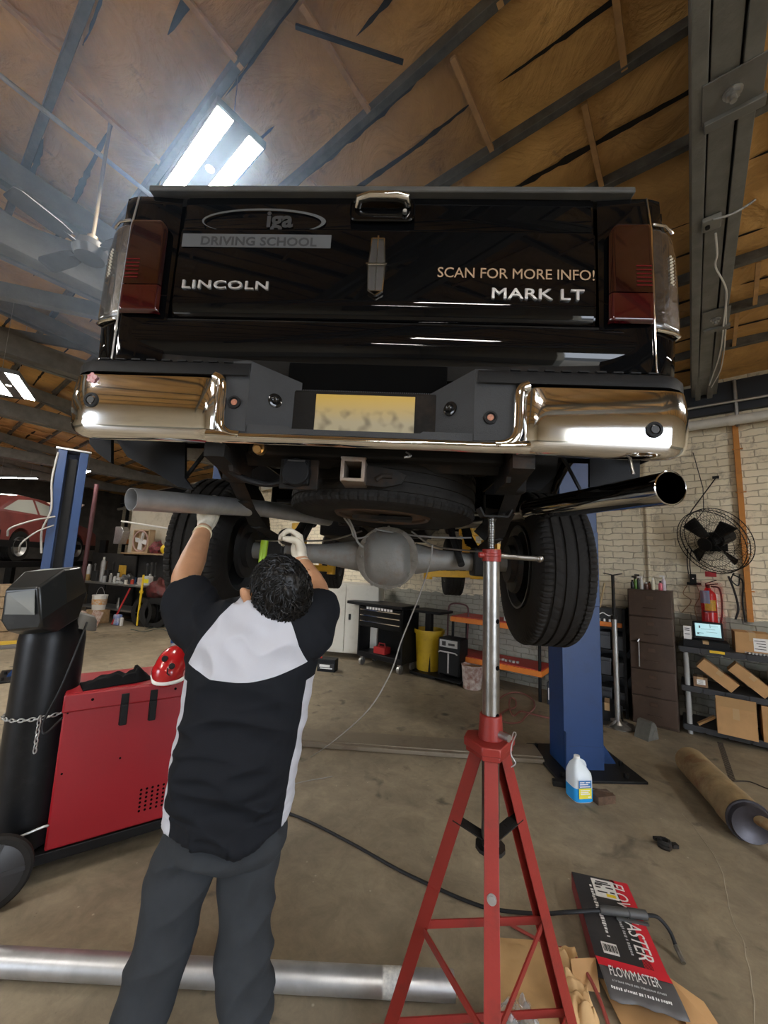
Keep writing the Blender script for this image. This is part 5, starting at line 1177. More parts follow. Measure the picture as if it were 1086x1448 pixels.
mb = MB(); mb.cyl((-.02, .0, -.045), (-.02, .0, -.03), .012, 12); mb.build('rosette', M_['blackm'], t)
def rel(px, py, z=3.79): p = pBz(px, py, z); return V((p.x - c.x, p.y - c.y, p.z - 3.8))
mb = MB(); P0, P1 = rel(1010, 310, 3.77), rel(1067, 283, 3.79)
for k in range(26):
    p = P0.lerp(P1, k / 25) - V((0, 0, .02 * sin(pi * k / 25))); mb.sph(p, .0075, 8, 5)
mb.build('chain', M_['galv'], t)
mb = MB(); mb.tube(smoothpath([rel(1012, 330, 3.775), rel(1014, 360, 3.78), rel(1012, 378, 3.78), rel(1027, 410, 3.785), rel(1024, 450, 3.78), rel(1018, 500, 3.785), rel(1003, 545, 3.78)], 6), .006, 8); mb.tube(smoothpath([rel(1027, 410, 3.785), rel(1026, 470, 3.79), rel(1020, 520, 3.78), rel(1006, 548, 3.77)], 6), .005, 8); mb.build('cord', M_['white'], t)
# ceiling fan
c = pY(128, 357, 2.25); cl = BM.inverted() @ c
fan = bthing('ceiling_fan', 'pale four-blade ceiling fan hanging left of the truck', 'ceiling fan', (cl.x, cl.y, cl.z))
mb = MB(); mb.lathe([(-.05, .03), (-.045, .08), (.0, .10), (.05, .085), (.07, .03)], (0, 0, 0), (0, 0, 1), 24); mb.build('motor', mat('fan_metal', (.13, .125, .12), .35, .7), fan)
mb = MB(); mb.cyl((0, 0, .06), (0, 0, max(.1, roofz(cl.y) - cl.z - .03)), .011, 10); mb.cyl((0, 0, .07), (0, 0, .11), .03, 16); mb.build('downrod', mat('fan_cream', (.25, .19, .12), .5), fan)
for k in range(4):
    a = radians(20 + 90 * k); mb = MB(); d_ = V((cos(a), sin(a), 0)); s_ = V((-sin(a), cos(a), 0))
    vs = []
    for z in (-.002, .004):
        for L_, w0 in ((.13, .035), (.2, .05), (.40, .056), (.43, .04)):
            for sg in (-1, 1): vs.append(d_ * L_ + s_ * (w0 * sg) + V((0, 0, z + sg * .012)))
    mb.add(vs, [(0, 2, 3, 1), (2, 4, 5, 3), (4, 6, 7, 5), (8, 9, 11, 10), (10, 11, 13, 12), (12, 13, 15, 14), (0, 8, 10, 2), (2, 10, 12, 4), (4, 12, 14, 6), (1, 3, 11, 9), (3, 5, 13, 11), (5, 7, 15, 13), (6, 14, 15, 7), (0, 1, 9, 8)])
    mb.bar(d_ * .07, d_ * .17, .03, .006); mb.build('blade', mat('fan_blade', (.10, .095, .09), .5, noise_amt=.3), fan, sm=0)
# conduit along roof, left
mb = MB(); mb.cyl((-3.15, -2, roofz(-2) - .1), (-3.15, 2.6, roofz(2.6) - .1), .016, 10); mb.build('roof_conduit', M_['galv']); o = bpy.data.objects['roof_conduit']; o.matrix_world = BM; tag(o, 'thin metal conduit running under the roof at upper left', 'conduit')

# ------------------------------------------------------------------ right wall: filing cabinet, shelf, fan, extinguisher
cb = mat('cabinet_brown', (.075, .048, .034), .42, .2, noise_amt=.25, noise_scale=5, dirt=.3, dirt_col=(.13, .10, .08), dirt_scale=8)
fc = bthing('filing_cabinet', 'tall dark brown five-drawer filing cabinet against the brick wall', 'filing cabinet', (-.40, 5.47, 0), 0)
CW, CDp, CHt = .42, .62, 1.47
fc.location = W(-.39, 5.42, 0)
mb = MB(); mb.bb(-CW / 2, CW / 2, 0, .38, .0, CHt); mb.build('body', cb, fc, bev=.004)
for i in range(5):
    z0 = .03 + i * .287; mb = MB(); mb.bb(-CW / 2 + .008, CW / 2 - .008, -.022, .0, z0, z0 + .275); dr = mb.build('drawer', cb, fc, bev=.004)
    mb = MB(); mb.bb(-.035, .035, -.027, -.021, z0 + .185, z0 + .222); mb.build('label_holder', mat('holder', (.11, .075, .055), .35, .5), dr, bev=.002)
    mb = MB(); mb.tube([(-.06, -.022, z0 + .09), (-.055, -.035, z0 + .09), (.055, -.035, z0 + .09), (.06, -.022, z0 + .09)], .0045, 8); mb.build('handle', mat('dark_handle', (.10, .075, .06), .35, .6), dr)
mb = MB(); mb.cyl((0, 0, 0), (0.005, -.0, .27), .007, 10); mb.cyl((-.012, 0, .27), (.012, 0, .30), .012, 10); o = tag(mb.build('air_chuck', M_['steel']), 'slim silver tool stuck in the third drawer of the filing cabinet', 'tool'); o.location = W(-.39 - .12, 5.375, .62); 
bott = [(-.165, .020, .10, 'dark', 'black squeeze bottle', .0), (-.135, .018, .13, 'green', 'green spray bottle', 0), (-.105, .015, .15, 'dark2', 'black spray bottle', 0), (-.075, .020, .13, 'white', 'white spray bottle', 0), (-.03, .026, .08, 'brown', 'short brown tub', 0), (.035, .018, .13, 'cream', 'cream coloured bottle', 0), (.105, .020, .10, 'pink', 'pink bottle with black cap', 0), (.135, .022, .15, 'clean', 'tall white and purple cleaner bottle', .03), (.0, .016, .09, 'rust', 'small rusty brown bottle', .05)]
cols = dict(dark=(.02, .02, .02), green=(.10, .22, .04), dark2=(.025, .025, .025), white=(.6, .6, .58), brown=(.10, .05, .04), cream=(.62, .58, .46), pink=(.60, .12, .16), clean=(.55, .50, .58), rust=(.25, .08, .04))
where = ['at the left end', 'second from the left', 'beside the green one', 'near the middle left', 'in the middle', 'right of the middle', 'near the right edge', 'at the back right', 'behind the middle tub']
for (x, r, h, cn, lb, dy), wh in zip(bott, where):
    t = bthing('bottle', f'{lb} on the filing cabinet, {wh}', 'bottle', (-.39 + x, 5.50 + dy, CHt), 0, 'bottles on top of the filing cabinet')
    mb = MB(); mb.lathe([(0, r * .9), (.004, r), (h * .7, r), (h * .85, r * .5), (h * .9, r * .45)], (0, 0, 0), (0, 0, 1), 18); mb.build('body', mat('bottle_' + cn, cols[cn], .35), t)
    mb = MB(); mb.cyl((0, 0, h * .88), (0, 0, h * 1.05), r * .5, 12)
    if h >= .13 and cn != 'cream': mb.box((-.012, 0, h * 1.08), (.05, .016, .018))
    mb.build('cap', M_['plastic'] if cn in ('dark', 'green', 'dark2', 'pink', 'rust') else M_['white'], t)
# plastic shelf
SHX = -.15
sh = bthing('plastic_shelf', 'black plastic shelving unit at right edge holding cartons', 'shelving unit', (SHX, 5.44, 0), 0)
SWd, SDp = 1.25, .44
pls = mat('shelf_plastic', (.028, .029, .032), .5)
for z in (.10, .49, .89):
    mb = MB(); mb.bb(0, SWd, 0, SDp, z - .045, z); 
    for i in range(7): mb.bb(.01 + i * .178, .17 + i * .178, -.006, .0, z - .055, z + .004)
    mb.build('shelf_board', pls, sh, bev=.003)
gpost = mat('post_grey', (.30, .30, .29), .5)
for x, y in ((.06, .05), (SWd - .06, .05), (.06, SDp - .05), (SWd - .06, SDp - .05)):
    mb = MB(); mb.cyl((x, y, 0), (x, y, .86), .024, 16); mb.build('post', gpost, sh)
mb = MB(); mb.bb(.26, .38, -.0075, -.006, .862, .888); mb.build('label', mat('tag_yellow', (.75, .50, .02), .5), sh, sm=0)
def bbox(name, label, cat, loc, size, rz, m, rx=0, ry=0, lab_=None, group=None):
    t = bthing(name, label, cat, loc, rz, group)
    R = rotm(rx, ry, 0); mb = MB(); w_, d_, h_ = size
    zoff = max(-(R @ V((sx * w_ / 2, sy * d_ / 2, sz * h_ / 2))).z for sx in (-1, 1) for sy in (-1, 1) for sz in (-1, 1)); cc = V((0, 0, zoff))
    mb.box(cc, size, R); mb.build('carton_body', m, t, bev=.003)
    mb = MB(); mb.box(cc + R @ V((0, 0, h_ / 2)), (.05, d_ * 1.002, .0015), R); mb.box(cc + R @ V((0, -d_ / 2, h_ * .3)), (.05, .0015, h_ * .4), R); mb.build('tape', mat('packing_tape', (.42, .27, .13), .3), t, sm=0)
    if lab_:
        x, z, lw, lh = lab_; mb = MB(); mb.box(cc + R @ V((x, -d_ / 2 - .0015, z)), (lw, .001, lh), R); l_ = mb.build('label', M_['paper'], t, sm=0)
        mb = MB()
        for i in range(4): mb.box(cc + R @ V((x + (-.1 + .06 * (i % 3)) * lw, -d_ / 2 - .0025, z + (.3 - .2 * i) * lh)), (lw * (.7 - .12 * (i % 3)), .001, lh * .05), R)
        mb.build('print', M_['ink'], l_, sm=0)
    return t
CDB = M_['card']
bbox('carton', 'closed brown carton with white label on the top shelf board', 'carton', (SHX + .60, 5.64, .89), (.27, .22, .21), 3, CDB, lab_=(.065, -.01, .12, .13))
bbox('carton', 'slim brown carton leaning left on the middle shelf board', 'carton', (SHX + .31, 5.54, .49), (.34, .16, .11), 0, CDB, ry=38)
bbox('carton', 'slim brown carton leaning beside the first on the middle shelf board', 'carton', (SHX + .56, 5.54, .49), (.34, .16, .11), 0, CDB, ry=40)
bbox('carton', 'little dark carton with white label at the left of the middle shelf board', 'carton', (SHX + .17, 5.55, .49), (.12, .12, .10), 0, mat('card_dark', (.22, .13, .07), .8), lab_=(.005, .0, .07, .05))
opn = bbox('carton', 'open brown carton standing on the bottom shelf board with its flap up', 'carton', (SHX + .43, 5.50, .10), (.30, .26, .27), 0, CDB)
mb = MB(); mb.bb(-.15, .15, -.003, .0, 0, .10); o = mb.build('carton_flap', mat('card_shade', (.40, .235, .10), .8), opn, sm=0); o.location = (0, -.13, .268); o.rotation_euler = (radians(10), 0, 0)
bbox('carton', 'brown carton with square white label on the bottom shelf board at right', 'carton', (SHX + .78, 5.56, .10), (.32, .28, .33), 0, CDB, lab_=(-.03, -.03, .16, .17))
mt = bthing('product_box', 'white and blue picture box on the middle shelf board at right', 'box', (SHX + .84, 5.53, .49), -4)
mb = MB(); mb.bb(-.14, .20, -.07, .20, 0, .24); mb.build('carton_body', mat('box_white', (.68, .68, .66), .5), mt, bev=.003)
mb = MB(); mb.bb(-.14, .20, -.0725, -.0705, 0, .035); mb.build('blue_band', mat('band_blue', (.04, .12, .45), .5), mt, sm=0)
mb = MB(); mb.prism([(-.10, .14), (-.04, .13), (-.02, .17), (-.06, .20)], lambda x, z: (x, -.0725, z), lambda x, z: (x, -.0705, z)); mb.build('leaf_print', mat('leaf', (.55, .55, .05), .5), mt, sm=0)
mb = MB()
for i in range(5): mb.bb(-.10, .02 + .01 * (i % 3), -.0722, -.0705, .06 + i * .012, .064 + i * .012)
mb.bb(.07, .085, -.0722, -.0705, .03, .20); mb.build('print', M_['ink'], mt, sm=0)
# tablet/monitor and its case
tb = bthing('touch_monitor', 'black scanner with pale blue screen on the top shelf board', 'screen', (SHX + .26, 5.60, .965), 4)
mb = MB(); R = rotm(-14, 0, 0); mb.box((0, 0, .10), (.255, .035, .19), R); mb.build('casing', M_['plastic'], tb, bev=.008)
mb = MB(); mb.box(V((0, 0, .10)) + R @ V((0, -.0185, .004)), (.215, .002, .135), R); scr = mb.build('screen', mat('screen_blue', (.05, .08, .09), .2, emit=((.45, .80, .86), .32)), tb, sm=0)
mb = MB()
for x, z, w_, h_ in ((-.07, .03, .012, .025), (.0, .01, .12, .003), (-.06, -.035, .04, .004), (.02, .045, .004, .04), (.055, .045, .06, .003), (-.085, -.04, .016, .016), (.03, -.02, .09, .003)): mb.box(V((0, 0, .104)) + R @ V((x, -.0200, z)), (w_, .001, h_), R)
mb.build('screen_text', M_['ink'], scr, sm=0)
bbox('tool_case', 'black tool case lying under the scanner on the top shelf board', 'case', (SHX + .23, 5.62, .89), (.38, .26, .075), 2, M_['plastic'])
t = bthing('card_reader', 'small white packet standing left of the scanner', 'packet', (SHX + .085, 5.53, .965), 0)
mb = MB(); mb.bb(-.035, .035, -.012, .012, 0, .14); mb.build('packet_body', M_['paper'], t, bev=.002); mb = MB()
for z in (.11, .09, .05): mb.bb(-.025, .02, -.0135, -.0125, z, z + .008)
mb.build('print', M_['ink'], t, sm=0)
mb = MB()
for i in range(11): mb.cyl((.0 + i * .027, 0, .012), (.012 + i * .027, -.02, .012), .010, 10)
mb.bar((-.02, .02, .012), (.34, -.02, .012), .02, .01); o = tag(mb.build('socket_rail', M_['galv']), 'rail of small chrome sockets on the top shelf board edge', 'socket set'); bput(o, (SHX + .56, 5.50, .89))
mb = MB(); mb.cyl((0, 0, .02), (.22, .04, .02), .014, 10); mb.bar((.0, .08, .01), (.3, .08, .01), .05, .02); o = tag(mb.build('hammer', M_['wood']), 'wooden tool handle lying on the top shelf board at right edge', 'tool'); bput(o, (SHX + .86, 5.50, .89))
mb = MB(); mb.bar((0, 0, .01), (.14, .03, .11), .05, .02); o = tag(mb.build('folded_card', M_['card']), 'folded piece of card at the left of the bottom shelf board', 'cardboard'); bput(o, (SHX + .13, 5.50, .10))
# fan
fp = pB(1008, 765, 5.60)
wf = bthing('wall_fan', 'large black caged industrial fan hanging on the white brick wall', 'fan', (fp.x, fp.y, fp.z), -8)
mb = MB(); FR = .36
ax_ = ((BM @ Matrix.Rotation(radians(-8), 4, 'Z')).to_3x3().inverted() @ V((-.90, -.16, -.36))).normalized(); e1, e2 = frame(ax_)
def fp_(r, a, h): return e1 * (r * cos(a)) + e2 * (r * sin(a)) + ax_ * h
for r, h in ((FR, 0), (FR, .05), (FR, -.06), (.27, .085), (.19, .105), (.11, .115), (.27, -.10), (.18, -.12)):
    mb.tube([fp_(r, 2 * pi * k / 48, h) for k in range(49)], .0045 if r == FR else .0022, 6, cap=False)
for k in range(56):
    a = 2 * pi * k / 56; mb.tube([fp_(.07, a, .12), fp_(.11, a + .06, .115), fp_(.19, a + .14, .105), fp_(.27, a + .22, .085), fp_(FR, a + .26, .05), fp_(FR, a + .26, -.06), fp_(.27, a + .22, -.10), fp_(.15, a + .14, -.125)], .0016, 4, cap=False)
mb.build('cage', M_['blackm'], wf)
mb = MB(); mb.cyl(fp_(0, 0, .112), fp_(0, 0, .124), .075, 24); mb.build('badge', M_['plastic'], wf)
mb = MB(); mb.cyl(fp_(0, 0, -.22), fp_(0, 0, -.05), .085, 24); mb.cyl(fp_(0, 0, -.05), fp_(0, 0, .03), .05, 20); mb.build('motor', M_['blackm'], wf)
for k in range(4):
    mb = MB(); a0 = radians(35 + 90 * k)
    def bl(u, v): r = .06 + .245 * u; return fp_(r, a0 + (v - .5) * (.62 - .15 * u) , .02 + (v - .5) * .07)
    mb.grid(bl, 8, 5); o = mb.build('blade', M_['blackm'], wf, sm=60, fixn=False); o.modifiers.new('s', 'SOLIDIFY').thickness = .003
mb = MB(); mb.cyl(fp_(0, 0, -.2), V((.02, .26, .02)), .022, 12); mb.bb(-.06, .10, .25, .28, -.10, .12); mb.build('wall_bracket', M_['blackm'], wf)
mb = MB(); hk = fp - V((0, 0, 0)); 
def relf(px, py, v=5.80): p = pB(px, py, v); q = Matrix.Rotation(radians(8), 4, 'Z') @ (p - V((fp.x, fp.y, fp.z))); return q
mb.tube([relf(1012, 676, 5.86), relf(978, 722, 5.62), relf(975, 728, 5.6)], .006, 8); mb.tube([relf(980, 640, 5.86), relf(994, 690, 5.85), relf(995, 722, 5.7), relf(985, 735, 5.6)], .004, 8); mb.box(relf(1012, 675, 5.87), (.06, .02, .03)); mb.build('hanging_cord', M_['cable'], wf)
mb = MB(); mb.tube(smoothpath([relf(1030, 815, 5.75), relf(1038, 835, 5.8), relf(1044, 860, 5.84), relf(1040, 876, 5.84)], 8), .010, 8); mb.tube(smoothpath([relf(1036, 812, 5.7), relf(1050, 822, 5.8), relf(1050, 850, 5.85), relf(1054, 880, 5.85)], 8), .008, 8); mb.tube(smoothpath([relf(1046, 812, 5.8), relf(1044, 828, 5.8), relf(1034, 820, 5.8), relf(1038, 810, 5.8)], 8), .006, 8); mb.build('power_cord', M_['cable'], wf)
# outlet with cords
op = pB(980, 818, 5.86); t = bthing('outlet_box', 'black outlet with dangling cords on the brick wall below the fan', 'outlet', (op.x, 5.86, op.z), 0)
mb = MB(); mb.bb(-.03, .03, -.03, .038, -.05, .05); mb.bb(-.06, .07, -.02, .038, -.075, -.045); mb.build('box', M_['plastic'], t, bev=.004)
mb = MB(); mb.lathe([(0, .008), (.003, .008)], (.0, -.03, .0), (0, -1, 0), 10); mb.build('indicator', M_['white'], t)
mb = MB()
mb.tube(smoothpath([(-.04, -.01, .05), (-.045, -.01, .2), (-.03, -.02, .35)], 6), .005, 8); mb.tube(smoothpath([(-.02, -.01, .05), (-.02, -.01, .2), (.0, -.02, .33)], 6), .005, 8)
mb.build('cord', M_['cable'], t)
mb = MB(); mb.tube(smoothpath([(-.05, .02, -.07), (-.10, .02, -.18), (-.03, .02, -.26), (-.12, .02, -.40)], 6), .004, 8); mb.tube(smoothpath([(.03, .02, -.07), (.05, .02, -.2), (.0, .02, -.33), (.02, .02, -.5)], 6), .004, 8); mb.build('old_wire', mat('tan_wire', (.35, .22, .12), .6), t)
# extinguisher behind a clear cover
ep = pB(1003, 866, 5.76); ex = bthing('fire_extinguisher', 'red fire extinguisher with yellow and blue labels on the brick wall', 'fire extinguisher', (ep.x, 5.76, ep.z - .16), 0)
er = mat('extinguisher_red', (.60, .012, .014), .25, coat=.5)
mb = MB(); mb.lathe([(0, .06), (.01, .072), (.34, .072), (.38, .06), (.41, .03), (.43, .025)], (0, 0, 0), (0, 0, 1), 32); mb.build('cylinder', er, ex)
mb = MB(); mb.cyl((0, 0, .42), (0, 0, .47), .02, 14); mb.bar((-.02, 0, .46), (.09, -.02, .48), .02, .012); mb.bar((-.02, 0, .475), (.08, -.02, .52), .02, .010); mb.build('valve_handle', M_['blackm'], ex)
mb = MB()
def arcp(z0, z1, a0, a1, r=.0735):
    return lambda u, v: (r * sin(radians(a0 + (a1 - a0) * u)), -r * cos(radians(a0 + (a1 - a0) * u)), z0 + (z1 - z0) * v)
mb.grid(arcp(.185, .30, -30, 55), 10, 1); mb.build('yellow_label', mat('label_y2', (.80, .60, .03), .5, noise_amt=.4, noise_scale=60, col2=(.5, .35, .05)), ex, sm=60, fixn=False)
mb = MB(); mb.grid(arcp(.26, .40, -70, 8, .0760), 10, 1); mb.build('blue_tag', mat('tag_blue', (.20, .45, .66), .6), ex, sm=60, fixn=False)
mb = MB(); mb.grid(arcp(.165, .18, -45, 60), 10, 1); mb.build('black_band', M_['ink'], ex, sm=60, fixn=False)
mb = MB(); mb.tube(smoothpath([(.03, -.02, .45), (.10, -.04, .42), (.11, -.03, .2), (.09, -.02, .05)], 6), .009, 10); mb.build('hose', M_['cable'], ex)
mb = MB()
def cov(u, v):
    x = -.115 + .25 * u; z = -.14 + .64 * v; top = .03 * (max(0, abs(u - .5) - .35) / .15) ** 2
    return (x, -.115 + .10 * (abs(u - .5) * 2) ** 4 + .10 * max(0, v - .93) / .07 + .006 * noise.noise(V((x * 20, z * 20, 0))), z - top * (v > .9))
mb.grid(cov, 20, 24); o = mb.build('cover_bag', mat('red_film', (.38, .01, .015), .15, alpha=.32, coat=.5), ex, sm=60, fixn=False)
mb = MB(); mb.bb(-.05, .05, 0, .004, 0, .06); o = tag(mb.build('wall_sign', mat('sign_red', (.45, .03, .04), .5), sm=0), 'small red sign on the bricks half hidden by the fan', 'sign'); q = pB(1005, 812, 5.89); bput(o, (q.x, 5.894, q.z - .03))
# dark shelving with bins behind the T stand
def sized(px0, px1, v): return pB(px0, 900, v).x, pB(px1, 900, v).x
x0, x1 = sized(838, 884, 5.5)
bsh = bthing('bin_rack', 'dark rack of black bins between the blue post and the filing cabinet', 'rack', (x0 - .1, 5.46, 0), 0)
ww_ = (-.64) - (x0 - .1)
mb = MB()
for z in (.08, .42, .72, .98): mb.bb(0, ww_, 0, .40, z, z + .02)
for x in (0, ww_ - .03):
    for y in (0, .37): mb.bb(x, x + .03, y, y + .03, 0, 1.22)
mb.bb(0, ww_, .38, .40, 0, 1.2); mb.build('frame', M_['blackm'], bsh, sm=0)
binm = mat('bin_black', (.022, .022, .024), .35)
k_ = 0
for z in (.10, .44, .74):
    for i in range(3):
        t = bthing('parts_bin', ['large', 'middle', 'small'][i] + ' black parts bin on the ' + {.10: 'bottom', .44: 'middle', .74: 'upper'}[z] + ' board of the dark rack', 'bin', (x0 - .1 + .03 + (ww_ - .05) / 3 * (i + .5), 5.62, z), 0, 'black parts bins on the dark rack')
        mb = MB(); w_ = (ww_ - .05) / 3 - .02; mb.bb(-w_ / 2, w_ / 2, -.13, .15, 0, .17 + .03 * (i == 1)); mb.bb(-w_ / 2 - .005, w_ / 2 + .005, -.135, .155, .15, .165); mb.build('bin_body', binm, t, bev=.006)
t = bthing('tool_tray', 'orange and black boxed tool set on top of the dark rack', 'tool set', (x0 + .12, 5.58, 1.0), 0)
mb = MB(); mb.bb(-.2, .2, -.08, .08, 0, .055); mb.build('tray', M_['orange'], t, bev=.003); mb = MB(); mb.bb(-.2, .2, -.075, .08, .055, .22); mb.build('box_lid', M_['ink'], t, bev=.003)
mb = MB()
for i in range(6): mb.lathe([(0, .012), (.03, .010)], (-.15 + i * .055, -.085, .06), (0, 0, 1), 10)
mb.tube(smoothpath([(-.14, -.077, .13), (-.10, -.077, .17), (-.06, -.077, .13), (0, -.077, .16), (.06, -.077, .13), (.12, -.077, .15)], 4), .006, 6); mb.build('bottle_prints', M_['paper'], t)
bbox('battery_box', 'black battery box on the floor by the foot of the steel T stand', 'battery box', (pBz(862, 1012, 0).x, 5.30, 0), (.30, .2, .20), 8, M_['plastic'])
mb = MB(); mb.sph((0, 0, .06), (.10, .08, .07), 16, 10); o = tag(mb.build('helmet_bag', mat('dark_red_bag', (.16, .015, .02), .4)), 'dark red shiny bundle on the dark rack beside the cabinet', 'bundle'); bput(o, (-.80, 5.30, .22 if False else 0))
mb = MB(); mb.cyl((0, 0, 0), (.30, .1, 1.52), .012, 8); o = tag(mb.build('wooden_pole', mat('pole_tan', (.45, .33, .17), .6)), 'pale wooden pole leaning beside the right rear tyre', 'pole'); q = pB(836, 920, 5.6); bput(o, (q.x - .12, 5.45, .0))

# ------------------------------------------------------------------ orange bench, bucket, trash can, cart, tool chest, locker
ob = bthing('orange_bench', 'low work bench with orange edges and red shelf by the brick wall', 'work bench', (-2.85, 5.30, 0), 0)
for z, nm in ((.30, 'lower_shelf'), (.84, 'bench_top')):
    mb = MB(); mb.bb(0, 1.30, 0, .52, z, z + .07); sh_ = mb.build(nm, M_['orange'], ob, bev=.004)
    mb = MB(); mb.bb(.01, 1.29, .02, .51, z + .07, z + .082); mb.build('shelf_mat', mat('mat_red', (.42, .03, .02), .5), sh_, sm=0)
for x in (.03, 1.27):
    for y in (.03, .49): mb = MB(); mb.cyl((x, y, 0), (x, y, .86), .02, 12); mb.build('leg', M_['blackm'], ob)
bbox('small_parts_box', 'grey plastic parts box on the top of the orange bench', 'parts box', (-1.95, 5.55, .922), (.30, .2, .12), 5, mat('grey_bin', (.35, .34, .32), .4))
mb = MB(); 
for i in range(8): mb.box((i * .05, .02 * (i % 2), .02), (.035, .03, .03))
o = tag(mb.build('hardware_scatter', M_['galv'], bev=.003), 'loose small hardware on the lower red shelf of the orange bench', 'hardware', kind='stuff'); bput(o, (-2.25, 5.42, .382))
t = bthing('paint_bucket', 'white paint splashed bucket on the floor behind the steel tube of the jack stand', 'bucket', (pB(668, 930, 5.22).x, 5.22, 0), 20)
mb = MB(); mb.lathe([(0, .12), (.005, .125), (.29, .145), (.30, .15), (.31, .15), (.31, .14)], (0, 0, 0), (0, 0, 1), 28, cap=False); mb.build('pail', mat('splashed_white', (.68, .62, .58), .5, noise_amt=.6, noise_scale=14, col2=(.30, .16, .13)), t)
mb = MB(); mb.prism([(.14 * cos(2 * pi * i / 20), .14 * sin(2 * pi * i / 20)) for i in range(20)], lambda x, y: (x, y, .27), lambda x, y: (x, y, .275)); mb.build('content', M_['wood'], t)
t = bthing('oil_jug', 'dark oil jug with a pale label between the orange bench and the blue post', 'jug', (-1.40, 5.35, 0), 0)
mb = MB(); mb.bb(-.09, .09, -.06, .06, 0, .27); mb.cyl((.04, 0, .27), (.04, 0, .32), .03, 14); mb.build('body', mat('jug_dark', (.03, .035, .045), .3), t, bev=.015); mb = MB(); mb.bb(-.07, .07, -.0615, -.06, .06, .2); mb.build('label', M_['paper'], t, sm=0)
tc_ = pBz(607, 940, 0)
t = bthing('trash_can', 'yellow plastic trash can against the brick wall under the truck', 'trash can', (pB(607, 900, 5.42).x, 5.42, 0), 0)
yc = mat('trash_yellow', (.55, .36, .015), .45, dirt=.4, dirt_col=(.20, .13, .02), dirt_scale=6)
mb = MB(); mb.lathe([(0, .17), (.01, .18), (.60, .215), (.60, .235), (.64, .24), (.66, .235), (.66, .225), (.56, .205), (.02, .17)], (0, 0, 0), (0, 0, 1), 40, cap=False, fn=lambda h, r, k: r * (1 - .015 * ((k % 10) < 1) * (h < .55))); mb.prism([(.17 * cos(2 * pi * i / 20), .17 * sin(2 * pi * i / 20)) for i in range(20)], lambda x, y: (x, y, .0), lambda x, y: (x, y, .02)); mb.build('bin', yc, t)
for s in (-1, 1): mb = MB(); mb.box((s * .235, 0, .54), (.035, .12, .06)); mb.build('handle', yc, t, bev=.008)
hc_ = pBz(648, 955, 0)
t = bthing('battery_charger', 'black wheeled battery charger with tall loop handle beside the yellow trash can', 'battery charger', (pB(641, 900, 5.25).x, 5.25, 0), 0)
mb = MB(); mb.bb(-.17, .17, -.14, .14, .12, .62); mb.build('casing', M_['plastic'], t, bev=.02)
mb = MB(); mb.bb(-.14, .14, -.146, -.138, .50, .60); mb.build('control_panel', mat('panel_grey', (.35, .35, .34), .4), t, sm=0)
mb = MB(); mb.bb(-.10, -.04, -.150, -.146, .52, .58); mb.bb(.0, .1, -.150, -.146, .53, .56); mb.build('meters', M_['ink'], t, sm=0)
mb = MB(); mb.tube([(-.15, -.16, .42), (-.12, -.17, .44), (.12, -.17, .44), (.15, -.16, .42)], .010, 8); mb.bb(-.012, .012, -.145, -.140, .15, .42); mb.build('front_rail', M_['galv'], t)
mb = MB(); mb.tube(smoothpath([(-.16, .12, .6), (-.165, .14, .95), (-.12, .15, 1.08), (.12, .15, 1.08), (.165, .14, .95), (.16, .12, .6)], 5), .012, 10); mb.build('handle', mat('handle_maroon', (.10, .03, .035), .45), t)
for s in (-1, 1): mb = MB(); mb.cyl((s * .19, .06, .09), (s * .23, .06, .09), .09, 22); mb.build('wheel', M_['rubber'], t)
mb = MB(); mb.bb(-.22, .22, -.2, .1, .06, .08); mb.build('toe_plate', M_['blackm'], t)
# tool chest cart
tcx, tcy = pB(548, 900, 5.20).x, 5.20
t = bthing('tool_cart', 'black tool cart with silver drawer rails under the back of the truck', 'tool cart', (tcx, tcy, 0), 0)
mb = MB(); mb.bb(-.45, .45, -.22, .22, .14, .22); mb.bb(-.45, .45, .18, .22, .2, .95); mb.bb(-.45, -.42, -.22, .22, .2, .95); mb.bb(.42, .45, -.22, .22, .2, .95); mb.bb(-.45, .45, -.22, .22, .62, .93); mb.build('body', M_['blackm'], t, bev=.006)
mb = MB(); mb.bb(-.70, .44, -.25, .25, .95, 1.0); mb.build('top_tray', M_['plastic'], t, bev=.008)
for i, z in enumerate((.64, .73, .82)):
    mb = MB(); mb.bb(-.41, .41, -.232, -.22, z, z + .08); d_ = mb.build('drawer', M_['blackm'], t, bev=.003)
    mb = MB(); mb.bb(-.40, .40, -.245, -.23, z + .062, z + .074); mb.build('pull', M_['chrome'], d_, sm=0)
mb = MB()
for i in range(9): mb.bb(-.26 + i * .06, -.22 + i * .06, -.248, -.244, .905, .94)
mb.build('tool_stickers', M_['paper'], t, sm=0)
for sx in (-.38, .38):
    for sy in (-.17, .17): mb = MB(); mb.cyl((sx - .02, sy, .06), (sx + .02, sy, .06), .06, 18); mb.bb(sx - .03, sx + .03, sy - .02, sy + .02, .08, .15); mb.build('caster', M_['galv'], t)
mb = MB(); mb.bb(-.10, .12, -.08, .08, 0, .10); mb.tube([(-.06, 0, .1), (-.05, 0, .15), (.06, 0, .15), (.07, 0, .1)], .01, 8); o = tag(mb.build('grease_box', mat('box_red2', (.35, .02, .02), .4), bev=.01), 'small red tool box on the lower deck of the black tool cart', 'tool box'); bput(o, (tcx - .05, tcy - .08, .22))
t = bthing('rolling_table', 'small black tool table just right of the black tool cart', 'table', (tcx + .72, 5.30, 0), 0)
mb = MB(); mb.bb(-.22, .30, -.20, .2, .93, .97); mb.build('top', M_['plastic'], t, bev=.01); mb = MB(); mb.bb(-.05, .05, -.04, .04, .05, .93); mb.bb(-.22, .22, -.18, .18, .02, .06); mb.build('pedestal', M_['blackm'], t)
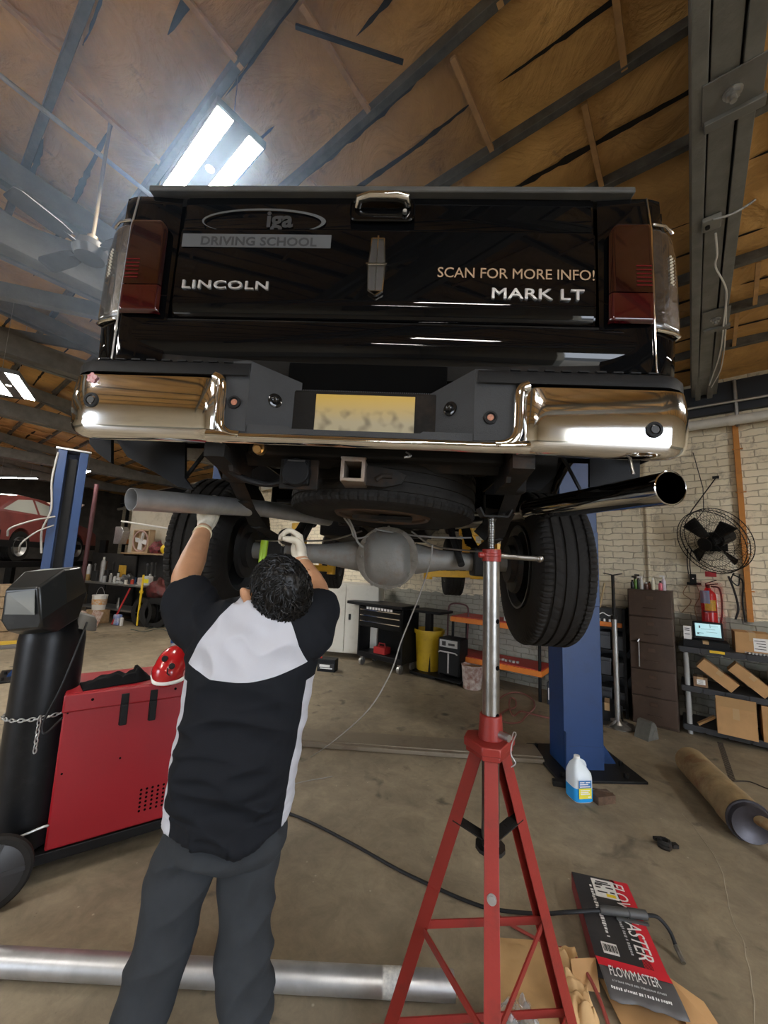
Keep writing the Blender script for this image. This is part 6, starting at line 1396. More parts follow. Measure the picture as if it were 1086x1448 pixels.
# white steel locker standing ajar
lk = bthing('steel_locker', 'dented white two-door steel cabinet behind the mechanic', 'cabinet', (pB(489, 880, 5.15).x, 5.10, 0), 28)
lw_ = mat('locker_white', (.55, .52, .44), .5, dirt=.45, dirt_col=(.28, .22, .15), dirt_scale=3)
mb = MB(); mb.bb(-.55, .62, -.05, .45, .10, 1.28); mb.build('body', lw_, lk, bev=.006)
for x0_, x1_ in ((-.54, .03), (.04, .61)):
    mb = MB(); mb.bb(x0_, x1_, -.075, -.052, .13, 1.25); d_ = mb.build('door', lw_, lk, bev=.004)
    mb = MB(); mb.bb(x0_ + .06, x0_ + .10, -.083, -.074, .66, .76); mb.build('handle', M_['blackm'], d_, sm=0)
mb = MB()
for x in (-.5, .57): mb.bb(x - .03, x + .03, -.03, .03, 0, .10); mb.bb(x - .03, x + .03, .37, .43, 0, .10)
mb.build('feet', M_['blackm'], lk, sm=0)
mb = MB(); mb.lathe([(0, .03), (.09, .03), (.11, .012), (.14, .010)], (0, 0, 0), (0, 0, 1), 14); o = tag(mb.build('glue_bottle', mat('glue_yellow', (.75, .62, .03), .4)), 'small yellow bottle standing on top of the white steel cabinet', 'bottle'); bput(o, (pB(462, 820, 5.2).x, 5.15, 1.28))
cp_ = pz(463, 948); t = thing('car_battery', 'black car battery with red terminal on the floor right of the mechanic', 'car battery', cp_, radians(-10))
mb = MB(); mb.bb(-.14, .14, -.09, .09, 0, .18); mb.build('case', M_['plastic'], t, bev=.008); mb = MB(); mb.bb(-.12, .12, -.0915, -.09, .04, .12); mb.build('label', M_['ink'], t, sm=0)
mb = MB(); mb.bb(-.10, .06, -.093, -.0915, .07, .105); mb.bb(-.09, .1, -.093, -.0915, .045, .06); mb.build('print', M_['paper'], t, sm=0)
mb = MB(); mb.cyl((-.10, -.03, .18), (-.10, -.03, .20), .018, 12); mb.build('terminal', mat('term_red', (.6, .04, .03), .4), t)
# distant dark band under the truck: yellow lift adapters already built

# ------------------------------------------------------------------ left rear: work bench, shelf and clutter (building frame)
TBX0, TBY = -.55, 0.0          # bench frame: x along the bench, y away from the viewer
def bthing(name, label, cat, loc=(0, 0, 0), rz=0.0, group=None): return thing(name, label, cat, BFM @ V(loc), TH + radians(16 + rz), group)
def bput(o, loc, rz=0): o.location = BFM @ V(loc); o.rotation_euler = (0, 0, TH + radians(16 + rz)); return o
BFI = BFM.inverted()
def pB(px, py, v):
    d = BFI.to_3x3() @ ray(px, py); c = BFI @ CAMP; return c + d * ((v - c.y) / d.y)
def pBz(px, py, z): return BFI @ pz(px, py, z)
wt_ = bthing('steel_workbench', 'long steel work bench covered in tools at the far left', 'work bench', (TBX0 + .55, TBY, 0), 0)
TL_ = 2.40
mb = MB(); mb.bb(0, TL_, 0, .75, .86, .90); mb.build('bench_top', M_['galv'], wt_, bev=.004)
mb = MB(); mb.bb(0, TL_, .05, .7, .26, .29); mb.build('lower_shelf', M_['galv'], wt_)
for x in (.03, TL_ - .03):
    for y in (.03, .72): mb = MB(); mb.cyl((x, y, 0), (x, y, .86), .022, 12); mb.build('leg', M_['blackm'], wt_)
bx0 = TBX0 + .55
ws = bthing('wall_shelf', 'wooden shelf board on brackets above the far work bench', 'shelf', (bx0 + .95, TBY + .50, 0), 0)
mb = MB(); mb.bb(0, 1.7, -.10, .35, 1.62, 1.66); mb.build('board', M_['wood'], ws, bev=.003)
mb = MB()
for x in (.1, 1.6): mb.bb(x - .02, x + .02, .30, .34, 0, 1.62); mb.bb(x - .02, x + .02, -.08, .32, 1.58, 1.62)
mb.build('bracket', M_['blackm'], ws)
bf = bthing('box_fan', 'round bladed fan in a tan wooden frame on the far wall shelf', 'fan', (pB(202, 770, .55).x, TBY + .55, 1.66), 0)
mb = MB(); 
for s in ((-.30, -.27, 0, .60), (.27, .30, 0, .60)): mb.bb(s[0], s[1], -.08, .08, s[2], s[3])
mb.bb(-.3, .3, -.08, .08, 0, .03); mb.bb(-.3, .3, -.08, .08, .57, .6); mb.bb(-.3, .3, .06, .08, 0, .6); mb.build('housing', mat('fan_tan', (.50, .36, .22), .6), bf, sm=0)
mb = MB(); mb.tube([(.26 * cos(2 * pi * k / 32), -.08, .30 + .26 * sin(2 * pi * k / 32)) for k in range(33)], .018, 8, cap=False); mb.build('ring', mat('ring_pink', (.45, .28, .24), .5), bf)
for k in range(4):
    mb = MB(); a = radians(80 + 90 * k); mb.bar((0, -.05, .3), (.22 * cos(a), -.05, .3 + .22 * sin(a)), .03, .11, up=(-sin(a), .3, cos(a))); mb.build('blade', mat('blade_pale', (.60, .58, .55), .5), bf, sm=0)
def blob(name, label, cat, loc, r, m, seed=0, amp=.3, group=None, flat=1):
    mb = MB(); mb.sph((0, 0, r[2] * .8), r, 22, 14, fn=lambda p, q: q * (1 + amp * noise.noise(p * 2.6 + V((seed, 0, 0))))); o = mb.build(name, m, sm=60); tag(o, label, cat, group); bput(o, loc); return o
blob('hose_bundle', 'tangled dark red hose bundle right of the wooden fan on the far shelf', 'hose bundle', (pB(222, 770, .5).x, TBY + .50, 1.66), (.16, .12, .16), mat('bundle_red', (.30, .04, .05), .6, noise_amt=.8, noise_scale=22, col2=(.04, .02, .02)), 1, .5)
blob('hard_hat', 'yellow hard hat on the far wall shelf beside the red bundle', 'hard hat', (pB(237, 770, .45).x, TBY + .45, 1.66), (.15, .14, .14), mat('hat_yellow', (.80, .55, .02), .35), 4, .05)
mb = MB(); mb.cyl((0, 0, 0), (0, 0, .02), .2, 28); o = mb.build('tray', M_['blackm'])
tag(o, 'round dark tray on the far work bench', 'tray'); bput(o, (bx0 + .9, TBY + .4, .90))
# white rail, blower, vertical posts
mb = MB(); a_, b2_ = pB(172, 737, .2), pB(262, 751, .2); mb.cyl(a_, b2_, .022, 10); o = mb.build('white_rail', M_['white']); o.matrix_world = BFM; tag(o, 'thin white rail running above the far work bench', 'rail')
mb = MB(); q = pB(170, 757, .3); mb.prism([(-.12, -.22), (.12, -.22), (.22, .10), (.12, .22), (-.10, .22)], lambda x, z: (x, -.08, z), lambda x, z: (x, .10, z)); o = mb.build('metal_hood', M_['galv'], bev=.01); tag(o, 'grey angular sheet metal hood hanging left of the wooden fan', 'metal hood'); bput(o, (q.x, q.y, q.z))
items = [   # px, py(bottom on the bench), w, h, colour, kind
 ('spray_can', 'silver spray can', 122, .05, .42, (.55, .55, .55), 'can', 'under the distant lift post'),
 ('glass_jar', 'amber glass jar', 116, .05, .20, (.75, .45, .06), 'can', 'at the left end of the far bench'),
 ('parts_case', 'dark case with tan label', 137, .10, .26, (.05, .05, .05), 'box', 'left of the middle of the far bench'),
 ('air_tank', 'tall silver cylinder', 144, .055, .62, (.45, .45, .44), 'can', 'above the dark case on the far bench'),
 ('battery_pack', 'small black pack', 152, .07, .3, (.03, .03, .03), 'box', 'beside the silver cylinder on the far bench'),
 ('glass_bottle', 'clear glass bottle', 157, .04, .22, (.30, .29, .27), 'can', 'in front of the yellow sheet on the far bench'),
 ('metal_casting', 'silver metal casting', 172, .12, .16, (.40, .39, .37), 'blob', 'in the middle of the far bench'),
 ('carburetor', 'dark grimy engine part', 182, .14, .24, (.10, .10, .10), 'blob', 'right of the middle of the far bench'),
 ('red_can', 'small red can', 188, .04, .12, (.55, .06, .03), 'can', 'by the yellow handle on the far bench'),
 ('white_box', 'white and orange box', 203, .10, .17, (.60, .50, .42), 'box', 'right of the yellow handle on the far bench'),
 ('seat_cushion', 'mustard yellow sheet', 172, .14, .42, (.60, .35, .04), 'sheet', 'standing behind the parts on the far bench')]
for (nm, lb, px, r, h, c_, kd, wh) in items:
    y = TBY + (.22 if kd != 'sheet' else .60)
    # place along the viewing direction onto the bench line
    q = pB(px, 815, y); x = q.x
    m = mat('col_' + nm, c_, .4, .3 if c_[0] == c_[1] else 0, noise_amt=.3, noise_scale=12)
    x = min(max(x, .08), TL_ - .08)
    if kd == 'can':
        t = bthing(nm, f'{lb} {wh}', 'can' if 'can' in nm else 'container', (x, y, .90), 0); mb = MB(); mb.lathe([(0, r), (h * .8, r), (h * .9, r * .5)], (0, 0, 0), (0, 0, 1), 18); mb.build('body', m, t); mb = MB(); mb.cyl((0, 0, h * .9), (0, 0, h), r * .45, 12); mb.build('cap', M_['white'], t)
    elif kd == 'blob': blob(nm, f'{lb} {wh}', 'engine part', (x, y, .90), (r, r * .8, h * .5), m, px, .9)
    elif kd == 'sheet':
        mb = MB(); mb.bb(-r, r, -.01, .01, 0, h); o = tag(mb.build(nm, m, bev=.05 * 0 + .004), f'{lb} {wh}', 'sheet'); bput(o, (x, y, .90))
    else:
        mb = MB(); mb.bb(-r, r, -r * .7, r * .7, 0, h); o = tag(mb.build(nm, m, bev=.006), f'{lb} {wh}', 'box'); bput(o, (x, y, .90))
clut = [('jar', 'amber', (.55, .30, .05), 120, .04, .16, .40), ('jar', 'white', (.6, .6, .56), 127, .045, .13, .40), ('can', 'gold', (.55, .38, .08), 131, .035, .2, .5), ('can', 'grey', (.3, .3, .3), 148, .04, .18, .12), ('jar', 'clear', (.4, .4, .38), 163, .04, .17, .10), ('can', 'silver', (.5, .5, .5), 167, .03, .25, .45), ('can', 'black', (.02, .02, .02), 175, .04, .2, .40), ('jar', 'pale', (.55, .52, .45), 179, .035, .12, .08), ('can', 'blue', (.05, .12, .3), 191, .035, .17, .4), ('jar', 'orange', (.6, .25, .03), 199, .04, .15, .42)]
for nm, cn, c_, px, r, h, y in clut:
    x = min(max(pB(px, 815, y).x, .05), TL_ - .05)
    t = bthing('storage_' + nm, f'{cn} {nm} among the clutter on the far steel work bench', nm, (x, y, .90), 0, 'jars and cans on the far work bench'); mb = MB(); mb.lathe([(0, r), (h * .85, r), (h * .9, r * .8)], (0, 0, 0), (0, 0, 1), 16); mb.build('body', mat('clut_' + cn, c_, .35), t); mb = MB(); mb.cyl((0, 0, h * .88), (0, 0, h), r * .85, 14); mb.build('lid', M_['galv'] if cn in ('amber', 'clear') else M_['plastic'], t)
hung = [(128, 800, .30, 'grey'), (134, 798, .42, 'silver'), (150, 795, .35, 'brown'), (160, 796, .30, 'dark steel'), (208, 798, .34, 'pale grey'), (214, 797, .34, 'dull silver'), (220, 797, .32, 'worn steel')]
for i, (px, py, h, cn) in enumerate(hung):
    q = pB(px, py, .83); mb = MB(); mb.bar((0, 0, 0), (.01, 0, -h), .035, .012); mb.cyl((0, -.01, .0), (0, .01, .0), .035, 12); mb.cyl((.01, -.01, -h), (.01, .01, -h), .028, 12)
    o = tag(mb.build('wrench', mat('wr_' + cn, ((.25, .25, .25), (.4, .4, .4), (.16, .09, .05), (.1, .1, .1), (.35, .35, .34), (.3, .3, .29), (.2, .2, .19))[i], .4, .6)), f'{cn} tool hanging on the dark board behind the far work bench', 'tool', 'tools hanging behind the far work bench'); bput(o, (q.x, .85, min(q.z, 1.5)))
# yellow pole tool, red pole
q = pB(196, 865, TBY - .05); mb = MB(); mb.cyl((0, 0, .28), (.02, .0, 1.42), .022, 10); mb.bb(-.03, .05, -.02, .02, 1.0, 1.06); o = tag(mb.build('yellow_bar', mat('bar_yellow', (.78, .52, .02), .4)), 'yellow upright bar leaning on the front edge of the far work bench', 'bar'); bput(o, (q.x, TBY - .05, -.25 + .0)); o.location.z = .0 - .26
mb = MB(); a_, b2_ = pB(158, 884, TBY - .25), pB(184, 832, TBY - .08); a_.z = max(a_.z, .02); mb.cyl(a_, b2_, .018, 10); o = mb.build('jack_bar', mat('red_paint2', (.45, .03, .03), .4)); o.matrix_world = BFM; tag(o, 'red jack handle leaning against the far work bench', 'handle')
t = bthing('white_bucket', 'white paint bucket with orange marks hanging from the far work bench edge', 'bucket', (pB(142, 850, TBY - .2).x, TBY - .22, .30), 0)
mb = MB(); mb.lathe([(0, .13), (.30, .155), (.32, .16), (.34, .16), (.34, .15)], (0, 0, 0), (0, 0, 1), 26, cap=False); mb.prism([(.13 * cos(2 * pi * i / 20), .13 * sin(2 * pi * i / 20)) for i in range(20)], lambda x, y: (x, y, 0), lambda x, y: (x, y, .01)); mb.build('pail', M_['white'], t)
mb = MB(); mb.lathe([(.12, .1475), (.25, .1535)], (0, 0, 0), (0, 0, 1), 26, cap=False); mb.build('pail_label', mat('pail_print', (.66, .62, .55), .5, noise_amt=.6, noise_scale=16, col2=(.65, .30, .06)), t)
mb = MB(); mb.tube(smoothpath([(-.16, 0, .32), (-.1, 0, .45), (.0, 0, .52), (.1, 0, .45), (.16, 0, .32)], 6), .005, 6); mb.build('handle', M_['galv'], t)
mb = MB(); mb.bb(-.2, .2, -.15, .15, 0, .30); o = tag(mb.build('step_stool', M_['wood'], bev=.01), 'low stool standing under the white paint bucket', 'stool'); bput(o, (pB(142, 850, TBY - .2).x, TBY - .22, 0))
mp = mat('map_print', (.66, .60, .54), .6, noise_amt=.7, noise_scale=12, col2=(.40, .20, .14))
mb = MB(); mb.box((0, 0, .17), (.46, .02, .34), rotm(-18, 0, 0)); o = tag(mb.build('printed_sack', mp), 'printed white and red paper sack on the floor in front of the far bench', 'sack'); q = pBz(133, 886, 0); bput(o, (q.x, q.y, 0), -10)
mb = MB(); mb.box((0, 0, .16), (.12, .02, .33), rotm(-10, 12, 0)); o = tag(mb.build('torn_paper', mp), 'torn strip of printed paper left of the printed sack', 'paper'); q = pBz(113, 885, 0); bput(o, (q.x, q.y, 0), 15)
t = bthing('blue_sign', 'small blue and white tub on the floor right of the printed sack', 'tub', (pBz(165, 884, 0).x, pBz(165, 884, 0).y, 0), 0)
mb = MB(); mb.bb(-.09, .09, -.05, .05, 0, .24); mb.build('tub_body', mat('tub_blue', (.10, .18, .50), .5, noise_amt=.5, noise_scale=12, col2=(.5, .5, .55)), t, bev=.02)
mb = MB(); mb.bb(.12, .17, -.03, .03, 0, .18); mb.build('can', M_['white'], t, bev=.01)
mb = MB(); mb.lathe([(0, .06), (.06, .05), (.16, .025), (.24, .022)], (0, 0, 0), (0, 0, 1), 16); o = tag(mb.build('oil_can', M_['galv']), 'grey oil can standing below the far bench near the yellow bar', 'oil can'); q = pBz(187, 868, 0.1); bput(o, (q.x, TBY + .3, .29))
# blue tank and yellow jug by the tyre
t = bthing('blue_can', 'light blue fuel can on the floor left of the mechanic', 'fuel can', (pBz(245, 884, 0).x, pBz(245, 884, 0).y, 0), 0)
mb = MB(); mb.bb(-.13, .13, -.13, .13, 0, .42); mb.lathe([(.42, .06), (.46, .05), (.48, .03)], (0.05, 0, 0), (0, 0, 1), 16); mb.build('can_body', mat('can_blue', (.06, .24, .36), .45, noise_amt=.25), t, bev=.03, seg=3)
mb = MB(); mb.tube([(-.1, 0, .42), (-.09, 0, .47), (.0, 0, .47), (.02, 0, .43)], .014, 8); mb.build('handle', mat('can_blue2', (.06, .22, .34), .4), t)
t = bthing('solvent_jug', 'white jug with yellow label on the far bench right end', 'jug', (pB(212, 800, .2).x, TBY + .2, .90), 0)
mb = MB(); mb.bb(-.10, .10, -.06, .06, 0, .22); mb.cyl((.05, 0, .22), (.05, 0, .27), .03, 12); mb.build('body', mat('jug_grey', (.48, .48, .46), .4), t, bev=.02); mb = MB(); mb.bb(-.09, .09, -.0625, -.06, .06, .15); mb.build('label', mat('label_y3', (.80, .68, .02), .5), t, sm=0)
blob('engine_block', 'dark greasy engine with red parts right of the far work bench', 'engine', (pB(228, 820, .35).x, TBY + .35, .55), (.26, .24, .26), mat('engine_dark', (.06, .035, .03), .5, .4, noise_amt=.8, noise_scale=9, col2=(.16, .03, .03)), 3, .5)
mb = MB(); mb.bb(-.3, .3, -.25, .25, .50, .55)
for x in (-.27, .27):
    for y in (-.22, .22): mb.bb(x - .02, x + .02, y - .02, y + .02, 0, .5)
o = tag(mb.build('engine_stand', M_['blackm']), 'low black stand carrying the dark engine', 'stand'); bput(o, (pB(228, 820, .35).x, TBY + .35, 0))
for i, (dx, dy, r_) in enumerate(((2.55, .25, .22), (2.85, .3, .2))):
    o = tyre((0, 0, 0), R=.30, w_=.16, ax=(0, 1, 0), pitch=30).build('spare_tyre', M_['rubber'], sm=28); tag(o, ['worn brown edged tyre standing under the far bench end', 'small dark tyre beside the brown edged tyre'][i], 'tyre'); bput(o, (bx0 + dx, TBY + .05 + dy - .25, .31), 20 * i)
del bthing, bput, pB, pBz
bthing, bput, pB, pBz = _bt, _bp, _pB, _pBz
# dark storage wall behind the bench
rk = bthing('storage_rack', 'tall dark storage rack with an orange beam behind the distant blue post', 'rack', (-14.6, 4.75, 0), 0)
mb = MB()
for x in (0, 2.4):
    for y in (0, .9): mb.bb(x, x + .08, y, y + .08, 0, 3.1)
for z in (.5, 1.9): mb.bb(0, 2.48, 0, .98, z, z + .03)
mb.bb(0, 2.48, .95, .98, 0, 2.9); mb.build('frame', M_['blackm'], rk, sm=0)
mb = MB(); mb.bb(0, 2.48, -.03, .0, 1.93, 2.08); mb.build('orange_beam', M_['orange'], rk, sm=0)
mb = MB(); rnd = random.Random(5)
for i in range(22):
    x = rnd.uniform(.15, 2.3); h_ = rnd.uniform(.5, .95); mb.bar((x, rnd.uniform(.05, .2), 1.95), (x + rnd.uniform(-.25, .25), rnd.uniform(.3, .8), 1.95 + h_), rnd.uniform(.02, .06), rnd.uniform(.02, .06))
mb.build('stored_pipes', mat('pipes_mixed', (.16, .13, .10), .5, .4, noise_amt=.8, noise_scale=4, col2=(.03, .03, .03)), rk, sm=0); 
for i in range(7):
    c_ = [(.05, .05, .055), (.16, .12, .08), (.28, .03, .03), (.07, .08, .10), (.22, .21, .19), (.04, .04, .04), (.10, .09, .08)][i]
    bbox('storage_crate', ['black', 'tan', 'red', 'slate', 'grey', 'dark', 'brown'][i] + ' storage crate on the tall rack, number %s from the left' % ['one', 'two', 'three', 'four', 'five', 'six', 'seven'][i], 'crate', (-14.4 + .34 * i, 5.10, .53), (.30, .4, .35 + .1 * (i % 3)), 0, mat('crate_%d' % i, c_, .6))
mb = MB(); mb.cyl((0, 0, 0), (.1, 0, 3.3), .05, 10); o = tag(mb.build('maroon_column', mat('maroon', (.08, .025, .03), .5)), 'slim maroon column right of the distant blue lift post', 'column'); q = pBx(122, 780, -11.6); bput(o, (q.x, q.y, 0))
# wooden crates far left, boards on the floor, sawhorse
for i in range(5):
    bbox('wooden_crate', ['bottom', 'second', 'third', 'fourth', 'topmost'][i] + ' crate of the tan wooden stack at the left picture edge', 'crate', (pBz(8, 905, 0).x + .02 * (i % 2), pBz(8, 905, 0).y, .20 * i), (.50, .42, .185), 6 * (i % 2), mat('crate_wood', (.40, .28, .16), .75, noise_amt=.5, noise_scale=7), group='stacked crates at left edge')
for i, (c_, lb) in enumerate((((.50, .34, .15), 'tan'), ((.62, .40, .04), 'yellow'), ((.14, .13, .12), 'dark'))):
    mb = MB(); mb.box((0, 0, .03), (.9, .09, .05)); o = tag(mb.build('floor_board', mat('board_%d' % i, c_, .7), bev=.004), f'{lb} board lying on the floor behind the gas cylinder', 'board'); q = pz(22 + 6 * i, 905 + 5 * i); put(o, (q.x, q.y, .052 * (i == 0)), radians(35 + 6 * i))
t = bthing('stool_frame', 'dark curved metal stand behind the welding helmet', 'stand', (pBz(60, 905, 0).x, pBz(60, 905, 0).y, 0), 30)
mb = MB(); 
for s in (-1, 1): mb.tube(smoothpath([(s * .35, 0, 0), (s * .28, 0, .35), (s * .15, 0, .75), (s * .12, 0, .95)], 6), .03, 8)
mb.bb(-.28, .28, -.03, .03, .3, .36); mb.build('frame', M_['blackm'], t); mb = MB(); mb.bb(-.3, .35, -.25, .25, .95, 1.0); mb.build('top', M_['galv'], t)
mb = MB(); pts = [pBz(185, 890, .006), pBz(205, 893, .006), pBz(225, 889, .006), pBz(240, 893, .006), pBz(250, 889, .006), pBz(230, 886, .006), pBz(205, 890, .006)]
mb.tube(smoothpath(pts, 6), .010, 6); o = mb.build('extension_lead', mat('cord_green', (.06, .08, .07), .5)); o.matrix_world = BM; tag(o, 'dark green cord tangled on the floor in front of the far bench', 'cord')
mb = MB(); mb.tube(smoothpath([pBz(178, 876, .03), pBz(200, 880, .05), pBz(210, 886, .03), pBz(222, 884, .03)], 6), .025, 8); o = mb.build('metal_linkage', M_['frame']); o.matrix_world = BM; tag(o, 'rusty bent metal linkage lying on the floor by the far bench', 'metal part')

# ------------------------------------------------------------------ red coupe on a far lift
CW0 = V((-8.90, 8.55, 0)); ch_ = atan2(2.4, -.50)
car = thing('red_coupe', 'faded red coupe raised on a lift at the far left', 'car', CW0, ch_)
crd = mat('faded_red', (.27, .065, .06), .4, noise_amt=.35, noise_scale=2.5, coat=.3)
bz = 1.66
prof = [(-.95, bz + .02), (-1.0, bz + .45), (-.9, bz + .72), (-.75, bz + .78), (-.1, bz + 1.12), (.5, bz + 1.20), (1.1, bz + 1.12), (1.85, bz + .76), (2.9, bz + .62), (3.25, bz + .48), (3.3, bz + .05)]
def carw(z): return .84 - .20 * max(0, (z - bz - .75) / .45)
arch = lambda cx: [(cx + .34 * cos(a), bz + .10 + .34 * sin(a)) for a in [radians(k) for k in range(0, 181, 20)]]
poly = [(-.95, bz + .02), (-1.0, bz + .45), (-.9, bz + .72), (-.75, bz + .77), (1.85, bz + .77), (2.9, bz + .62), (3.25, bz + .48), (3.3, bz + .05), (2.62, bz + .02)] + arch(2.28)[1:-1] + [(1.94, bz + .02), (.34, bz + .02)] + arch(0)[1:-1] + [(-.34, bz + .02)]
mb = MB(); mb.prism(poly, lambda x, z: (x, -.84, z), lambda x, z: (x, .84, z))
mb.loft([[V((x, sy * carw(z), z)) for x, sy in ((xa, -1), (xb, -1), (xb, 1), (xa, 1))] for z, xa, xb in ((bz + .765, -.78, 1.80), (bz + 1.12, -.15, 1.14), (bz + 1.19, .05, .98))])
mb.build('body', crd, car, sm=30, bev=.015)
gls = mat('dusty_glass', (.42, .43, .38), .35)
for s in (-1, 1):
    for pl in ([(-.62, bz + .80), (-.05, bz + 1.07), (.48, bz + 1.14), (.48, bz + .80)], [(.56, bz + .80), (.56, bz + 1.14), (1.05, bz + 1.07), (1.62, bz + .80)]):
        mb = MB(); mb.add([(x, s * (carw(z) + .006), z) for x, z in pl], [(0, 1, 2, 3)]); mb.build('side_window', gls, car, sm=0, fixn=False)
    mb = MB(); mb.bb(.68, .80, s * .845, s * .855, bz + .60, bz + .65); mb.build('door_handle', M_['blackm'], car, sm=0)
    mb = MB(); mb.bb(-.95, 3.25, s * .838, s * .85, bz + .02, bz + .16); mb.build('side_skirt', M_['plastic'], car, sm=0)
    for x in (0, 2.28):
        o = tyre((x, s * .74, bz + .03), R=.31, w_=.20, ax=(0, 1, 0), pitch=30).build('wheel', M_['rubber'], car, sm=28)
        mb = MB(); mb.lathe([(0, .02), (.0, .06), (-.03, .09), (-.05, .15), (-.01, .19), (.01, .205), (.02, .215), (-.05, .215)], (x, s * .84, bz + .03), (0, s, 0), 30, cap=False); mb.lathe([(0, .09), (-.035, .10)], (x, s * .835, bz + .03), (0, s, 0), 20); mb.build('wheel_rim', M_['galv'], o)
mb = MB(); mb.add([(1.75, -.7, bz + .80), (1.75, .7, bz + .80), (2.75, .66, bz + 1.32), (2.75, -.66, bz + 1.32)], [(0, 1, 2, 3)]); o = mb.build('raised_hood', mat('hood_pale', (.62, .50, .44), .5), car, sm=0, fixn=False); o.modifiers.new('s', 'SOLIDIFY').thickness = .03
cl_ = thing('ramp_lift', 'dark platform lift holding up the red coupe', 'car lift', CW0, ch_)
mb = MB()
for s in (-1, 1): mb.bb(-1.4, 3.2, s * .74 - .25, s * .74 + .25, bz - .42, bz - .29)
mb.build('runway', M_['blackm'], cl_, bev=.01)
for x in (-1.3, 3.1):
    for s in (-1, 1): mb = MB(); mb.bb(x - .08, x + .08, s * 1.15 - .08, s * 1.15 + .08, 0, 2.0); mb.build('post', M_['blackm'], cl_)
mb = MB()
for x in (-1.3, 3.1): mb.bb(x - .06, x + .06, -1.15, 1.15, bz - .45, bz - .3)
mb.build('crossbeam', M_['blackm'], cl_)
for i, (px, py, nm, lb, c_, s_) in enumerate(((47, 845, 'tote', 'black tote under the raised red coupe', (.03, .03, .03), (.5, .4, .4)), (90, 875, 'floor_jack', 'low dark jack on the floor beyond the gas cylinder', (.05, .04, .04), (.6, .3, .2)))):
    q = pz(px, py + 20) if i == 0 else pz(px, py + 5); mb = MB(); mb.bb(-s_[0] / 2, s_[0] / 2, -s_[1] / 2, s_[1] / 2, 0, s_[2]); o = tag(mb.build(nm, mat('cc_%d' % i, c_, .5), bev=.02), lb, nm.replace('_', ' ')); put(o, (q.x, q.y, 0))
# ------------------------------------------------------------------ the mechanic
per = thing('person', 'person seen from behind in black and grey work shirt, gloved hands raised to the truck', 'person', (-.46, 1.16, 0))
OFF = V(per.location)
skin = mat('skin', (.55, .285, .155), .5, noise_amt=.12, noise_scale=25, bump=.08, bump_scale=150)
trous = mat('trouser_cloth', (.034, .038, .043), .85, noise_amt=.12, noise_scale=30, bump=.10, bump_scale=500, spec=.15)
def ell(c, rx, ry, n=28, p=1.0):
    return [V((c[0] + rx * math.copysign(abs(cos(a)) ** p, cos(a)), c[1] + ry * math.copysign(abs(sin(a)) ** p, sin(a)), c[2])) for a in [2 * pi * i / n for i in range(n)]]
# torso outline read as width per height
rows = [(1205, 234, 402), (1170, 236, 405), (1120, 241, 412), (1060, 250, 422), (1000, 261, 434), (950, 268, 441), (915, 270, 447), (888, 272, 452), (866, 284, 448), (852, 308, 434)]
TR = []
for i, (py, xa, xb) in enumerate(rows):
    a, b = pY(xa, py, 1.15), pY(xb, py, 1.15); z = (a.z + b.z) / 2
    TR.append((z, (a.x + b.x) / 2, (b.x - a.x) / 2))
def tor(z):
    if z <= TR[0][0]: return TR[0][1], TR[0][2]
    for (z0, c0, r0), (z1, c1, r1) in zip(TR, TR[1:]):
        if z <= z1: t = (z - z0) / (z1 - z0); return c0 + (c1 - c0) * t, r0 + (r1 - r0) * t
    return TR[-1][1], TR[-1][2]
ZT = TR[-1][0]
shL, shR = pY(292, 878, 1.16), pY(438, 876, 1.16)
# pipe grip of the left hand
Q = pA + dd * ((pY(318, 716, 1.62) - pA).dot(dd))
nL = V((.82, -.50, -.05)).normalized(); hL = V((.05, .30, .95)); hL = (hL - nL * hL.dot(nL)).normalized()
wL = Q - nL * .060 - hL * .098
elL = pY(262, 822, 1.30)
wR = pY(424, 792, 1.44); hR = V((-.25, .42, .87)).normalized(); nR = V((-.85, -.35, 0)); nR = (nR - hR * nR.dot(hR)).normalized()
elR = pY(447, 838, 1.31)
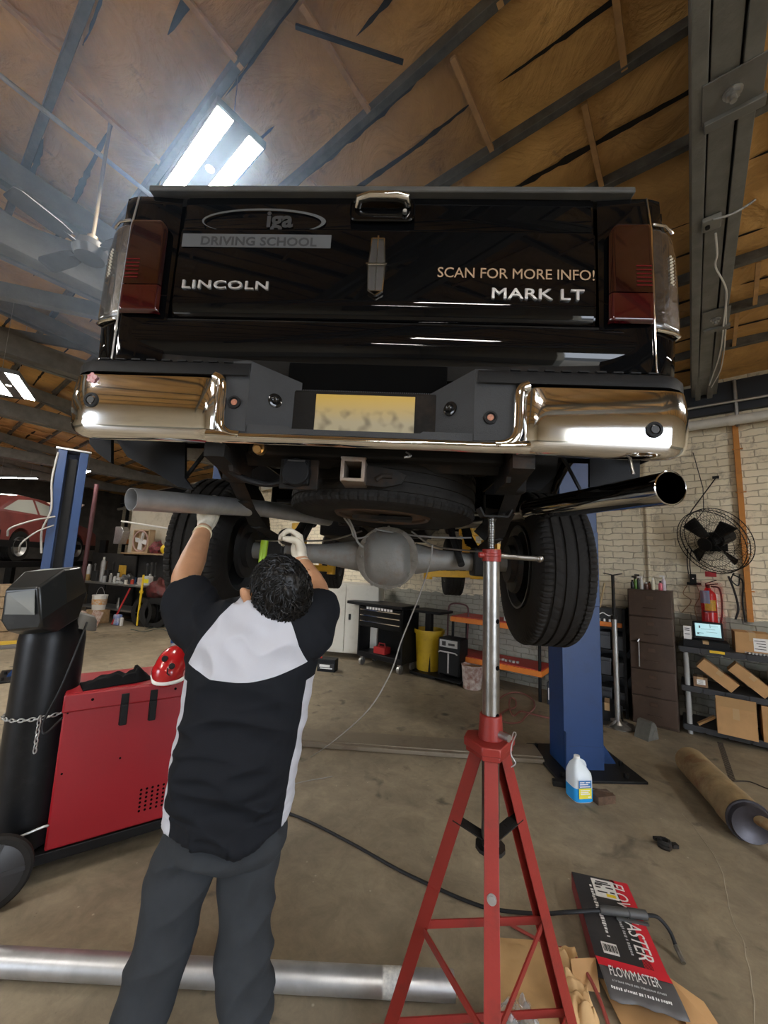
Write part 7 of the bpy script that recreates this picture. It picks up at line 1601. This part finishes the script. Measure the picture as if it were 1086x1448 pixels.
# head frame
yaw = radians(36); HU = V((.06, -.60, .80)).normalized(); HF = V((-sin(yaw), cos(yaw) * .80, .60)); HF = (HF - HU * HF.dot(HU)).normalized(); HR = HF.cross(HU).normalized()
HC = pY(396, 838, 1.14)
HM = Matrix((HR, HF, HU)).transposed().to_4x4()
def hp(x, y, z): return HC + HR * x + HF * y + HU * z
def rel_(p): return V(p) - OFF
def tubeR(mb, pts, rs, n=20, sy=1.0): mb.tube([rel_(p) for p in smoothpath(pts, 5)], [rs[0] + 0 * 0] * 0 or [
    (lambda t: rs[min(int(t), len(rs) - 2)] * (1 - (t - min(int(t), len(rs) - 2))) + rs[min(int(t), len(rs) - 2) + 1] * (t - min(int(t), len(rs) - 2)))(i / 5) for i in range((len(pts) - 1) * 5 + 1)], n, True, sy)
def hand_geo(mb, w, h, nrm, curl, thumb_side, thumb_dir, grow=1.0):
    side = h.cross(nrm).normalized() * thumb_side
    # palm
    for k in range(4):
        o_ = side * ((k - 1.5) * .020)
        tubeR(mb, [w + h * .0 + o_ * .55, w + h * .035 + o_ * .9, w + h * .088 + o_], [.016 * grow, .0155 * grow, .012 * grow], 12)
    tubeR(mb, [w - h * .01, w + h * .05, w + h * .075], [.024 * grow, .026 * grow, .018 * grow], 14)
    for k, L in enumerate((.9, 1.0, .95, .76)):
        p = w + h * .086 + side * ((1.5 - k) * .020); d = h.copy(); ang = 0; pts = [p]
        for sl, cv in zip((.042, .027, .022), curl):
            ang += radians(cv); d = h * cos(ang) + nrm * sin(ang); p = p + d * (sl * L); pts.append(p)
        tubeR(mb, pts, [.0105 * grow, .0095 * grow, .0088 * grow, .0072 * grow], 12)
    b = w + h * .025 + side * .030
    t1 = b + (side * .6 + h * .6 + nrm * .4).normalized() * .035; t2 = t1 + thumb_dir.normalized() * .030; t3 = t2 + (thumb_dir + nrm * .6).normalized() * .024
    tubeR(mb, [w + h * .012 + side * .012, b, t1, t2, t3], [.016 * grow, .015 * grow, .0125 * grow, .0105 * grow, .008 * grow], 12)
# continuous body
mb = MB()
hipL, hipR = pY(273, 1200, 1.16), pY(358, 1198, 1.17)
knL, knR = pY(206, 1440, 1.13), pY(345, 1440, 1.17)
ftL = V((knL.x - .11, 1.10, .09)); ftR = V((knR.x + .015, 1.20, .09))
sp = [V((tor(z)[0], 1.17, z)) for z in (TR[0][0], TR[3][0], TR[5][0], TR[7][0])]
mb.loft([[rel_(q) for q in ell((tor(z)[0], 1.165, z), tor(z)[1] * .80, .090 + .015 * (z < 1.1), 24)] for z in [TR[0][0] + .05] + [t[0] for t in TR[1:-1]]])
nk = V((tor(ZT)[0] + .012, 1.175, ZT - .03))
tubeR(mb, [nk - V((0, 0, .06)), nk + V((0, 0, .03)), HC - HU * .07 - HF * .02], [.075, .060, .056], 20)
for hp_, ma, mb_, kn, ft in ((hipL, pY(252, 1252, 1.155), pY(231, 1328, 1.145), knL, ftL), (hipR, pY(349, 1252, 1.17), pY(347, 1328, 1.17), knR, ftR)): tubeR(mb, [hp_ + V((0, 0, .02)), ma, mb_, kn, kn.lerp(ft, .4), ft], [.050, .052, .048, .044, .044, .034], 18)
for s_, e_, w_, hh_ in ((shL, elL, wL, hL), (shR, elR, wR, hR)):
    tubeR(mb, [s_ + V((.03 if s_ is shL else -.03, 0, -.02)), s_, s_.lerp(e_, .5), e_, e_.lerp(w_, .35), w_, w_ + hh_ * .02], [.055, .056, .050, .043, .044, .028, .024], 20)
# skull, jaw, nose, ears
mb.sph(rel_(HC), (.076, .094, .105), 28, 20, R=HM.to_3x3())
mb.sph(rel_(hp(0, .045, -.065)), (.056, .055, .062), 22, 14, R=HM.to_3x3())
mb.sph(rel_(hp(0, .099, -.030)), (.014, .022, .024), 14, 10, R=HM.to_3x3()); mb.tube([rel_(hp(0, .088, .012)), rel_(hp(0, .102, -.022))], [.009, .013], 10)
mb.sph(rel_(hp(0, .094, -.072)), (.024, .012, .007), 14, 8, R=HM.to_3x3()); mb.sph(rel_(hp(0, .092, -.084)), (.020, .012, .008), 14, 8, R=HM.to_3x3())
for s in (-1, 1):
    mb.sph(rel_(hp(s * .030, .080, .022)), (.020, .012, .006), 12, 8, R=HM.to_3x3())
    mb.sph(rel_(hp(s * .088, .020, .004)), (.014, .023, .036), 14, 12, R=HM.to_3x3() @ rotm(0, s * 14, s * -18).to_3x3())
    mb.tube([rel_(hp(s * .098, .006 + .034 * (1 - cos(a)) * .5 - .0, .000 + .031 * sin(a) * 1.0)) for a in [radians(k) for k in range(-100, 101, 20)]], .005, 6)
body = mb.build('body', skin, per); remesh(body, .0055, 3, .5)
for v in body.data.vertices:
    # tattoo area etc. stays plain; soften only
    pass
eye = mat('eye_white', (.8, .78, .75), .2); iris = mat('iris', (.03, .015, .01), .1)
for s in (-1, 1):
    mb = MB(); mb.sph(rel_(hp(s * .030, .084, .008)), .0115, 16, 10); e_ = mb.build('eye', eye, per); mb = MB(); mb.sph(rel_(hp(s * .030, .0925, .010)), .0055, 12, 8); mb.build('iris', iris, e_)
# tattoo patch on the right upper arm
# hair
hairm = mat('black_hair', (.004, .0038, .0038), .42, 0, .3)
mb = MB()
def hair_fn(p, q):
    n_ = noise.noise(p * 5.5) * .09 + noise.noise(p * 12) * .045; return q * (1.0 + n_)
mb.sph(rel_(hp(0, -.014, .016)), (.080, .097, .106), 56, 40, R=HM.to_3x3(), fn=hair_fn)
o = mb
# cut away the face and lower sides, keep the nape
keep = []
vs_ = mb.v
def in_face(p):
    q = p + OFF - HC; x, y, z = q.dot(HR), q.dot(HF), q.dot(HU)
    return (y > .058 and z < .060) or (z < -.045 and y > -.030) or (x < -.050 and z < .040 and y > -.012) or z < -.088
fs_ = [f for f in mb.f if not all(in_face(vs_[i]) for i in f)]
mb.f = fs_; mb.mi = [0] * len(fs_)
rnd = random.Random(21)
wh = hp(.012, -.075, .075) - HC       # crown whorl direction
whn = wh.normalized()
for k in range(2300):
    z = rnd.uniform(-1, 1); a = rnd.uniform(0, 2 * pi); p = V((sqrt(1 - z * z) * cos(a), sqrt(1 - z * z) * sin(a), z))
    loc = V((p.x * .081, p.y * .098 - .014, p.z * .106 + .016)); P0 = HC + HR * loc.x + HF * loc.y + HU * loc.z
    if in_face(P0 - OFF): continue
    nrm_ = (HR * (p.x / .086) + HF * (p.y / .101) + HU * (p.z / .108)).normalized()
    away = (P0 - (HC + whn * .105)); away = (away - nrm_ * away.dot(nrm_));
    if away.length < 1e-4: continue
    dist = away.length; away.normalize(); sw = nrm_.cross(away)
    t = (away + sw * (.55 + .5 * noise.noise(P0 * 22))).normalized()
    L = rnd.uniform(.018, .036); lift = rnd.uniform(.002, .008) if dist > .02 else .001; pts = []; P = P0 + nrm_ * -.002
    cu = rnd.uniform(-1, 1) * 34
    for j in range(5):
        pts.append(rel_(P)); u = j / 4
        t = (t + nrm_.cross(t) * radians(cu) * .9 - nrm_ * .12 * u).normalized()
        P = P + t * (L / 4) + nrm_ * (lift * (.5 - u) * .9)
    r = rnd.uniform(.0012, .0024); mb.tube(pts, [r, r * 1.1, r, r * .7, r * .15], 5)
mb.build('hair', hairm, per, sm=60, fixn=False)

# shirt
def smask(p):      # >0 where the light grey panels are
    x, y, z = p; cx, rx = tor(z); xn = (x - cx) / max(rx, .05)
    zy = 1.338 + .030 * ((x - cx + .005) / .15) ** 2
    yoke = min(z - zy, (x + .505 - (z - 1.365) * .62) , (-.190 - (z - 1.375) * .42 - x), 1.24 - y)
    wob = .025 * noise.noise(V((z * 9, 0, 0))) + .05 * max(0, 1.22 - z)
    zl = min(1.325 - z, .05)
    sideL = min((-(.80 - wob - .55 * max(0, 1.12 - z)) - xn) * rx, zl, .10 - abs(y - 1.16)); sideR = min((xn - (.955 - wob * .3)) * rx, zl, .10 - abs(y - 1.16))
    return max(yoke, sideL, sideR)
sm_ = bpy.data.materials.new('shirt_cloth'); sm_.use_nodes = True; nt = sm_.node_tree; N = nt.nodes; L = nt.links; b = N['Principled BSDF']
at = N.new('ShaderNodeAttribute'); at.attribute_name = 'panel'; gt = N.new('ShaderNodeMath'); gt.operation = 'GREATER_THAN'; gt.inputs[1].default_value = .5; L.new(at.outputs['Fac'], gt.inputs[0])
mx = N.new('ShaderNodeMix'); mx.data_type = 'RGBA'; mx.inputs[6].default_value = (.009, .0105, .014, 1); mx.inputs[7].default_value = (.50, .51, .56, 1); L.new(gt.outputs[0], mx.inputs[0]); L.new(mx.outputs[2], b.inputs['Base Color'])
b.inputs['Roughness'].default_value = .8; b.inputs['Specular IOR Level'].default_value = .15
tcn = N.new('ShaderNodeTexCoord'); nn_ = N.new('ShaderNodeTexNoise'); nn_.inputs['Scale'].default_value = 420; L.new(tcn.outputs['Object'], nn_.inputs['Vector']); bp = N.new('ShaderNodeBump'); bp.inputs['Strength'].default_value = .12; bp.inputs['Distance'].default_value = .003; L.new(nn_.outputs['Fac'], bp.inputs['Height']); L.new(bp.outputs[0], b.inputs['Normal'])
mb = MB(); rings = []
zs_ = [TR[1][0] + .025 + (ZT - TR[1][0] - .025) * i / 16 for i in range(17)]
for z in zs_:
    cx, rx = tor(z); ry = .128 + .012 * sin(pi * min(1, (z - zs_[0]) / .5)) - .05 * max(0, (z - 1.42) / .1) ** 2
    rings.append([rel_(q) for q in ell((cx, 1.165 + .0 * z, z), rx, ry, 36, .86)])
mb.loft(rings)
mb.loft([[rel_(q) for q in ell((tor(ZT)[0] + .008, 1.172, ZT - .02 + .0), .12, .095, 28)], [rel_(q) for q in ell((tor(ZT)[0] + .012, 1.175, ZT + .022), .075, .072, 28)]])
seL, seR = shL.lerp(elL, .70), shR.lerp(elR, .60)
tubeR(mb, [V((tor(1.42)[0] - .05, 1.165, 1.43)), shL + V((.02, 0, -.035)), shL.lerp(seL, .55) + V((-.008, -.005, -.014)), seL + V((-.006, -.004, -.010))], [.085, .083, .077, .070], 24)
tubeR(mb, [V((tor(1.42)[0] + .05, 1.165, 1.43)), shR + V((-.01, 0, -.03)), shR.lerp(seR, .6) + V((.006, -.005, -.014)), seR + V((.004, 0, -.008))], [.085, .080, .073, .066], 24)
# loose cloth hanging under the raised left sleeve
tubeR(mb, [shL + V((-.012, .0, -.035)), V((shL.x + .005, 1.16, 1.40)), V((tor(1.33)[0] - .115, 1.16, 1.33))], [.055, .055, .05], 18)
shirt = mb.build('shirt', sm_, per); remesh(shirt, .0055, 4, .5)
me = shirt.data
nrmls = [v.normal.copy() for v in me.vertices]
for v, nn2 in zip(me.vertices, nrmls):
    p = v.co + OFF; cx, rx = tor(p.z)
    low = max(0, min(1, (1.36 - p.z) / .12)); dxy = (p.x - cx)
    # swags between the arms and waist, then gathers above the hem
    f1 = noise.noise(V((dxy * 3.2 + (p.z) * 2.0, 3.1, p.z * 13 + dxy * dxy * 18)))
    f2 = noise.noise(V((dxy * 7 - p.z * 5, 1.7, p.z * 19)))
    rid = lambda q: (1 - abs(q) * 2.2)
    d = low * (.023 * rid(f1) + .011 * rid(f2) - .009) * (.5 + .8 * max(0, min(1, (1.30 - p.z) / .25)))
    up = 1 - low
    f3 = noise.noise(V((p.x * 9 + p.z * 7, p.y * 4, p.z * 9 - p.x * 6)))
    d += up * (.015 * rid(f3) - .006) + .0015 * noise.noise(p * 30)
    v.co += nn2 * d * (1 - .75 * max(0, min(1, (abs(dxy) / max(rx, .05) - .6) / .3)) * low)
    if p.z < TR[1][0] + .07: v.co += V((v.normal.x, v.normal.y, 0)) * .006
at_ = me.attributes.new('panel', 'FLOAT', 'POINT')
for i, v in enumerate(me.vertices):
    at_.data[i].value = .5 + max(-.5, min(.5, smask(v.co + OFF) * 12))
mb = MB(); cxn = tor(ZT)[0] + .012
mb.tube([rel_(V((cxn + .072 * cos(a), 1.175 + .066 * sin(a), ZT + .018 + .012 * sin(a) * -1))) for a in [2 * pi * k / 32 for k in range(33)]], .011, 8, cap=False, sy=1.6)
mb.build('collar', mat('collar_dark', (.013, .015, .019), .8), per)
# trousers
mb = MB()
hz0 = TR[0][0]
cx0, rx0 = tor(hz0)
mb.loft([[rel_(q) for q in ell((cx0, 1.168, z), rx0 * k, .118 * k2, 32)] for z, k, k2 in ((hz0 + .01, .90, .9), (hz0 + .03, .95, 1.02), (hz0 + .05, .95, 1.04), (hz0 + .09, .92, 1.0), (hz0 + .13, .88, .92))])
tubeR(mb, [hipL + V((.008, 0, .04)), pY(252, 1252, 1.155), pY(231, 1328, 1.145), knL, knL.lerp(ftL, .5), ftL + V((0, 0, -.03))], [.078, .080, .074, .066, .066, .072], 26)
tubeR(mb, [hipR + V((-.008, 0, .04)), pY(349, 1252, 1.17), pY(347, 1328, 1.17), knR, knR.lerp(ftR, .5), ftR + V((0, 0, -.03))], [.076, .076, .068, .062, .064, .072], 26)
tr = mb.build('trousers', trous, per); remesh(tr, .006, 4, .5)
me = tr.data; nrmls = [v.normal.copy() for v in me.vertices]
for v, nn2 in zip(me.vertices, nrmls):
    p = v.co + OFF
    f1 = noise.noise(V((p.x * 5 + p.z * 3.5, p.y * 3, p.z * 9 - p.x * 7))); f2 = noise.noise(V((p.x * 16, p.y * 8, p.z * 5 + 4)))
    knee = math.exp(-((p.z - .52) / .14) ** 2) + math.exp(-((p.z - .86) / .08) ** 2) * .7
    v.co += nn2 * ((.008 + .013 * knee) * (1 - abs(f1) * 2.2) + .0035 * (1 - abs(f2) * 2) - .008)
# shoes
for ft in (ftL, ftR):
    mb = MB(); q = rel_(V((ft.x, ft.y, 0)))
    def ring_(y, w_, h_, z0=.0): return [q + V((w_ * cos(a), y, max(z0, h_ * .5 + h_ * .5 * sin(a)))) for a in [2 * pi * i / 20 for i in range(20)]]
    mb.loft([ring_(-.085, .030, .08, .012), ring_(-.07, .043, .12), ring_(0, .046, .115), ring_(.09, .052, .075), ring_(.16, .046, .055), ring_(.20, .025, .035, .008)]); sh_ = mb.build('shoe', mat('shoe_black', (.015, .014, .014), .4), per)
    mb = MB(); mb.prism([(.036 * cos(a) * (1.2 + .25 * sin(a)), .055 + .15 * sin(a)) for a in [2 * pi * i / 24 for i in range(24)]], lambda x, y: q + V((x, y, 0)), lambda x, y: q + V((x, y, .018))); mb.build('sole', mat('sole', (.03, .03, .03), .8), sh_)
# gloves
glv = mat('glove_cream', (.62, .57, .46), .6, bump=.15, bump_scale=200, dirt=.5, dirt_col=(.22, .19, .14), dirt_scale=25)
mb = MB(); hand_geo(mb, wL, hL, nL, (28, 62, 45), -1 if hL.cross(nL).y > 0 else 1, nL * .8 + hL * .35, 1.12)
tubeR(mb, [wL.lerp(elL, .16), wL.lerp(elL, .06), wL + hL * .02], [.034, .029, .027], 20)
g = mb.build('glove', glv, per); remesh(g, .0026, 3, .5)
mb = MB(); ccL = wL.lerp(elL, .165); mb.tube([rel_(ccL), rel_(wL.lerp(elL, .13))], [.0365, .0355], 22); mb.build('glove_cuff', mat('cuff', (.66, .60, .42), .6), g)
mb = MB(); hand_geo(mb, wR, hR, nR, (55, 60, 45), -1 if hR.cross(nR).y > 0 else 1, nR * .9 + hR * .3, 1.12)
tubeR(mb, [wR.lerp(elR, .22), wR.lerp(elR, .08), wR + hR * .02], [.034, .029, .027], 20)
g = mb.build('glove', glv, per); remesh(g, .0026, 3, .5)
gc_ = wR + hR * .10 + nR * .035
mb = MB(); mb.tube([gc_ + (hR * cos(a) + nR * sin(a)) * .030 for a in [2 * pi * k / 20 for k in range(21)]], .007, 8, cap=False); mb.cyl(gc_ - V((.0, .03, 0)), gc_ + V((.02, .035, .02)), .008, 8)
tag(mb.build('pipe_clamp', M_['frame']), 'greasy dark pipe clamp held in the right glove of the mechanic', 'clamp')
mb = MB(); q = pY(372, 780, 1.75); mb.cyl(q - V((0, 0, .05)), q + V((.004, 0, .05)), .017, 16); tag(mb.build('green_tube', mat('lime_green', (.38, .62, .03), .4)), 'lime green marker tube strapped to the brake line left of the mechanic head', 'tube')
# ------------------------------------------------------------------ added haze volume that stands in for lens glow round the shop light
hm = bpy.data.materials.new('lens_glow_volume'); hm.use_nodes = True; nt = hm.node_tree; N = nt.nodes; L = nt.links
N.remove(N['Principled BSDF']); vs = N.new('ShaderNodeVolumeScatter'); vs.inputs['Color'].default_value = (.52, .72, 1.0, 1); vs.inputs['Anisotropy'].default_value = .25
vs.inputs['Density'].default_value = .085
L.new(vs.outputs[0], N['Material Output'].inputs['Volume'])
hz = W(-2.2, .93, 3.75)
mb = MB(); mb.sph((0, 0, 0), (1.75, 1.55, 1.05), 24, 14); o = mb.build('lens_glow_haze', hm); o.location = hz
tag(o, 'added thin bluish haze imitating lens glow around the bright shop light', 'lens glow', kind='stuff')
